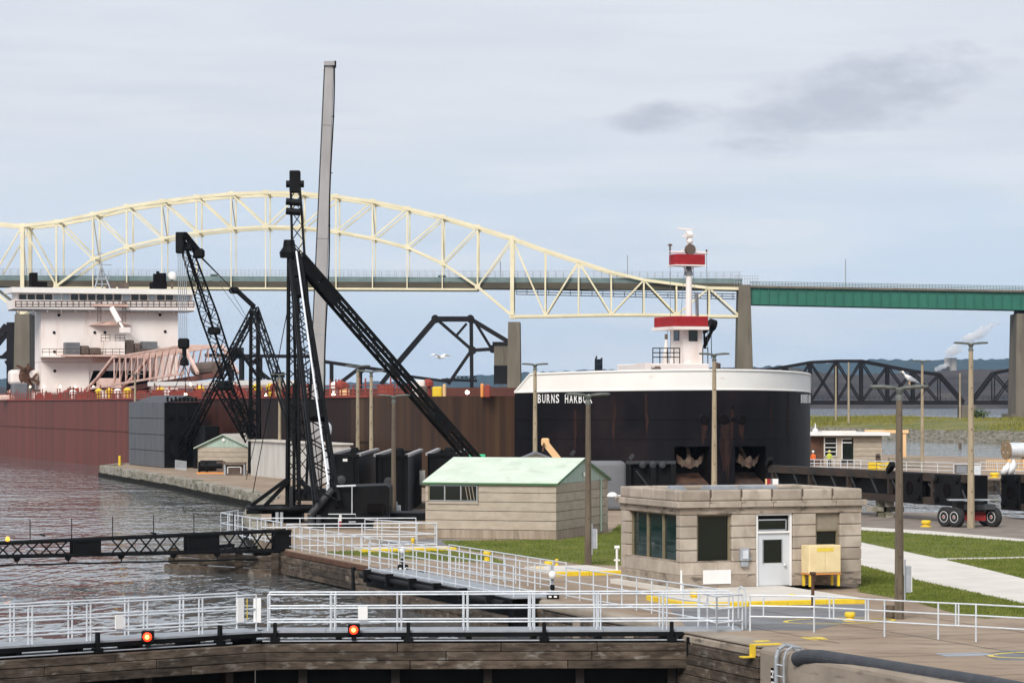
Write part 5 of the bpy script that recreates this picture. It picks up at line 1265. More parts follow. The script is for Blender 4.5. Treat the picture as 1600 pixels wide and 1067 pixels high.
# ------------------------------------------------------------------ sheds
def gable_building(name, label, near, l_dir, g_dir, ln, wd, he, hr, over, wall_mt, roof_mt, course, base=None, trim='trim_green', gmt='gable_green'):
    """near = corner shared by the long face and the gable face; l_dir along the eaves, g_dir along the gable"""
    t = thing(name, label, 'building', near, 0)
    n_l = -g_dir; n_g = -l_dir
    core = part(MB().para(near + l_dir * .06 + g_dir * .06, l_dir * (ln - .12), g_dir * (wd - .12), Zv * (he - .02)), 'wall_core', 'joint', t)
    k = max(1, round(he / course)); ch = he / k
    for i in range(k):
        mt = base if (base and i == 0) else wall_mt
        for nm, o, dr_, ln_, inn in (('course', near, l_dir, ln, g_dir), ('course', near + g_dir * wd, l_dir, ln, -g_dir), ('course', near + g_dir * .09, g_dir, wd - .18, l_dir), ('course', near + l_dir * ln + g_dir * .09, g_dir, wd - .18, -l_dir)):
            part(MB().para(o + Zv * (ch * i + .012), dr_ * ln_, inn * .085, Zv * (ch - .024)), nm, mt, t, bevel=.008)
    ap = hr - he; mid_ = g_dir * wd / 2
    for o in (near, near + l_dir * (ln - .08)):
        part(MB().extr([o + Zv * he, o + g_dir * wd + Zv * he, o + mid_ + Zv * hr], l_dir * .08), 'gable', gmt, t)
    sl = Vector((0, 0, 0)); ov = over
    rk = ap / (wd / 2)
    rf = None
    for sg in (0, 1):
        e = near + (g_dir * -ov if sg == 0 else g_dir * (wd + ov)) - l_dir * ov + Zv * (he - rk * ov)
        r = near + mid_ - l_dir * ov + Zv * (hr + .0)
        rf = part(MB().extr([e, r, r + Zv * .09, e + Zv * .09], l_dir * (ln + 2 * ov)), 'roof', roof_mt, t)
        part(MB().beam(e + Zv * .01, e + l_dir * (ln + 2 * ov) + Zv * .01, .05, .09), 'fascia', trim, t)
        for q in (0, ln + 2 * ov): part(MB().beam(e + l_dir * q + Zv * .02, r + l_dir * q + Zv * .02, .04, .10), 'barge_board', trim, t)
    return t, rf
near = G(869, 843.5)
ld = Vector((-.95, .31, 0)).normalized(); gd = Vector((.31, .95, 0)).normalized()
gar, rf = gable_building('block_building', 'pale block building with a light green metal roof on the lawn', near, ld, gd, 6.75, 9.1, 2.72, 3.82, .12, 'block', 'roof_green', .45, base='block_base')
# window strip at the far left of the long face
wl = near + ld * 6.62 - gd * .04
wr = near + ld * 3.98 - gd * .04
wf = part(MB().para(wr + Zv * 1.70 + gd * .03, ld * 2.62, gd * -.05, Zv * .12), 'window_sill', 'block', gar)
part(MB().para(wr + Zv * 1.83 + gd * .03, ld * 2.62, gd * -.02, Zv * .82), 'window_back', 'frame_tan', gar)
for i in range(3):
    w_ = part(MB().para(wr + ld * (.09 + .84 * i) - gd * .0 + Zv * 1.88, ld * .76, gd * -.012, Zv * .70), 'window', 'glass', gar)
    part(MB().para(wr + ld * (.04 + .84 * i) - gd * .0 + Zv * 1.84, ld * .05, gd * -.03, Zv * .78), 'mullion', 'galv_dull', w_)
    part(MB().para(wr + ld * (.09 + .84 * i) + Zv * 2.585, ld * .76, gd * -.03, Zv * .04), 'frame', 'galv_dull', w_)
    part(MB().para(wr + ld * (.09 + .84 * i) + Zv * 1.84, ld * .76, gd * -.03, Zv * .04), 'frame', 'galv_dull', w_)
for k in range(3): part(MB().para(wr + ld * (.18 + .17 * k) - gd * .013 + Zv * 1.9, ld * .045, gd * -.004, ld * .12 + Zv * .66), 'blind_slat', 'panel_tan', gar)
part(MB().tube(near + gd * 7.6 - ld * .06 + Zv * .1, near + gd * 7.6 - ld * .06 + Zv * 2.75, .05), 'downpipe', 'gable_green', gar)
part(MB().box(near + gd * 4.55 - ld * .1 + Zv * 3.0, .14, .14, .18), 'gable_lamp', 'white', gar)
# gabled hut on the pier
near2 = G(391, 737)
hut, rf2 = gable_building('gabled_hut', 'small stained block hut with a pale green gable on the guide pier', near2, gd, ld, 5.0, 5.5, 2.35, 3.55, .3, 'block', 'white_concrete', .5, base='stone_stained', trim='gable_green')
part(MB().lathe(near2 + ld * 2.75 - gd * .06 + Zv * 3.05, [(.16, 0), (.16, .04), (0, .05)], 12, axis=-gd), 'gable_vent', 'white', hut)
# long white shed
nr_, fr_ = L(150, 31.0), None
ws = thing('long_shed', 'long low white sheet-metal shed along the edge of the guide pier', 'building', L(158, 31), A)
part(MB().para(L(147.0, 31.1), U * 24.8, V * 1.9, Zv * 3.15), 'wall_core', 'joint', ws)
for i in range(16): part(MB().para(L(147.0 + i * 1.55, 31.0), U * 1.53, V * .1, Zv * 3.15), 'wall_panel', 'shed_white', ws)
for i in range(3): part(MB().para(L(146.9, 31.02 + .66 * i), V * .64, U * .1, Zv * 3.15), 'wall_panel', 'shed_white', ws)
part(MB().para(L(146.7, 30.8, 3.15), U * 25.3, V * 2.4, Zv * .14), 'roof', 'white_concrete', ws)
# pier furniture
def bollard(loc, label, r=.1, h=1.0, mt='yellow'):
    loc = Vector(loc); t = thing('bollard', label, 'bollard', loc, 0, 'yellow bollards')
    part(MB().tube(loc, loc + Zv * h, r, n=12), 'pipe', mt, t); part(MB().lathe(loc + Zv * h, [(r, 0), (r * .8, r * .4), (0, r * .6)], 12), 'cap', mt, t)
for x, y, lab in ((435.5, 744, 'yellow bollard left of three by the white shed'), (445.5, 747, 'middle yellow bollard of three by the white shed'), (470.5, 745, 'yellow bollard behind the derrick mast by the white shed'), (187, 727, 'single yellow bollard at the tip of the guide pier')):
    bollard(G(x, y), lab, .14, .95)
gen = thing('generator', 'black generator drum on an orange skid before the hut', 'generator', G(330, 740), 0)
c0 = G(330, 740); part(MB().box(c0, 2.6, 1.2, .16), 'skid', 'orange', gen); part(MB().tube(c0 + Vector((-1.0, 0, .75)), c0 + Vector((1.1, 0, .75)), .52, n=14), 'drum', 'black_steel', gen); part(MB().box(c0 + Vector((.9, 0, .16)), .7, .9, 1.0), 'engine', 'machinery', gen)
for sx in (-1.1, -.4): part(MB().box(c0 + Vector((sx, 0, .16)), .12, 1.1, .95), 'saddle', 'black_steel', gen)
wt = thing('work_bench', 'grey steel work bench with white frame before the hut', 'bench', G(367, 742), 0)
c0 = G(367, 742); part(MB().box(c0 + Zv * 1.0, 2.0, 1.0, .14), 'top', 'machinery', wt)
for sx in (-.9, .9):
    for sy in (-.4, .4): part(MB().box(c0 + Vector((sx, sy, 0)), .14, .14, 1.0), 'leg', 'galv_dull', wt)
part(MB().box(c0 + Vector((0, .2, .05)), 1.6, .5, .9), 'cabinet', 'machinery', wt)
for a_, b_ in (((-.6, .15), (-.6, .75)), ((.6, .15), (.6, .75)), ((-.6, .75), (.6, .75))): part(MB().beam(c0 + Vector((a_[0], -.52, a_[1])), c0 + Vector((b_[0], -.52, b_[1])), .06), 'frame', 'white', wt)
def fence(name, label, pts, h, rails, post, mt='galv', r=.024):
    t = thing(name, label, 'railing', Vector(pts[0]), 0)
    railing(t, pts, h, rails, post, mt, r, sub=False); return t
fence('railing', 'short white railing at the foot of the stored slate gate', [G(274, 733), G(291, 735.5)], .9, (.12, .9), .55, r=.028)
fence('railing', 'white railing on the slab behind the black fender truss', [G(372, 829), G(345, 834), G(440, 852)], 1.07, (.1, .55, 1.07), 1.6, r=.03)
# yellow arm of a lift behind the block building
la = thing('lift_arm', 'pale orange lifting arm rising behind the block building roof', 'machine', pz(870, 172, 0), 0)
part(MB().beam(px(876, 722, 172), px(852, 692, 172), .55, .40), 'arm', 'pale_orange', la); part(MB().box(px(852, 697, 172), .5, .45, .5), 'head', 'pale_orange', la, bevel=.08)
part(MB().beam(px(848, 705, 171.6), px(850, 692, 171.6), .1), 'bracket', 'rusty', la); part(MB().beam(pz(876, 172, 0), px(876, 722, 172), .5, up=(0, 1, 0)), 'mast', 'pale_orange', la)
for x, y, nm, lab in ((748, 714, 'green', ''),):
    t = thing('navigation_light', 'green navigation light bar at the end of the derrick leg', 'light', px(744, 716, 176), 0)
    part(MB().box(px(751, 716, 176), .6, .3, .26), 'lens', 'green_lens', t, bevel=.05); part(MB().box(px(733, 716, 176), .35, .3, .22), 'lens', 'green_lens', t, bevel=.05); part(MB().beam(px(730, 717, 176), px(756, 717, 176), .08), 'bar', 'black_steel', t); part(MB().beam(pz(744, 176, 0), px(744, 717, 176), .1, up=(0, 1, 0)), 'post', 'black_steel', t)
# far gabled roof behind the block building
q0 = pz(866, 168, 0); q1 = pz(808, 170, 0)
hs = thing('back_shed', 'grey gabled shed mostly hidden behind the green roof', 'building', pz(838, 170, 0), 0)
part(MB().extr([pz(810, 168, 0), pz(868, 168, 0), px(868, 719, 168), px(837, 708, 168), px(810, 719, 168)], (0, 5, 0)), 'wall', 'white_concrete', hs)
for a_, b_ in (((837, 707), (806, 720)), ((837, 707), (872, 720))): part(MB().extr([px(*a_, 167.7), px(*b_, 167.7), px(b_[0], b_[1] + 1.5, 167.7), px(a_[0], a_[1] + 2, 167.7)], (0, 5.5, 0)), 'roof', 'grey_box', hs)
# ------------------------------------------------------------------ stone control house
CU, CV = 14.8, 5.5
def CH(a, b, z=0.0): return L(CU + b, CV + a, z)
def fa(x):
    p = CH(0, 0); k = (x - 800) / F; return (k * p.y - p.x) / (V.x - V.y * k)
def fz(x, y): p = CH(fa(x), 0); return HC - (y - YH) * p.y / F
house = thing('control_house', 'small tan stone lock control house with grey door and stepped cornice', 'building', CH(3.5, 2.7, .16), A)
WA, DB = 7.1, 5.5
ZB, ZS, ZL, ZC, ZP, ZT = .165, 1.05, 2.74, 2.98, 3.20, 3.60
def hbx(a0, a1, b0, b1, z0, z1, name, mt, par=None, bevel=.0, seg=1):
    return part(MB().para(CH(a0, b0, z0), V * (a1 - a0), U * (b1 - b0), Zv * (z1 - z0)), name, mt, par or house, bevel=bevel, seg=seg)
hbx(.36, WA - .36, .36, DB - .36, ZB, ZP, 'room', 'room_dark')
da0, da1 = fa(1182), fa(1238.5)
# plinth stones, front and left side
for a0, a1 in ((0, fa(1122)), (fa(1122), da0), (da1, fa(1292)), (fa(1292), WA)):
    hbx(a0 + .004, a1 - .004, 0, .36, ZB, .60, 'plinth_stone', 'stone_stained', bevel=.012); hbx(a0 + .004, a1 - .004, .004, .36, .607, ZS - .005, 'plinth_stone', 'stone', bevel=.012)
for b0, b1 in ((.365, 2.0), (2.0, 3.7), (3.7, DB)):
    hbx(0, .36, b0 + .004, b1 - .004, ZB, .60, 'plinth_stone', 'stone_stained', bevel=.012); hbx(.004, .36, b0 + .004, b1 - .004, .607, ZS - .005, 'plinth_stone', 'stone', bevel=.012)
for a0, a1, b0, b1 in ((0, WA, DB - .36, DB), (WA - .36, WA, .37, DB - .37)):
    for k in range(6): hbx(a0 + .002, a1 - .002, b0 + .002, b1 - .002, ZB + k * .43, ZB + (k + 1) * .43 - .01, 'stone', 'stone', bevel=.012)
# piers of stacked blocks
nrow = 4
def pier(a0, a1, b0, b1):
    for k in range(nrow):
        z0 = ZS + (ZL - ZS) * k / nrow; z1 = ZS + (ZL - ZS) * (k + 1) / nrow; j = random.uniform(-.008, .008)
        hbx(a0 + j * (a0 > .1), a1 + j, b0 - abs(j), b1, z0 + .012, z1 - .012, 'stone', 'stone', bevel=.028, seg=2)
    hbx(a0 + .04, a1 - .04, b0 + .04, b1 - .03, ZS, ZL, 'pier_core', 'joint')
pier(0, fa(1089.5), 0, .38); pier(fa(1143.5), da0 - .01, 0, .36); pier(da1 + .01, fa(1275), 0, .36); pier(fa(1312.5), WA, 0, .36)
pier(0, .36, 4.72, DB - .01)
# lintels, frieze, cornice, parapet
for a0, a1 in ((-.02, 2.3), (2.3, 4.7), (4.7, WA + .02)): hbx(a0 + .003, a1 - .003, -.03, .36, ZL, ZC, 'frieze_stone', 'stone_stained', bevel=.012)
for b0, b1 in ((.37, 2.9), (2.9, DB + .02)): hbx(-.03, .36, b0 + .003, b1 - .003, ZL, ZC, 'frieze_stone', 'stone_stained', bevel=.012)
def run(n, fn):
    for i in range(n): fn(i / n, (i + 1) / n)
e = .17
run(6, lambda f0, f1: hbx(-e + (WA + 2 * e) * f0 + .004, -e + (WA + 2 * e) * f1 - .004, -e, .3, ZC, ZP, 'cornice_stone', 'stone', bevel=.03, seg=2))
run(5, lambda f0, f1: hbx(-e, .3, .305 + (DB + e - .305) * f0 + .004, .305 + (DB + e - .305) * f1 - .004, ZC, ZP, 'cornice_stone', 'stone', bevel=.03, seg=2))
run(6, lambda f0, f1: hbx(-.03 + (WA + .06) * f0 + .004, -.03 + (WA + .06) * f1 - .004, -.03, .30, ZP, ZT, 'parapet_stone', 'stone', bevel=.07, seg=3))
run(5, lambda f0, f1: hbx(-.03, .30, .305 + (DB - .3) * f0 + .004, .305 + (DB - .3) * f1 - .004, ZP, ZT, 'parapet_stone', 'stone', bevel=.07, seg=3))
run(6, lambda f0, f1: hbx(-.03 + (WA + .06) * f0 + .004, -.03 + (WA + .06) * f1 - .004, DB - .3, DB + .03, ZP, ZT, 'parapet_stone', 'stone', bevel=.07, seg=3))
run(5, lambda f0, f1: hbx(WA - .3, WA + .03, .305 + (DB - .62) * f0 + .004, .305 + (DB - .62) * f1 - .004, ZP, ZT, 'parapet_stone', 'stone', bevel=.07, seg=3))
for i in range(1, 6):
    a_ = -.03 + (WA + .06) * i / 6
    hbx(a_ - .02, a_ + .02, -.045, .02, ZP + .16, ZT + .012, 'joint_clip', 'machinery'); hbx(a_ - .10, a_ + .10, -e - .012, -e + .05, ZP - .06, ZP + .01, 'cornice_chip', 'stone_stained')
hbx(.31, WA - .31, .31, DB - .31, ZP, ZT - .12, 'roof', 'gravel_roof')
# windows
def window(a0, a1, z0, z1, mull, name='window'):
    w_ = hbx(a0 + .02, a1 - .02, .20, .22, z0 + .04, z1 - .02, name, 'glass')
    for q0, q1 in ((a0, a0 + .07), (a1 - .07, a1)): hbx(q0, q1, .12, .26, z0, z1, 'frame', 'frame_tan', w_)
    hbx(a0 + .07, a1 - .07, .12, .26, z1 - .06, z1, 'frame', 'frame_tan', w_); hbx(a0 - .0, a1, .06, .26, z0 - .0, z0 + .05, 'sill', 'stone_stained', w_)
    return w_
window(fa(1090), fa(1143), ZS, ZL, 0)
w2 = window(fa(1275.5), fa(1312), ZS + .12, fz(1290, 827), 0)
hbx(fa(1275.5), fa(1312), .14, .30, fz(1290, 827), ZL, 'blind_panel', 'panel_tan'); hbx(fa(1275.5), fa(1312), 0.02, .3, ZS, ZS + .115, 'sill_stone', 'stone')
# side window of three panes
ws_ = part(MB().para(CH(.20, .40, ZS + .04), U * 4.3, V * .02, Zv * (ZL - ZS - .06)), 'window', 'glass_reflection', house)
for k in range(4):
    b_ = .37 + k * (4.31 / 3); part(MB().para(CH(.12, b_, ZS), U * .07, V * .12, Zv * (ZL - ZS)), 'mullion', 'frame_tan', ws_)
part(MB().para(CH(.05, .37, ZS), U * 4.35, V * .2, Zv * .05), 'sill', 'stone_stained', ws_); part(MB().para(CH(.12, .37, ZL - .05), U * 4.35, V * .12, Zv * .05), 'frame', 'frame_tan', ws_)
# door
door = hbx(fa(1185.5), fa(1235), .14, .19, ZB + .01, fz(1210, 833), 'door', 'door_grey')
hbx(fa(1195), fa(1223.5), .125, .14, fz(1210, 879), fz(1210, 843), 'pane', 'glass', door)
for q0, q1 in ((fa(1193.6), fa(1195)), (fa(1223.5), fa(1225))): hbx(q0, q1, .115, .14, fz(1210, 880), fz(1210, 842), 'pane_trim', 'galv_dull', door)
part(MB().lathe(CH(fa(1227.5), .13, fz(1210, 882.5)), [(.03, 0), (.03, .03), (.055, .05), (.055, .1), (.02, .12)], 12, axis=-U), 'knob', 'galv', door)
for q0, q1 in ((fa(1182.3), fa(1185.3)), (fa(1235.3), fa(1238.3))): hbx(q0, q1, .06, .22, ZB, ZL, 'door_frame', 'white')
hbx(fa(1185.3), fa(1235.3), .06, .22, ZL - .07, ZL, 'door_frame', 'white'); hbx(fa(1185.3), fa(1235.3), .06, .22, fz(1210, 832.6), fz(1210, 829.5), 'door_frame', 'white')
tr = hbx(fa(1187), fa(1229.5), .13, .15, fz(1210, 827), fz(1210, 813), 'transom', 'glass')
for q in ((fa(1186), fa(1187), 829, 811), (fa(1229.5), fa(1231), 829, 811)): hbx(q[0], q[1], .10, .16, fz(1210, q[2]), fz(1210, q[3]), 'transom_frame', 'galv_dull', tr)
hbx(fa(1186), fa(1231), .10, .16, fz(1210, 829), fz(1210, 827), 'transom_frame', 'galv_dull', tr); hbx(fa(1186), fa(1231), .10, .16, fz(1210, 813), fz(1210, 811), 'transom_frame', 'galv_dull', tr)
# fittings on the wall and roof
pb = thing('phone_box', 'grey metal call box with a side handle on the stone wall', 'box', CH(fa(1162), -.1, fz(1162, 885)), A)
hbx(fa(1154), fa(1168), -.2, -.012, fz(1162, 876), fz(1162, 856), 'case', 'galv_dull', pb, bevel=.03); hbx(fa(1157), fa(1165), -.225, -.2, fz(1162, 872), fz(1162, 859), 'cover', 'galv', pb); hbx(fa(1156), fa(1167), -.17, -.012, fz(1162, 885), fz(1162, 877), 'horn', 'galv_dull', pb, bevel=.02)
part(MB().tube(CH(fa(1168), -.1, fz(1162, 870)), CH(fa(1172.5), -.1, fz(1162, 873)), .025), 'handle', 'galv_dull', pb)
sgn = thing('sign_board', 'blank white sign board on the stone wall under the window', 'sign', CH(fa(1119), -.02, fz(1119, 912)), A)
hbx(fa(1098), fa(1141.5), -.05, -.012, fz(1119, 912), fz(1119, 890), 'board', 'white', sgn, bevel=.008)
lr = thing('roof_lamp', 'small white bulkhead lamp at the left corner of the parapet', 'lamp', CH(-.35, DB - .2, 3.25), A)
part(MB().tube(CH(-.1, DB - .2, 3.25), CH(-.42, DB - .2, 3.25), .025), 'arm', 'white', lr); part(MB().lathe(CH(-.42, DB - .2, 3.22), [(.2, 0), (.2, .05), (.12, .14), (0, .17)], 14), 'shade', 'white', lr)
for a_, b_, sx, sy, h_, mt_, nm, lab in ((3.3, 4.0, 1.0, .8, .15, 'galv_dull', 'roof_hatch', 'flat pale hatch on the control house roof by the lamp post'), (5.0, 4.4, 1.2, .8, .13, 'galv_dull', 'roof_hatch', 'grey flat hatch on the right of the control house roof'), (1.3, 3.4, .5, .4, .18, 'galv_dull', 'roof_vent', 'small pale vent box at the left of the control house roof')):
    c_ = CH(a_, b_, ZT - .12); t = thing(nm, lab, 'hatch', c_, A)
    part(MB().box(c_, sx, sy, h_, rz=A), 'lid', mt_, t, bevel=.02); part(MB().box(c_, sx + .14, sy + .14, h_ * .45, rz=A), 'kerb', 'galv_dull', t)
rw = thing('roof_beacon', 'red and white striped box standing behind the control house roof', 'marker', pz(1201, 150, 0), 0)
z0_ = 0
for x0, x1, mt_ in ((1196.2, 1198.4, 'pale_orange'), (1198.6, 1204, 'red_paint'), (1204.2, 1207, 'grey_box'), (1207.2, 1216, 'white')):
    a_, b_ = pz(x0, 150, 0), pz(x1, 150, 0); part(MB().para(a_, b_ - a_, (0, .3, 0), (0, 0, HC - (748 - YH) * 150 / F)), 'panel', mt_, rw)
# yellow cabinet
cab = thing('yellow_cabinet', 'yellow steel cabinet on legs against the control house wall', 'cabinet', CH(fa(1274), -.6, .16), A)
ca, cb_ = fa(1249.5), fa(1299)
k_ = .985
hbx(ca, cb_, -.75, -.12, .62, 1.62, 'body', 'cream_paint', cab, bevel=.02)
for q0, q1 in ((ca + .02, (ca + cb_) / 2 - .008), ((ca + cb_) / 2 + .008, cb_ - .02)): hbx(q0, q1, -.775, -.75, .66, 1.58, 'door', 'cream_paint', cab, bevel=.006)
hbx(ca + .3, cb_ - .3, -.78, -.776, 1.40, 1.53, 'label', 'yellow_paint', cab)
hbx(ca - .01, cb_ + .01, -.76, -.11, .58, .618, 'base_rail', 'orange', cab)
for a_ in (ca + .03, cb_ - .11):
    for b_ in (-.74, -.22): hbx(a_, a_ + .08, b_, b_ + .08, .16, .58, 'leg', 'yellow', cab)
rpst = thing('steel_post', 'rusty brown steel post with a flat head before the yellow cabinet', 'post', G(1270, 951), 0)
c_ = G(1270, 951); part(MB().tube(c_, c_ + Zv * 1.12, .055, n=10), 'shaft', 'rusty', rpst); part(MB().box(c_ + Zv * 1.10, .2, .16, .10), 'head', 'rusty', rpst, bevel=.02)
sp = thing('standpipe', 'white standpipe with cross arm left of the control house', 'pipe', G(964, 897), 0)
c_ = G(964, 897); hh = 1.05; part(MB().tube(c_, c_ + Zv * hh, .05, n=10), 'pipe', 'white', sp); part(MB().tube(c_ + Vector((-.1, 0, hh)), c_ + Vector((.1, 0, hh)), .07, n=10), 'cap', 'white', sp); part(MB().tube(c_ + Vector((-.12, 0, .55)), c_ + Vector((.12, 0, .55)), .035), 'arm', 'white', sp)
c_ = G(1064.5, 934); t = thing('vent_pipe', 'plain white vertical pipe at the near corner of the control house', 'pipe', c_, 0)
part(MB().tube(c_, c_ + Zv * .95, .035, n=10), 'pipe', 'white', t); part(MB().tube(c_ + Zv * .5, c_ + Zv * .56, .05, n=10), 'collar', 'white', t)
# ------------------------------------------------------------------ mitre gate across the lock
def gate_leaf(P0, P1, s0, s1, label, lamps, kevels, boards):
    e = (P1 - P0); LN = e.length; e /= LN; nd = Vector((e.y, -e.x, 0))
    if nd.y > 0: nd = -nd
    t = thing('lock_gate', label, 'lock gate', P0, 0)
    Q = lambda s, o, z: P0 + e * s + nd * o + Zv * z
    bx_ = lambda s_, e_, o0, o1, z0, z1, nm, mt, bev=0, par=None: part(MB().para(Q(s_, o0, z0), e * (e_ - s_), nd * (o1 - o0), Zv * (z1 - z0)), nm, mt, par or t, bevel=bev)
    sA, sB = s0, s1
    k = round((sB - sA) / 2.0)
    for i in range(k): bx_(sA + (sB - sA) * i / k + .006, sA + (sB - sA) * (i + 1) / k - .006, -.62, .60, .0, .06, 'deck_plate', 'galv_dull')
    bx_(sA, sB, .56, .66, -.13, -.002, 'edge_beam', 'black_steel'); bx_(sA, sB, -.70, -.60, -.13, -.002, 'edge_beam', 'black_steel')
    bx_(0.1, LN, -.55, .1, -9, -.28, 'skin', 'black_steel')
    for i in range(int((sB - sA) / 1.9) + 1): bx_(sA + .3 + i * 1.9, sA + .46 + i * 1.9, -.55, .6, -.30, -.132, 'crossbeam', 'black_steel')
    # timber fender on the downstream face, three rows of baulks
    zr = [-.30, -.545, -.80, -1.05]
    for r_ in range(3):
        s = .15
        while s < LN - .2:
            ln = random.uniform(2.6, 5.2); s2 = min(s + ln, LN - .12)
            if LN - s2 < 1.2: s2 = LN - .12
            o_ = random.uniform(-.02, .03)
            bx_(s + .008, s2 - .008, .62, .92 + o_, zr[r_ + 1] + .006, zr[r_] - .006, 'timber', 'timber', .018); s = s2
    bx_(.2, LN - .3, .1, .62, -1.0, -.36, 'fender_backing', 'ship_dark')
    for i in range(5): bx_(1 + i * 2.7, 1.25 + i * 2.7, .1, .35, -9, -.9, 'stiffener', 'brown_frame')
    part(MB().tube(Q(sA + 1.2, .70, -.235), Q(sB - .2, .70, -.235), .022, n=8), 'conduit', 'galv_dull', t)
    # railings: double posts at every panel
    for o, nm in ((.5, 'near'), (-.55, 'far')):
        hr = railing(t, [Q(sA + .25, o, 0), Q(sB - .35, o, 0)], 1.10, (.30, .70, 1.10), 1.95, 'galv', .026, gap=.12, base=.06)
    def s_of(x, o=.6):
        p = Q(0, o, 0); kx = (x - 800) / F; return (kx * p.y - p.x) / (e.x - e.y * kx)
    for x, y in lamps:
        s_ = s_of(x, .75); c_ = Q(s_, .72, 0); c_.z = HC - (y - YH) * c_.y / F
        lb = part(MB().box(c_ - Zv * .17, .34, .26, .34), 'signal_lamp', 'black_steel', t, bevel=.02)
        part(MB().lathe(c_ + Vector((0, -.131, 0)), [(.125, 0), (.12, .03), (.08, .055), (0, .065)], 18, axis=(0, -1, 0)), 'lens', 'red_lamp', lb, smooth=True)
        part(MB().lathe(c_ + Vector((0, -.19, 0)), [(.06, 0), (.05, .012), (0, .018)], 14, axis=(0, -1, 0)), 'bulb', 'red_core', lb)
        part(MB().box(c_ - Zv * .3, .14, .14, .14), 'bracket', 'black_steel', lb)
    for x in kevels:
        s_ = s_of(x); bx_(s_ - .055, s_ + .055, .62, .76, -.30, .30, 'fender_post', 'black_steel', .02); bx_(s_ - .14, s_ + .14, .58, .77, -.29, -.14, 'foot', 'black_steel')
    for x, y0, y1, w_, o in boards:
        s_ = s_of(x, o); c_ = Q(s_, o, 0); za, zb = HC - (y1 - YH) * c_.y / F, HC - (y0 - YH) * c_.y / F
        bx_(s_ - w_ / 2, s_ + w_ / 2, o - .012, o + .045, za, zb, 'board', 'white', .004)
    return t, Q, s_of
glR, QR, sR = gate_leaf(LEAF_R[0], LEAF_R[1], -.9, 13.28, 'right leaf of the near mitre gate with white railings and a lit red lamp', [(553, 983)], [430, 638, 850, 1049], [(567, 947, 968, .28, .56), (402, 934, 972, .22, .56)])
glL, QL, sL = gate_leaf(LEAF_L[0], LEAF_L[1], .06, 13.4, 'left leaf of the near mitre gate running out of frame with a lit red lamp', [(232, 994)], [150, 341], [(186, 960, 982, .26, .56), (375, 934, 972, .22, .56)])
part(MB().tube(QL(.62, .5, .4), QL(.62, .5, 1.0), .015), 'warning_strip', 'yellow', glL)
# end gate and stub rails where the leaf meets the wall
fence('safety_gate', 'low white barred gate where the leaf walkway meets the lock wall', [G(1091, 981), G(1120, 988), G(1160, 984)], 1.05, (.28, .68, 1.05), 1.0, r=.026)
hp = thing('hoop_post', 'curved white hoop post at the start of the wall railing', 'post', G(1165, 982), 0)
c_ = G(1165, 982); part(MB().path([c_, c_ + Zv * 1.05, c_ + Vector((-.05, 0, 1.2)), c_ + Vector((-.14, .1, 1.24)), c_ + Vector((-.2, .15, 1.15)), c_ + Vector((-.2, .15, .3))], .026, 6), 'hoop', 'galv', hp)
# ------------------------------------------------------------------ lock walls: timber facing and concrete nose
tf = thing('timber_facing', 'dark timber facing on the lock wall beside the gate hinge', 'fender', L(-2.8, -.9, -1), 0)
for r_ in range(4):
    s = 0
    while s < 5.5:
        s2 = min(s + random.uniform(2.0, 3.4), 5.55)
        if 5.55 - s2 < .7: s2 = 5.55
        o_ = random.uniform(0, .03)
        part(MB().para(L(-s2 + .01, -1.0 - o_, -.62 - .30 * r_ + .006), U * (s2 - s - .02), V * (.25 + o_), Zv * .288), 'timber', 'timber', tf, bevel=.02); s = s2
part(MB().para(L(-5.5, -.98, -.32), U * 5.5, V * .3, Zv * .25), 'top_ledge', 'stone_stained', tf, bevel=.05)
part(MB().para(L(-5.5, -.72, -8), U * 5.5, V * .7, Zv * 7.9), 'backing', 'ship_dark', tf)
struct(MB().para(L(-5.52, -.98, -.035), U * 5.5, V * .985, Zv * .037), 'lock_wall_ledge', 'concrete')
struct(MB().para(L(-45, -1.02, -9), U * 39.4, V * 1.0, Zv * 9.003), 'lock_wall', 'concrete', bevel=.16, seg=3)
fp_ = thing('fender_pipe', 'thick black rubber fender pipe along the lock wall edge', 'fender', L(-9, -.75, 0), 0)
part(MB().path([L(-8.0, -1.0, -.14), L(-8.4, -.93, -.05), L(-9.2, -.86, .0), L(-17, -.34, .02), L(-30, -.2, .02)], .205, 18), 'pipe', 'rubber', fp_, smooth=False)
ld_ = thing('wall_ladder', 'grey steel ladder hooked over the concrete lock wall', 'ladder', L(-7.4, -1.1, 0), 0)
for du in (0, .48):
    pts = [L(-7.6 + du, -.55, -.02), L(-7.6 + du, -.72, .13), L(-7.6 + du, -.95, .16), L(-7.6 + du, -1.13, .05), L(-7.6 + du, -1.2, -.2), L(-7.6 + du, -1.2, -6)]
    part(MB().path(pts, .06 if du else .035, 8), 'side_rail', 'galv_dull', ld_)
for k in range(16): part(MB().tube(L(-7.6, -1.2, -.35 - .3 * k), L(-7.12, -1.2, -.35 - .3 * k), .02, n=6), 'rung', 'galv', ld_)
gb_ = thing('gauge_board', 'narrow dark gauge board with white marks on the lock wall', 'sign', L(-6.55, -1.03, -2), 0)
part(MB().para(L(-6.68, -1.03, -3), U * .22, V * -.02, Zv * 2.5), 'board', 'ship_dark', gb_)
for k in range(9): part(MB().para(L(-6.66 + .03 * (k % 2), -1.052, -.62 - .15 * k), U * (.15 if k % 3 else .19), V * -.006, Zv * .055), 'mark', 'white', gb_)
for k in range(4): part(MB().para(L(-6.62 + .08 * (k % 2), -1.052, -.70 - .32 * k), U * .05, V * -.006, Zv * .13), 'mark', 'white', gb_)
yb_ = thing('edge_bracket', 'yellow stepped steel bracket on the edge of the lock wall', 'bracket', L(-5.0, -.98, 0), 0)
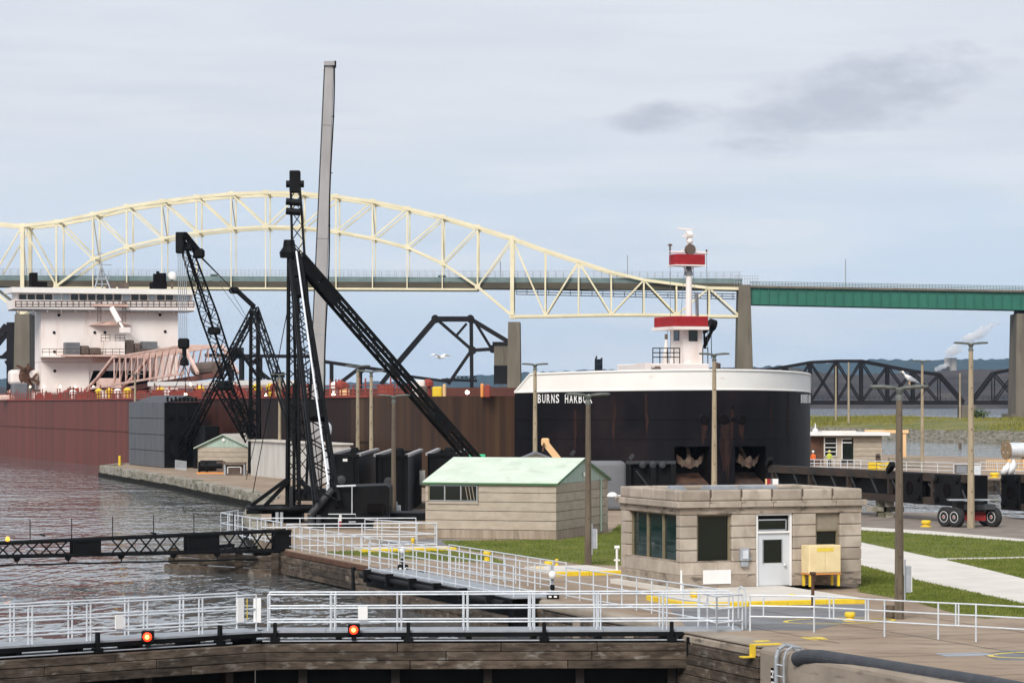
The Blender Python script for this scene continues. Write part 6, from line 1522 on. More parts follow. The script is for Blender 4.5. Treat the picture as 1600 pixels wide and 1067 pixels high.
part(MB().para(L(-5.35, -.98, .003), U * .3, V * .8, Zv * .03), 'plate', 'yellow', yb_); part(MB().para(L(-5.35, -1.03, -.3), U * .3, V * .05, Zv * .33), 'plate', 'yellow', yb_); part(MB().para(L(-5.35, -1.35, -.33), U * .3, V * .36, Zv * .03), 'plate', 'yellow', yb_)
gd_ = thing('hinge_casting', 'round grey casting in a black frame at the gate hinge', 'hinge', QR(.45, .9, -.4), 0)
c_ = QR(.45, .95, -.42); part(MB().box(c_ - Zv * .26, .62, .3, .56), 'frame', 'black_steel', gd_, bevel=.03); part(MB().lathe(c_ + Vector((0, -.15, 0)), [(.22, 0), (.22, .05), (.15, .07), (.06, .12)], 18, axis=(0, -1, 0)), 'casting', 'stone_stained', gd_); part(MB().tube(c_ + Vector((.34, -.1, .05)), c_ + Vector((.5, -.16, .12)), .06), 'pin', 'galv', gd_)
# upper wall: timber facing, steel edge and railings
tf2 = thing('timber_facing', 'weathered timber facing along the upper lock wall under the railing', 'fender', L(39, -.3, -.6), 0)
for r_ in range(3):
    s = 31.6
    while s < 46.4:
        s2 = min(s + random.uniform(3, 5.5), 46.4)
        if 46.4 - s2 < 1.2: s2 = 46.4
        o_ = random.uniform(0, .04)
        part(MB().para(L(s + .01, -.34 - o_, -.50 - .27 * r_), U * (s2 - s - .02), V * (.34 + o_), Zv * .262), 'timber', 'timber', tf2, bevel=.02); s = s2
for u_ in (32.3, 34.9): part(MB().para(L(u_, -.42, -1.3), U * .3, V * .1, Zv * 1.2), 'strap', 'black_steel', tf2)
part(MB().para(L(31.6, -.22, -.2), U * 14.9, V * .22, Zv * .19), 'steel_edge', 'rusty', tf2)
tf3 = thing('timber_facing', 'low timber and concrete facing between the two gates on the far wall', 'fender', L(7, -.3, -.6), 0)
for r_ in range(3):
    for s, s2 in ((1.2, 4.6), (4.6, 8.8), (8.8, 13.4)):
        part(MB().para(L(s + .01, -.30 - random.uniform(0, .05), -.62 - .27 * r_), U * (s2 - s - .02), V * .3, Zv * .262), 'timber', 'timber', tf3, bevel=.02)
part(MB().para(L(1.2, -.36, -.34), U * 12.2, V * .5, Zv * .345), 'coping', 'concrete', tf3, bevel=.12, seg=3)
for u_ in (5, 9.5): part(MB().para(L(u_, -.42, -1.4), U * .5, V * .1, Zv * 1.0), 'buttress', 'stone_stained', tf3)
# open upper gate leaf lying in its recess along the wall
g2 = thing('lock_gate', 'open lock gate leaf folded along the wall with grey railings and dim red lamp', 'lock gate', L(22, -.3, 0), A)
k = 9
for i in range(k): part(MB().para(L(14.0 + 17.2 * i / k + .006, -1.05, .004), U * (17.2 / k - .012), V * 1.5, Zv * .05), 'deck_plate', 'galv_dull', g2)
part(MB().para(L(14.0, -1.16, -.16), U * 17.2, V * .10, Zv * .16), 'edge_beam', 'black_steel', g2)
part(MB().tube(L(14.2, -1.26, -.18), L(31, -1.26, -.18), .11, n=14), 'fender_tube', 'black_steel', g2)
part(MB().para(L(14.0, -1.0, -8), U * 17.2, V * .8, Zv * 7.7), 'skin', 'black_steel', g2)
for i in range(6): part(MB().para(L(15.5 + i * 2.9, -1.46, -.40), U * .14, V * .3, Zv * .50), 'fender_post', 'black_steel', g2)
for r_ in range(2):
    for i in range(4): part(MB().para(L(14.2 + i * 4.2 + .01, -1.52, -.85 - .28 * r_), U * 4.18, V * .4, Zv * .27), 'timber', 'timber', g2, bevel=.02)
railing(g2, [L(31, -.95), L(14.2, -.95)], 1.10, (.12, .60, 1.10), 1.5, 'galv', .024)
railing(g2, [L(31, .40), L(14.2, .40)], 1.10, (.12, .60, 1.10), 1.5, 'galv', .024)
c_ = px(661, 899, 109.5); lb = part(MB().box(c_ - Zv * .2, .34, .3, .4), 'signal_lamp', 'black_steel', g2, bevel=.02)
part(MB().lathe(c_ + Vector((-.06, -.151, .02)), [(.12, 0), (.11, .03), (0, .05)], 14, axis=(0, -1, 0)), 'lens', 'red_lamp_dim', lb)
fence('railing', 'long galvanised railing along the upper lock wall left of the open gate', [L(48.3, .42), L(31.4, .42)], 1.07, (.12, .6, 1.07), 1.35)
fence('railing', 'galvanised railing from the open gate down to the near gate hinge', [L(13.6, .75), L(1.7, 1.0)], 1.07, (.10, .6, 1.07), 1.15)
fence('railing', 'white railing crossing behind the yellow kerb before the derrick', [L(48.4, .45), L(47.2, 7.3)], 1.10, (.12, .6, 1.10), 1.75, r=.03)
fence('railing', 'short white railing return beside the block building', [L(47.3, 7.25), L(53, 5.6)], 1.07, (.15, .6, 1.07), 1.4)
fence('railing', 'low white railing in front of the black machine block', [L(56.5, 1.4), L(54, 8.5)], 1.05, (.15, .6, 1.05), 1.7)
fence('railing', 'galvanised railing on the landward side of the open gate', [L(29.5, 1.9), L(16.2, 1.75)], 1.05, (.15, .6, 1.05), 1.4)
# foreground wall railing
fr_t = thing('railing', 'grey pipe railing panels along the foreground pavement at right', 'railing', G(1272, 987), 0)
gp = [G(1172, 985.5), G(1272, 987.5), G(1382, 994.5), G(1466, 999.5), G(1525, 1002.5), G(1660, 1011)]
for a_, b_ in zip(gp, gp[1:]):
    for z_ in (.43, .74, 1.05): rod('rail', 'galv', fr_t, a_ + Zv * z_, b_ + Zv * z_, .024)
for p_ in gp[:-1]: rod('post', 'galv', fr_t, p_, p_ + Zv * 1.05, .026)
for x_ in (1296.5, 1303, 1353, 1357, 1493.5, 1498, 1193): 
    for a_, b_ in zip(gp, gp[1:]):
        xa, xb = 800 + F * a_.x / a_.y, 800 + F * b_.x / b_.y
        if xa <= x_ < xb:
            q_ = a_ + (b_ - a_) * ((x_ - xa) / (xb - xa)); rod('post', 'galv', fr_t, q_ + Zv * .43, q_ + Zv * 1.05, .024)
# signal posts at the gate ends
for x, y, d, lab in ((629, 891, 111.0, 'white domed signal post at the far end of the open gate'), (863, 935, 95.0, 'white domed signal post at the near end of the open gate')):
    c_ = pz(x, d, 0); t = thing('signal_post', lab, 'signal', c_, 0)
    part(MB().box(c_, .1, .1, 1.15), 'post', 'galv_dull', t); part(MB().lathe(c_ + Vector((0, -.14, .78)), [(.0, -.12), (.10, -.08), (.13, .04), (.10, .14), (0, .18)], 16), 'dome', 'white', t, smooth=True)
    part(MB().box(c_ + Vector((0, -.1, .30)), .16, .2, .18), 'camera', 'black_steel', t, bevel=.03); part(MB().box(c_ + Vector((.02, -.18, -.02)), .42, .3, .26), 'base_box', 'black_steel', t, bevel=.04)
    for sx in (-.08, .1): part(MB().box(c_ + Vector((sx, -.335, .06)), .1, .02, .06), 'light', 'white', t)
# yellow mooring posts and bitts
def mooring(loc, label, r=.32, h=.34, top=None):
    loc = Vector(loc); t = thing('mooring_bollard', label, 'bollard', loc, 0, 'yellow mooring bollards')
    part(MB().lathe(loc, [(r * 1.05, 0), (r * 1.05, .04), (r * .72, .07), (r * .68, h * .45), (r * .98, h * .55), (r, h * .8), (r * .8, h), (0, h)], 20), 'casting', 'yellow', t, smooth=False)
    part(MB().lathe(loc, [(r * 1.25, 0), (r * 1.25, .025), (0, .026)], 20), 'base', 'yellow_paint', t)
for x, y, lab, r, h in ((1328, 970, 'yellow mushroom mooring bollard inside the painted ring by the railing', .17, .28), (1447, 823, 'yellow mooring bollard left of the red wheeled trailer', .27, .36), (1554, 746, 'yellow mooring bollard on the far lock wall', .45, .45), (761, 877, 'twin-headed yellow mooring bollard inside the galvanised railing', .17, .45), (1085, 941, 'yellow mooring bollard below the blank sign board', .16, .42), (1237, 938, 'small yellow mooring bollard by the kerb at the door', .12, .22), (858, 888, 'yellow mooring bollard beside the white domed signal post', .2, .3), (843, 893, 'low yellow cleat near the open gate end', .2, .18), (645, 852, 'small yellow bollard on the kerb behind the railings', .09, .35), (870, 884, 'thin yellow bollard on the white kerb platform', .07, .3)):
    mooring(G(x, y), lab, r, h)
br_ = thing('barrel', 'dark wooden half barrel at the foot of the nearest lamp post', 'barrel', G(1390, 966), 0)
c_ = G(1390, 966); rr = .2
for i in range(14):
    a0, a1 = i / 14 * 6.283, (i + .94) / 14 * 6.283; st = []
    for z, r in ((0, rr * .9), (.2, rr * 1.02), (.4, rr)): st += [c_ + Vector((math.cos(a0) * r, math.sin(a0) * r, z)), c_ + Vector((math.cos(a1) * r, math.sin(a1) * r, z)), c_ + Vector((math.cos(a1) * (r - .03), math.sin(a1) * (r - .03), z)), c_ + Vector((math.cos(a0) * (r - .03), math.sin(a0) * (r - .03), z))]
    part(MB().add(st, [(0, 1, 5, 4), (4, 5, 9, 8), (3, 2, 1, 0), (8, 9, 10, 11), (1, 2, 6, 5), (5, 6, 10, 9), (0, 4, 7, 3), (4, 8, 11, 7), (2, 3, 7, 6), (6, 7, 11, 10)]), 'stave', 'pole_dark', br_)
for z in (.08, .3): part(MB().lathe(c_ + Zv * z, [(rr * 1.0, 0), (rr * 1.06, 0), (rr * 1.06, .04), (rr, .04)], 20), 'hoop', 'machinery', br_)
part(MB().lathe(c_ + Zv * .3, [(rr * .9, 0), (0, .02)], 16), 'soil', 'machinery', br_)
# ------------------------------------------------------------------ black fender truss over the water
ft = thing('fender_boom', 'low black lattice fender boom with thin posts reaching across the lock entrance', 'boom', L(47.8, .2, 0), A)
def ftt(x):
    p = L(47.8, .2); k_ = (x - 800) / F; return (k_ * p.y - p.x) / (-V.x + V.y * k_)
FT = lambda t_, o, z: L(47.8 + o, .2 - t_, z)
zt_ = lambda t_: .83 - .0277 * t_
zb_ = lambda t_: -.07 - .004 * t_
for o in (0, .9):
    part(MB().beam(FT(-.3, o, zt_(0)), FT(27, o, zt_(27)), .14, .13), 'top_chord', 'black_steel', ft); part(MB().beam(FT(-.3, o, zb_(0)), FT(27, o, zb_(27)), .14, .13), 'lower_chord', 'black_steel', ft)
    t_ = 0.35
    pl_ = [(ftt(343), ftt(294)), (ftt(158), ftt(115)), (-.3, ftt(432))]
    for a_, b_ in pl_: part(MB().add([FT(a_, o, zb_(a_)), FT(b_, o, zb_(b_)), FT(b_, o, zt_(b_)), FT(a_, o, zt_(a_))], [(0, 1, 2, 3)]) if o else MB().extr([FT(a_, o, zb_(a_)), FT(b_, o, zb_(b_)), FT(b_, o, zt_(b_)), FT(a_, o, zt_(a_))], U * .05), 'plate', 'black_steel', ft)
    st_ = .64
    while t_ < 26.5 and o == 0:
        if not any(a_ - .2 < t_ + st_ / 2 < b_ + .2 for a_, b_ in pl_):
            part(MB().beam(FT(t_, o, zb_(t_)), FT(t_ + st_, o, zt_(t_)), .08, .06), 'lacing', 'black_steel', ft); part(MB().beam(FT(t_ + st_, o + .04, zb_(t_)), FT(t_, o + .04, zt_(t_)), .08, .06), 'lacing', 'black_steel', ft)
        t_ += st_
for x_ in (365, 303, 240, 176, 112, 47, -17, -80): t_ = ftt(x_); part(MB().tube(FT(t_, 0, zt_(t_)), FT(t_, 0, zt_(t_) + .98), .022, n=6), 'post', 'black_steel', ft)
for x_ in (340, 272, 190, 107, 27, -50):
    t_ = ftt(x_); part(MB().extr([FT(t_ - .2, 0, zb_(t_)), FT(t_ + .2, 0, zb_(t_)), FT(t_ + .1, 0, zb_(t_) - .22), FT(t_ - .05, 0, zb_(t_) - .22)], U * .1), 'bracket', 'black_steel', ft); part(MB().tube(FT(t_, .05, zb_(t_) - .2), FT(t_, .05, zb_(t_) - .34), .03), 'hanger', 'black_steel', ft)
pts = []
for i in range(60):
    t_ = i * .45; pts.append(FT(t_, .05, zb_(t_) - .34 - .03 * abs(math.sin(t_ * 1.3))))
part(MB().path(pts, .045, 6), 'arresting_cable', 'black_steel', ft)
t_ = ftt(12); part(MB().lathe(FT(t_, 0, zt_(t_) + .08), [(0, 0), (.09, .04), (.1, .12), (.06, .2), (0, .22)], 12), 'lamp', 'amber_lamp', ft, smooth=True)
for k in range(5): part(MB().beam(FT(1 + 5 * k, 0, zt_(1)), FT(1 + 5 * k, .9, zt_(1)), .08), 'strut', 'black_steel', ft)
# timber crib under its inner end
cr_ = thing('timber_crib', 'dark timber crib in the water under the inner end of the black boom', 'fender', L(50, -2, -1), 0)
for r_ in range(3): part(MB().beam(L(46.6, -.3, -.42 - .3 * r_), L(53.5, -3.6 - .2 * r_, -.42 - .3 * r_), .28, .26), 'timber', 'timber', cr_, bevel=.02)
for f_ in (0, .35, .7, 1.0): part(MB().beam(L(46.7 + 6.7 * f_, -.55 - 3.1 * f_, -3), L(46.7 + 6.7 * f_, -.55 - 3.1 * f_, -.12), .34, up=(0, 1, 0)), 'pile', 'timber', cr_)
for f_ in (.2, .55, .85): part(MB().beam(L(46.7 + 6.7 * f_, -.45 - 3.1 * f_, -.2), L(49 + 6.7 * f_, 1.2 - 2 * f_, -.2), .26), 'crossbeam', 'black_steel', cr_)
# ------------------------------------------------------------------ steel girders stored on the quay
def girder(P0, dr_, LN, z0, z1, label, ends, wd=1.6):
    t = thing('steel_girder', label, 'girder', Vector((P0.x, P0.y, 0)), 0, 'black steel girders stored on the quay')
    nn = Vector((-dr_.y, dr_.x, 0))
    if nn.x > 0: nn = -nn                    # side that faces the camera
    Q = lambda s, o, z: P0 + dr_ * s + nn * o + Zv * z
    h = z1 - z0
    bx_ = lambda s0, s1, o0, o1, za, zb, nm, mt, bev=0: part(MB().para(Q(s0, o0, za), dr_ * (s1 - s0), nn * (o1 - o0), Zv * (zb - za)), nm, mt, t, bevel=bev)
    bx_(0, LN, -wd, -.35, z0 + .05, z1 - .05, 'web', 'black_steel')
    bx_(0, LN, -.35, .0, z1 - .46, z1, 'top_chord', 'brown_frame'); bx_(0, LN, -.35, 0, z0, z0 + .42, 'lower_chord', 'brown_frame')
    for i in range(int(LN / 2.6) + 1):
        s = .4 + i * 2.6
        if s > LN - 1: break
        if i % 2 == 0: bx_(s, s + .22, -.3, -.02, z0 + .42, z1 - .46, 'post', 'brown_frame')
        part(MB().beam(Q(s + .5, -.08, z1 - .46), Q(s + 1.3, -.08, z0 + .42), .06, .12), 'brace', 'grey_steel', t)
        part(MB().beam(Q(s + .2, .02, z1 - .1), Q(s + 1.1, .02, z1 - .4), .05, .05), 'edge_strip', 'grey_steel', t)
    for s0, s1 in ends:
        bx_(s0, s1, -.3, .08, z0 + .02, z1 - .02, 'end_plate', 'black_steel', .05)
        for s in (s0 + .3, s1 - .3):
            for z in (z0 + .35, z1 - .35): part(MB().lathe(Q(s, .08, z), [(.17, 0), (.17, .1), (.1, .14)], 12, axis=nn), 'boss', 'black_steel', t)
        part(MB().lathe(Q((s0 + s1) / 2, .08, (z0 + z1) / 2), [(.4, 0), (.4, .03), (.3, .05), (0, .02)], 16, axis=nn), 'manhole', 'ship_dark', t)
        part(MB().beam(Q(s0 - .9, -.05, z1 - .6), Q(s0 - .1, -.05, z0 + .7), .05, .1), 'brace', 'grey_steel', t)
    return t, Q
e1 = Vector((.342, -.94, 0)).normalized()
g1, Q1 = girder(Vector((16.2, 176, 0)), e1, 24.8, .95, 2.72, 'long black and brown steel girder on concrete cribs behind the control house', [(17.5, 20.3), (21.8, 24.7)])
g2_, Q2 = girder(Vector((28.2, 160.5, 0)), e1, 14, .50, 2.58, 'black steel girder end at the right edge with white sacks on top', [(.1, 2.2)])
for s, lab in ((8.3, 'grey concrete crib under the middle of the long girder'), (14.6, 'dark concrete crib under the girder near the brown post')):
    c_ = Q1(s, -.6, 0); t = thing('crib_stack', lab, 'crib', c_, 0)
    for k in range(3):
        for j in (-.5, .5): part(MB().box(c_ + (e1 * j if k % 2 == 0 else Vector((j, 0, 0))) + Zv * (k * .31), 1.2 if k % 2 else .45, .45 if k % 2 else 1.2, .30), 'block', 'pier_concrete', t, bevel=.02)
for s in (-.3, 16): part(MB().beam(Q1(s + .2, 0, 2.7), Q1(s + .9, .1, 3.15), .3, .3), 'bumper', 'black_steel', g1)
for i, (sx, sz, rr) in enumerate(((0, 0, .30), (.42, .06, .28), (.24, .28, .24))):
    pass
bag = MB()
c_ = px(1573, 740, 158.5)
for sx, sz, rx, rz_ in ((-.18, .22, .22, .34), (.22, .30, .24, .42)):
    q = [(0, -rz_), (rx * .8, -rz_ * .8), (rx, -rz_ * .2), (rx * .85, rz_ * .4), (rx * .5, rz_ * .85), (.06, rz_)]
    bag.lathe(c_ + Vector((sx, 0, sz + .05)), q, 14)
bag.v = [p + Vector((.05 * math.sin(p.z * 17 + p.x * 9), .04 * math.sin(p.z * 13), .05 * math.sin(p.x * 21 + p.y * 11))) + Vector(((p.z - c_.z) * (.28 if p.x > c_.x else .45), 0, 0)) for p in bag.v]
solo(bag, 'sacks', 'bag_white', 'two white sacks leaning together on the right girder', 'sack', c_, smooth=True)
# black frame left of the anchors, tarpaulined tank
fk = thing('stored_truss', 'black steel truss panel standing left of the anchors', 'truss', pz(1017, 182, 0), 0)
a_, b_ = pz(979, 182, 0), pz(1056, 182, 0); HF = HC - (720 - YH) * 182 / F
part(MB().para(a_ + Vector((0, .4, 0)), b_ - a_, (0, 1.2, 0), Zv * (HF - .1)), 'web', 'black_steel', fk)
for z in (0, HF - .2): part(MB().para(a_ + Zv * z, b_ - a_, (0, .35, 0), Zv * .2), 'chord', 'grey_steel', fk)
for x_ in (979, 1018, 1049): part(MB().box(pz(x_ + 3, 182, .2), .35, .35, HF - .4), 'post', 'black_steel', fk)
part(MB().beam(px(994, 735, 181.9), px(1017, 765, 181.9), .08), 'brace', 'grey_steel', fk)
for x_, y_ in ((987, 712), (895, 706)): part(MB().beam(px(x_ - 3, y_ + 5, 182), px(x_ + 3, y_ - 2, 182), .3, .22), 'lug', 'grey_steel', fk)
for x_ in (1004, 1020, 1035): part(MB().lathe(px(x_, 726, 181.9), [(.25, 0), (.2, .1), (0, .14)], 12, axis=(0, -1, 0)), 'boss', 'grey_steel', fk)
tk = thing('covered_tank', 'grey tarpaulin-covered tank behind the block building', 'tank', pz(940, 172, 0), 0)
a_, b_ = pz(880, 172, 0), pz(978, 172, 0); part(MB().para(a_, b_ - a_, (0, 3, 0), Zv * (HC - (721 - YH) * 172 / F)), 'cover', 'grey_box', tk, bevel=.25, seg=3)
# ------------------------------------------------------------------ wheeled trailer
tl = thing('trailer', 'red-axled trailer bogie with big black tyres and white rims', 'trailer', pz(1515, 149, 0), 0)
axd = Vector((-.80, -.60, 0)).normalized(); fw = Vector((.60, -.80, 0))
def wheel(c0, par):
    w_ = part(MB().lathe(c0 - axd * .17, [(.29, 0), (.48, .0), (.545, .07), (.545, .27), (.48, .34), (.29, .34)], 24, axis=axd), 'wheel', 'tyre', par, smooth=False)
    part(MB().lathe(c0 + axd * .10, [(.30, -.2), (.30, .07), (.28, .08), (.25, .055), (.13, .05), (.1, .07), (0, .07)], 20, axis=axd), 'rim', 'white', w_); part(MB().lathe(c0 + axd * .165, [(.06, 0), (.055, .03), (0, .04)], 12, axis=axd), 'hub', 'red_paint', w_)
for x_, d_ in ((1478, 149.6), (1494, 149.0), (1552, 149.2), (1541, 150.6)): wheel(px(x_, 805, d_) * 1 + Vector((0, 0, .545 - px(x_, 805, d_).z)), tl)
part(MB().beam(pz(1486, 149.6, .62), pz(1548, 149.6, .62), .34, .42), 'axle', 'red_paint', tl); part(MB().beam(pz(1505, 149.3, .5), pz(1540, 149.3, .5), .2, .3), 'axle_beam', 'red_paint', tl)
part(MB().box(pz(1513, 149.6, .85), 1.5, 1.6, .55), 'bolster', 'black_steel', tl, bevel=.03); part(MB().box(pz(1528, 149.4, .95), 1.7, 1.2, .28), 'bolster', 'grey_steel', tl); part(MB().box(pz(1513, 149.5, 1.42), 2.2, .8, .07), 'plate', 'galv_dull', tl)
part(MB().box(pz(1510, 149.0, 1.0), .25, .3, .5), 'jack', 'galv_dull', tl)
# ------------------------------------------------------------------ far lock wall: house, people, fences, reel
fh = thing('lock_house', 'small beige flat-roofed lock house on the far wall', 'building', pz(1325, 296, 0), 0)
def fb(x0, x1, y0, y1, d, dep, nm, mt, par=None, bev=0):
    a_, b_ = px(x0, y1, d), px(x1, y1, d); return part(MB().para(a_, b_ - a_, (0, dep, 0), Zv * ((y1 - y0) * d / F)), nm, mt, par or fh, bevel=bev)
fb(1267, 1286.6, 682, 726.5, 296.2, 4, 'porch_wall', 'rusty'); fb(1287, 1378, 682, 726.5, 296.6, 5.5, 'wall_core', 'joint')
for k in range(6): fb(1333.5, 1378, 684 + 7.1 * k, 690.6 + 7.1 * k, 296, .6, 'siding_board', 'block')
for x0, x1 in ((1287, 1288.5), (1307.5, 1314.8)): fb(x0, x1, 682.5, 726.5, 296, .6, 'wall_post', 'block')
fb(1288.5, 1307.5, 713, 726.5, 296, .6, 'wall_panel', 'block'); fb(1287, 1378, 680.6, 683.6, 295.9, .7, 'fascia', 'panel_tan')
fb(1266, 1391, 675.5, 680.4, 295, 7.5, 'roof', 'white'); fb(1284, 1338, 673, 675.4, 297, 3, 'roof_box', 'white_concrete')
for k in range(4):
    w_ = fb(1289, 1306.5, 686.3 + 6.6 * k, 691.6 + 6.6 * k, 296.2, .1, 'window', 'glass'); fb(1288, 1307.4, 691.8 + 6.6 * k, 692.8 + 6.6 * k, 295.9, .2, 'frame', 'white', w_)
fb(1288, 1289, 684, 713, 295.9, .2, 'frame', 'white'); fb(1306.5, 1307.6, 684, 713, 295.9, .2, 'frame', 'white')
dd = fb(1316.5, 1333, 692.5, 717, 296.2, .1, 'door', 'glass'); fb(1315, 1316.3, 684.5, 717, 295.9, .2, 'frame', 'white', dd); fb(1316.4, 1331, 684.5, 686, 295.9, .2, 'frame', 'white', dd); fb(1316.4, 1331, 690.6, 692.2, 295.9, .2, 'frame', 'white', dd); fb(1317, 1330, 686.4, 690.4, 296.2, .1, 'transom', 'glass', dd)
part(MB().lathe(px(1274, 676, 295.5), [(.35, 0), (.3, .35), (.08, .5), (.05, 1.0), (0, 1.0)], 12), 'roof_vent', 'white', fh)
og = thing('orange_gantry', 'orange steel gantry frame behind the far lock house', 'gantry', pz(1412, 303, 0), 0)
part(MB().beam(px(1351, 674, 303), px(1419, 674, 303), .6, .35), 'beam', 'pale_orange', og); part(MB().beam(pz(1413, 303, 0), px(1413, 674, 303), .35, up=(0, 1, 0)), 'leg', 'pale_orange', og); part(MB().beam(pz(1356, 303, 0), px(1356, 674, 303), .35, up=(0, 1, 0)), 'leg', 'pale_orange', og)
def person(loc, label, cloth, hat, yaw):
    loc = Vector(loc); t = thing('person', label, 'person', loc, 0)
    me = bpy.data.meshes.new('body'); c, s_ = math.cos(yaw), math.sin(yaw)
    W = lambda x, y, z: (x * c - y * s_, x * s_ + y * c, z)
    V_ = [W(0, 0, .95), W(0, 0, 1.15), W(0, 0, 1.36), W(0, 0, 1.50), W(0, .02, 1.62), W(0, .01, 1.72),
          W(-.10, 0, .88), W(-.12, .03, .48), W(-.12, 0, .08), W(-.12, .13, .04), W(.10, 0, .88), W(.12, .05, .48), W(.12, 0, .08), W(.12, .13, .04),
          W(-.20, 0, 1.38), W(-.26, .02, 1.12), W(-.22, .16, .94), W(-.20, .22, .90), W(.20, 0, 1.38), W(.26, .02, 1.12), W(.22, .18, .98), W(.20, .24, .95)]
    E_ = [(0, 1), (1, 2), (2, 3), (3, 4), (4, 5), (0, 6), (6, 7), (7, 8), (8, 9), (0, 10), (10, 11), (11, 12), (12, 13), (2, 14), (14, 15), (15, 16), (16, 17), (2, 18), (18, 19), (19, 20), (20, 21)]
    rr = [.15, .15, .17, .06, .095, .08, .09, .065, .05, .04, .09, .065, .05, .04, .07, .05, .035, .03, .07, .05, .035, .03]
    me.from_pydata(V_, E_, []); o = bpy.data.objects.new('body', me); COL.objects.link(o); o.parent = t
    sk = o.modifiers.new('skin', 'SKIN'); sub = o.modifiers.new('sub', 'SUBSURF'); sub.levels = 1; sub.render_levels = 1
    for i, r in enumerate(rr): me.skin_vertices[0].data[i].radius = (r, r * .8 if i in (0, 1, 2) else r)
    me.skin_vertices[0].data[0].use_root = True
    dg = bpy.context.evaluated_depsgraph_get(); m2 = bpy.data.meshes.new_from_object(o.evaluated_get(dg)); o.modifiers.clear(); o.data = m2
    for k in ('skin', cloth, 'cloth_dark'): m2.materials.append(M[k])
    for p in m2.polygons:
        z = p.center.z; p.material_index = 0 if z > 1.49 or (z < 1.02 and abs(p.center.x) > .17 and z > .85) else (1 if z > .93 else 2); p.use_smooth = True
    part(MB().lathe(loc + Vector(W(0, .0, 1.70)), [(.16, 0), (.125, .02), (.12, .08), (.07, .14), (0, .155)], 14), 'hard_hat', hat, t, smooth=True)
person(pz(1270.5, 279, 0), 'person in an orange vest and white hard hat beside the ship bow', 'cloth_orange', 'hat_white', 2.6)
person(pz(1296, 281, 0), 'person in a lime yellow vest and hat before the lock house window', 'cloth_lime', 'hat_yellow', 3.3)
fence('railing', 'grey railing in front of the far lock house', [pz(1262, 271, 0), pz(1345, 268, 0)], 1.1, (.1, .4, .75, 1.1), .7, r=.04)
fence('railing', 'pale railing along the far lock wall edge', [pz(1345, 266, 0), pz(1490, 256, 0)], 1.1, (.4, .75, 1.1), 2.0, r=.04)
fence('railing', 'pale railing on the far wall before the cable reel', [pz(1532, 258, 0), pz(1640, 252, 0)], 1.1, (.4, .75, 1.1), 2.0, r=.04)
for x0, x1, lab in ((1357, 1369, 'left yellow crate on the far lock wall'), (1370, 1381, 'middle yellow crate on the far lock wall'), (1382, 1393, 'right yellow crate on the far lock wall')):
    a_, b_ = pz(x0, 264, 0), pz(x1, 264, 0); t = thing('crate', lab, 'crate', (a_ + b_) / 2, 0, 'yellow crates')
    for k in range(3): part(MB().para(a_ + Zv * (.08 + .33 * k), b_ - a_, (0, .06, 0), Zv * .25), 'slat', 'yellow', t)
    part(MB().para(a_ + Vector((.05, .1, 0)), (b_ - a_) * .9, (0, .6, 0), Zv * .95), 'body', 'yellow_paint', t)
ac = thing('air_unit', 'grey ventilation unit in a pale frame on the far lock wall', 'unit', pz(1513, 252, 0), 0)
a_, b_ = pz(1494, 252, 0), pz(1512, 252, 0); part(MB().para(a_ + Zv * .25, b_ - a_, (0, .8, 0), Zv * .75), 'core', 'grey_box', ac, bevel=.03)
for k in range(6): part(MB().para(a_ + Vector((.05, -.03, .32 + .1 * k)), (b_ - a_) * .9, (0, .03, 0), Zv * .05), 'louvre', 'galv_dull', ac)
part(MB().box(pz(1523, 252, 0), .95, .8, .95), 'side_box', 'galv', ac, bevel=.03); part(MB().para(pz(1492, 251.9, 0), (2.3, 0, 0), (0, 1, 0), Zv * .22), 'base', 'white_concrete', ac)
part(MB().para(pz(1492, 251.9, 1.08), (2.3, 0, 0), (0, 1, 0), Zv * .06), 'top_frame', 'galv', ac)
rl_ = thing('cable_reel', 'large wooden cable reel with pale cable at the right edge', 'reel', pz(1592, 282, 0), 0)
ax_ = Vector((.93, .36, 0)).normalized(); c_ = px(1587, 703, 282)
for o in (-1.1, 1.1):
    f_ = part(MB().lathe(c_ + ax_ * o, [(.97, -.06), (.97, .06), (.12, .07), (0, .07)], 28, axis=ax_), 'flange', 'reel_wood', rl_)
    for k in range(3): part(MB().lathe(c_ + ax_ * (o - .07) + Vector((0, 0, 0)) + Zv * (.5 * math.cos(k * 2.1)) + Vector((-.36, .93, 0)) * (.5 * math.sin(k * 2.1)), [(.07, 0), (.07, .03), (0, .04)], 10, axis=-ax_), 'bolt', 'galv', f_)
part(MB().tube(c_ - ax_ * 1.02, c_ + ax_ * 1.02, .72, n=28), 'cable', 'galv', rl_)
for k in range(10): part(MB().lathe(c_ + ax_ * (-.95 + .2 * k), [(.72, 0), (.76, .05), (.76, .14), (.72, .19)], 24, axis=ax_), 'turn', 'galv', rl_)
for o in (-.9, .9): part(MB().box(Vector((c_.x, c_.y, 0)) + ax_ * o, .3, 1.6, c_.z - .9), 'stand', 'pale_orange', rl_)
for i in range(4):
    a_ = pz(1541 + 17 * i, 272, 0); t = thing('barrier', ['pale orange barrier, leftmost of the row by the reel', 'pale orange barrier, second from left by the reel', 'pale orange barrier, third from left by the reel', 'pale orange barrier, rightmost of the row by the reel'][i], 'barrier', a_, 0, 'pale orange barriers')
    wv = Vector((.98, -.05, 0))
    for z in (.1, 1.0): part(MB().beam(a_ + Zv * z, a_ + wv + Zv * z, .07), 'rail', 'pale_orange', t)
    for k in range(6): part(MB().beam(a_ + wv * (k / 5), a_ + wv * (k / 5) + Zv * 1.0, .05, up=(0, 1, 0)), 'bar', 'pale_orange', t)
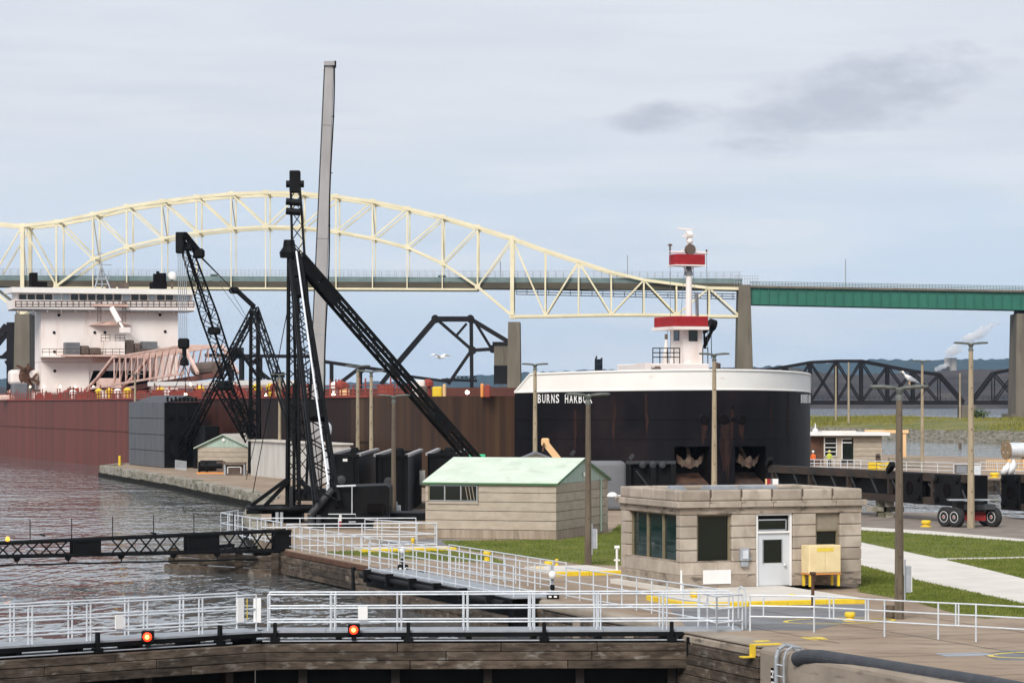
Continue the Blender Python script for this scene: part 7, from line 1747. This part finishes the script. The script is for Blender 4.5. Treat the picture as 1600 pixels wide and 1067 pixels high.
# dark block and machinery on the far wall, a pile in the canal
solo(MB().box(pz(1413, 286, 0), 3.2, 1.2, 1.05), 'concrete_block', 'panel_tan', 'long brown concrete block on the far lock wall edge', 'block', pz(1413, 286, 0), bevel=.06)
solo(MB().box(pz(1382, 290, 0), .9, .6, .45), 'blue_box', 'blue_paint', 'small blue box right of the far lock house', 'box', pz(1382, 290, 0), bevel=.04)
mp = thing('pump_machine', 'small dark pump machine against the far lock house', 'machine', pz(1371, 290, 0), 0)
part(MB().box(pz(1372, 290, .35), .5, .4, .8), 'motor', 'machinery', mp, bevel=.06); part(MB().tube(pz(1368, 290, 0), pz(1372, 290, .5), .06), 'leg', 'machinery', mp); part(MB().tube(pz(1376, 290, 0), pz(1372, 290, .5), .06), 'leg', 'machinery', mp); part(MB().lathe(pz(1371.5, 289.7, 1.1), [(.22, 0), (.22, .2), (0, .24)], 12), 'head', 'machinery', mp)
p_ = pz(1500, 470, WZ); solo(MB().tube(p_ - Zv * 2, p_ + Zv * .9, .3, .26, n=10), 'pile', 'pole_dark', 'lone dark mooring pile standing in the far canal', 'pile', p_)
# weathered sheet piling on the far wall face
sp_w = thing('sheet_piling', 'brown streaked sheet piling on the face of the far lock wall', 'wall', L(138, 90, -.6), 0)
a0, b0 = L(141, 88.5), L(100, 103.3); dr_ = (b0 - a0); ln = dr_.length; dr_ /= ln; nn = Vector((dr_.y, -dr_.x, 0))
if nn.y > 0: nn = -nn
for i in range(int(ln / .6)):
    part(MB().para(a0 + dr_ * (.6 * i) - Zv * 1.6, dr_ * .5, nn * (.28 if i % 2 else .16), Zv * 1.5), 'pile', 'timber', sp_w)
a1, b1 = L(150, 69.3), L(141, 88.4); dr_ = (b1 - a1); ln = dr_.length; dr_ /= ln; nn = Vector((dr_.y, -dr_.x, 0))
if nn.y > 0: nn = -nn
for i in range(int(ln / .6)):
    part(MB().para(a1 + dr_ * (.6 * i) - Zv * 1.6, dr_ * .5, nn * (.28 if i % 2 else .16), Zv * 1.5), 'pile', 'timber', sp_w)
# shrub on the grassy bank
sh = thing('shrub', 'dark green shrub on the bank below the railway bridge', 'shrub', pz(1530, 690, 2.4), 0)
gv, gf = [], []
c_ = pz(1530, 690, 3.6)
for i in range(420):
    q = Vector((random.gauss(0, 1.1), random.gauss(0, 1.0), random.gauss(0, .55))); p = c_ + q; a = Vector((random.uniform(-1, 1), random.uniform(-1, 1), random.uniform(-1, 1))).normalized() * .3; b = Vector((random.uniform(-1, 1), random.uniform(-1, 1), random.uniform(-1, 1))).normalized() * .22
    k = len(gv); gv += [p - a, p + b, p + a, p - b]; gf.append((k, k + 1, k + 2, k + 3))
part(MB().add(gv, gf), 'crown', 'leaf', sh); part(MB().tube(pz(1530, 690, 2.2), pz(1530, 690, 3.6), .12, .05), 'trunk', 'bark', sh)
# ------------------------------------------------------------------ gulls
def gull(c0, label, flying, yaw):
    t = thing('gull', label, 'gull', c0, yaw); x = Vector((math.cos(yaw), math.sin(yaw), 0)); y = Vector((-math.sin(yaw), math.cos(yaw), 0))
    Q = lambda a, b, z: Vector(c0) + x * a + y * b + Zv * z
    tilt = .35 if not flying else .05
    secs = [(-.27, .012, .0), (-.18, .05, .0), (-.05, .085, .0), (.07, .085, .005), (.15, .055, .03), (.185, .042, .075), (.215, .046, .11), (.25, .035, .115), (.275, .012, .11)] if not flying else [(-.22, .02, 0), (-.1, .06, 0), (.05, .075, 0), (.15, .05, .01), (.2, .045, .02), (.25, .03, .02), (.28, .008, .02)]
    m_ = MB(); vs = []; n = 10
    for s, r, dz in secs:
        for i in range(n): a = i / n * 6.283; vs.append(Q(s * math.cos(tilt) , math.cos(a) * r, .20 + s * math.sin(tilt) + dz + math.sin(a) * r) if not flying else Q(s, math.cos(a) * r, dz + math.sin(a) * r))
    m_.add(vs, [(j * n + i, j * n + (i + 1) % n, (j + 1) * n + (i + 1) % n, (j + 1) * n + i) for j in range(len(secs) - 1) for i in range(n)] + [tuple(range(n)), tuple(range((len(secs) - 1) * n, len(secs) * n))])
    part(m_, 'body', 'gull_white', t, smooth=True)
    if not flying:
        for sg in (-1, 1):
            part(MB().add([Q(.10, sg * .07, .26), Q(-.05, sg * .092, .24), Q(-.33, sg * .03, .06), Q(-.12, sg * .085, .12), Q(.05, sg * .085, .15)], [(0, 1, 4), (1, 2, 3), (1, 3, 4)]), 'wing', 'gull_grey', t)
            part(MB().tube(Q(.0, sg * .035, .14), Q(.0, sg * .035, 0), .008, n=5), 'leg', 'pale_orange', t)
        h = Q(.30 * math.cos(tilt), 0, .20 + .28 * math.sin(tilt) + .11)
        part(MB().tube(h - x * .03, h + x * .045 - Zv * .012, .014, .004, n=6), 'beak', 'yellow', t)
    else:
        for sg in (-1, 1):
            part(MB().extr([Q(.10, sg * .05, .02), Q(.14, sg * .32, .12), Q(.02, sg * .68, .05), Q(-.02, sg * .34, .10), Q(-.06, sg * .05, .02)], Zv * .015), 'wing', 'gull_white', t)
        part(MB().tube(Q(.26, 0, .02), Q(.33, 0, .01), .014, .004, n=6), 'beak', 'yellow', t)
        part(MB().add([Q(-.18, -.03, 0), Q(-.18, .03, 0), Q(-.33, .07, 0), Q(-.33, -.07, 0), Q(-.2, 0, .02)], [(0, 1, 2, 3), (0, 4, 1), (1, 4, 2), (2, 4, 3), (3, 4, 0)]), 'tail', 'gull_white', t)
gull(px(1421, 601.2, 86.0), 'white gull perched on the nearest lamp head', False, 3.4)
gull(px(689, 558, 110), 'white gull flying before the raised bascule bridge', True, 2.5)
# ------------------------------------------------------------------ steam plume and haze
def vol_mat(key, col, dens, noise=None, aniso=.2):
    m = bpy.data.materials.new(key); m.use_nodes = True; t = m.node_tree; t.nodes.clear()
    o = t.nodes.new('ShaderNodeOutputMaterial'); v = t.nodes.new('ShaderNodeVolumePrincipled'); t.links.new(v.outputs[0], o.inputs['Volume'])
    v.inputs['Color'].default_value = (*col, 1); v.inputs['Density'].default_value = dens; v.inputs['Anisotropy'].default_value = aniso
    if noise:
        g = t.nodes.new('ShaderNodeNewGeometry'); n = t.nodes.new('ShaderNodeTexNoise'); n.inputs['Scale'].default_value = noise; n.inputs['Detail'].default_value = 4
        r = t.nodes.new('ShaderNodeMapRange'); r.inputs[1].default_value = .40; r.inputs[2].default_value = .62; r.inputs[4].default_value = dens
        t.links.new(g.outputs['Position'], n.inputs['Vector']); t.links.new(n.outputs[0], r.inputs[0]); t.links.new(r.outputs[0], v.inputs['Density'])
    M[key] = m
vol_mat('steam', (.998, .998, .998), .24, .05)
bm = bmesh.new()
rnd = random.Random(4)
for x, y, r in ((1482, 556, 4), (1484, 552, 6), (1488, 549, 8), (1494, 545, 9), (1500, 541, 9), (1506, 537, 9), (1511, 532, 9), (1517, 528, 9), (1524, 524, 8), (1531, 521, 8), (1538, 517, 7), (1545, 513, 6), (1552, 510, 5), (1558, 507, 3.5), (1477, 570, 5), (1471, 574, 5), (1465, 577, 4)):
    for k in range(2):
        c_ = px(x + rnd.uniform(-3, 3), y + rnd.uniform(-2, 2), 4380 + rnd.uniform(-6, 6))
        bmesh.ops.create_icosphere(bm, subdivisions=2, radius=r * 1.0 * rnd.uniform(.8, 1.1), matrix=Matrix.Translation(c_))
me = bpy.data.meshes.new('steam_plume'); bm.to_mesh(me); bm.free(); me.materials.append(M['steam'])
so = bpy.data.objects.new('steam_plume', me); COL.objects.link(so)
rm = so.modifiers.new('r', 'REMESH'); rm.mode = 'VOXEL'; rm.voxel_size = 2.0
dg = bpy.context.evaluated_depsgraph_get(); m2 = bpy.data.meshes.new_from_object(so.evaluated_get(dg)); so.modifiers.clear(); so.data = m2
tag(so, 'white steam plume drifting right from the power station stacks', 'steam', None, 'stuff')
vol_mat('haze', (.48, .72, 1.0), 3.2e-5, None, .0)
hz = solo(MB().para((-7500, -120, -13), (15000, 0, 0), (0, 14500, 0), (0, 0, 330)), 'haze', 'haze', 'thin pale blue air over the river', 'haze', (0, 0, -13), kind='stuff')
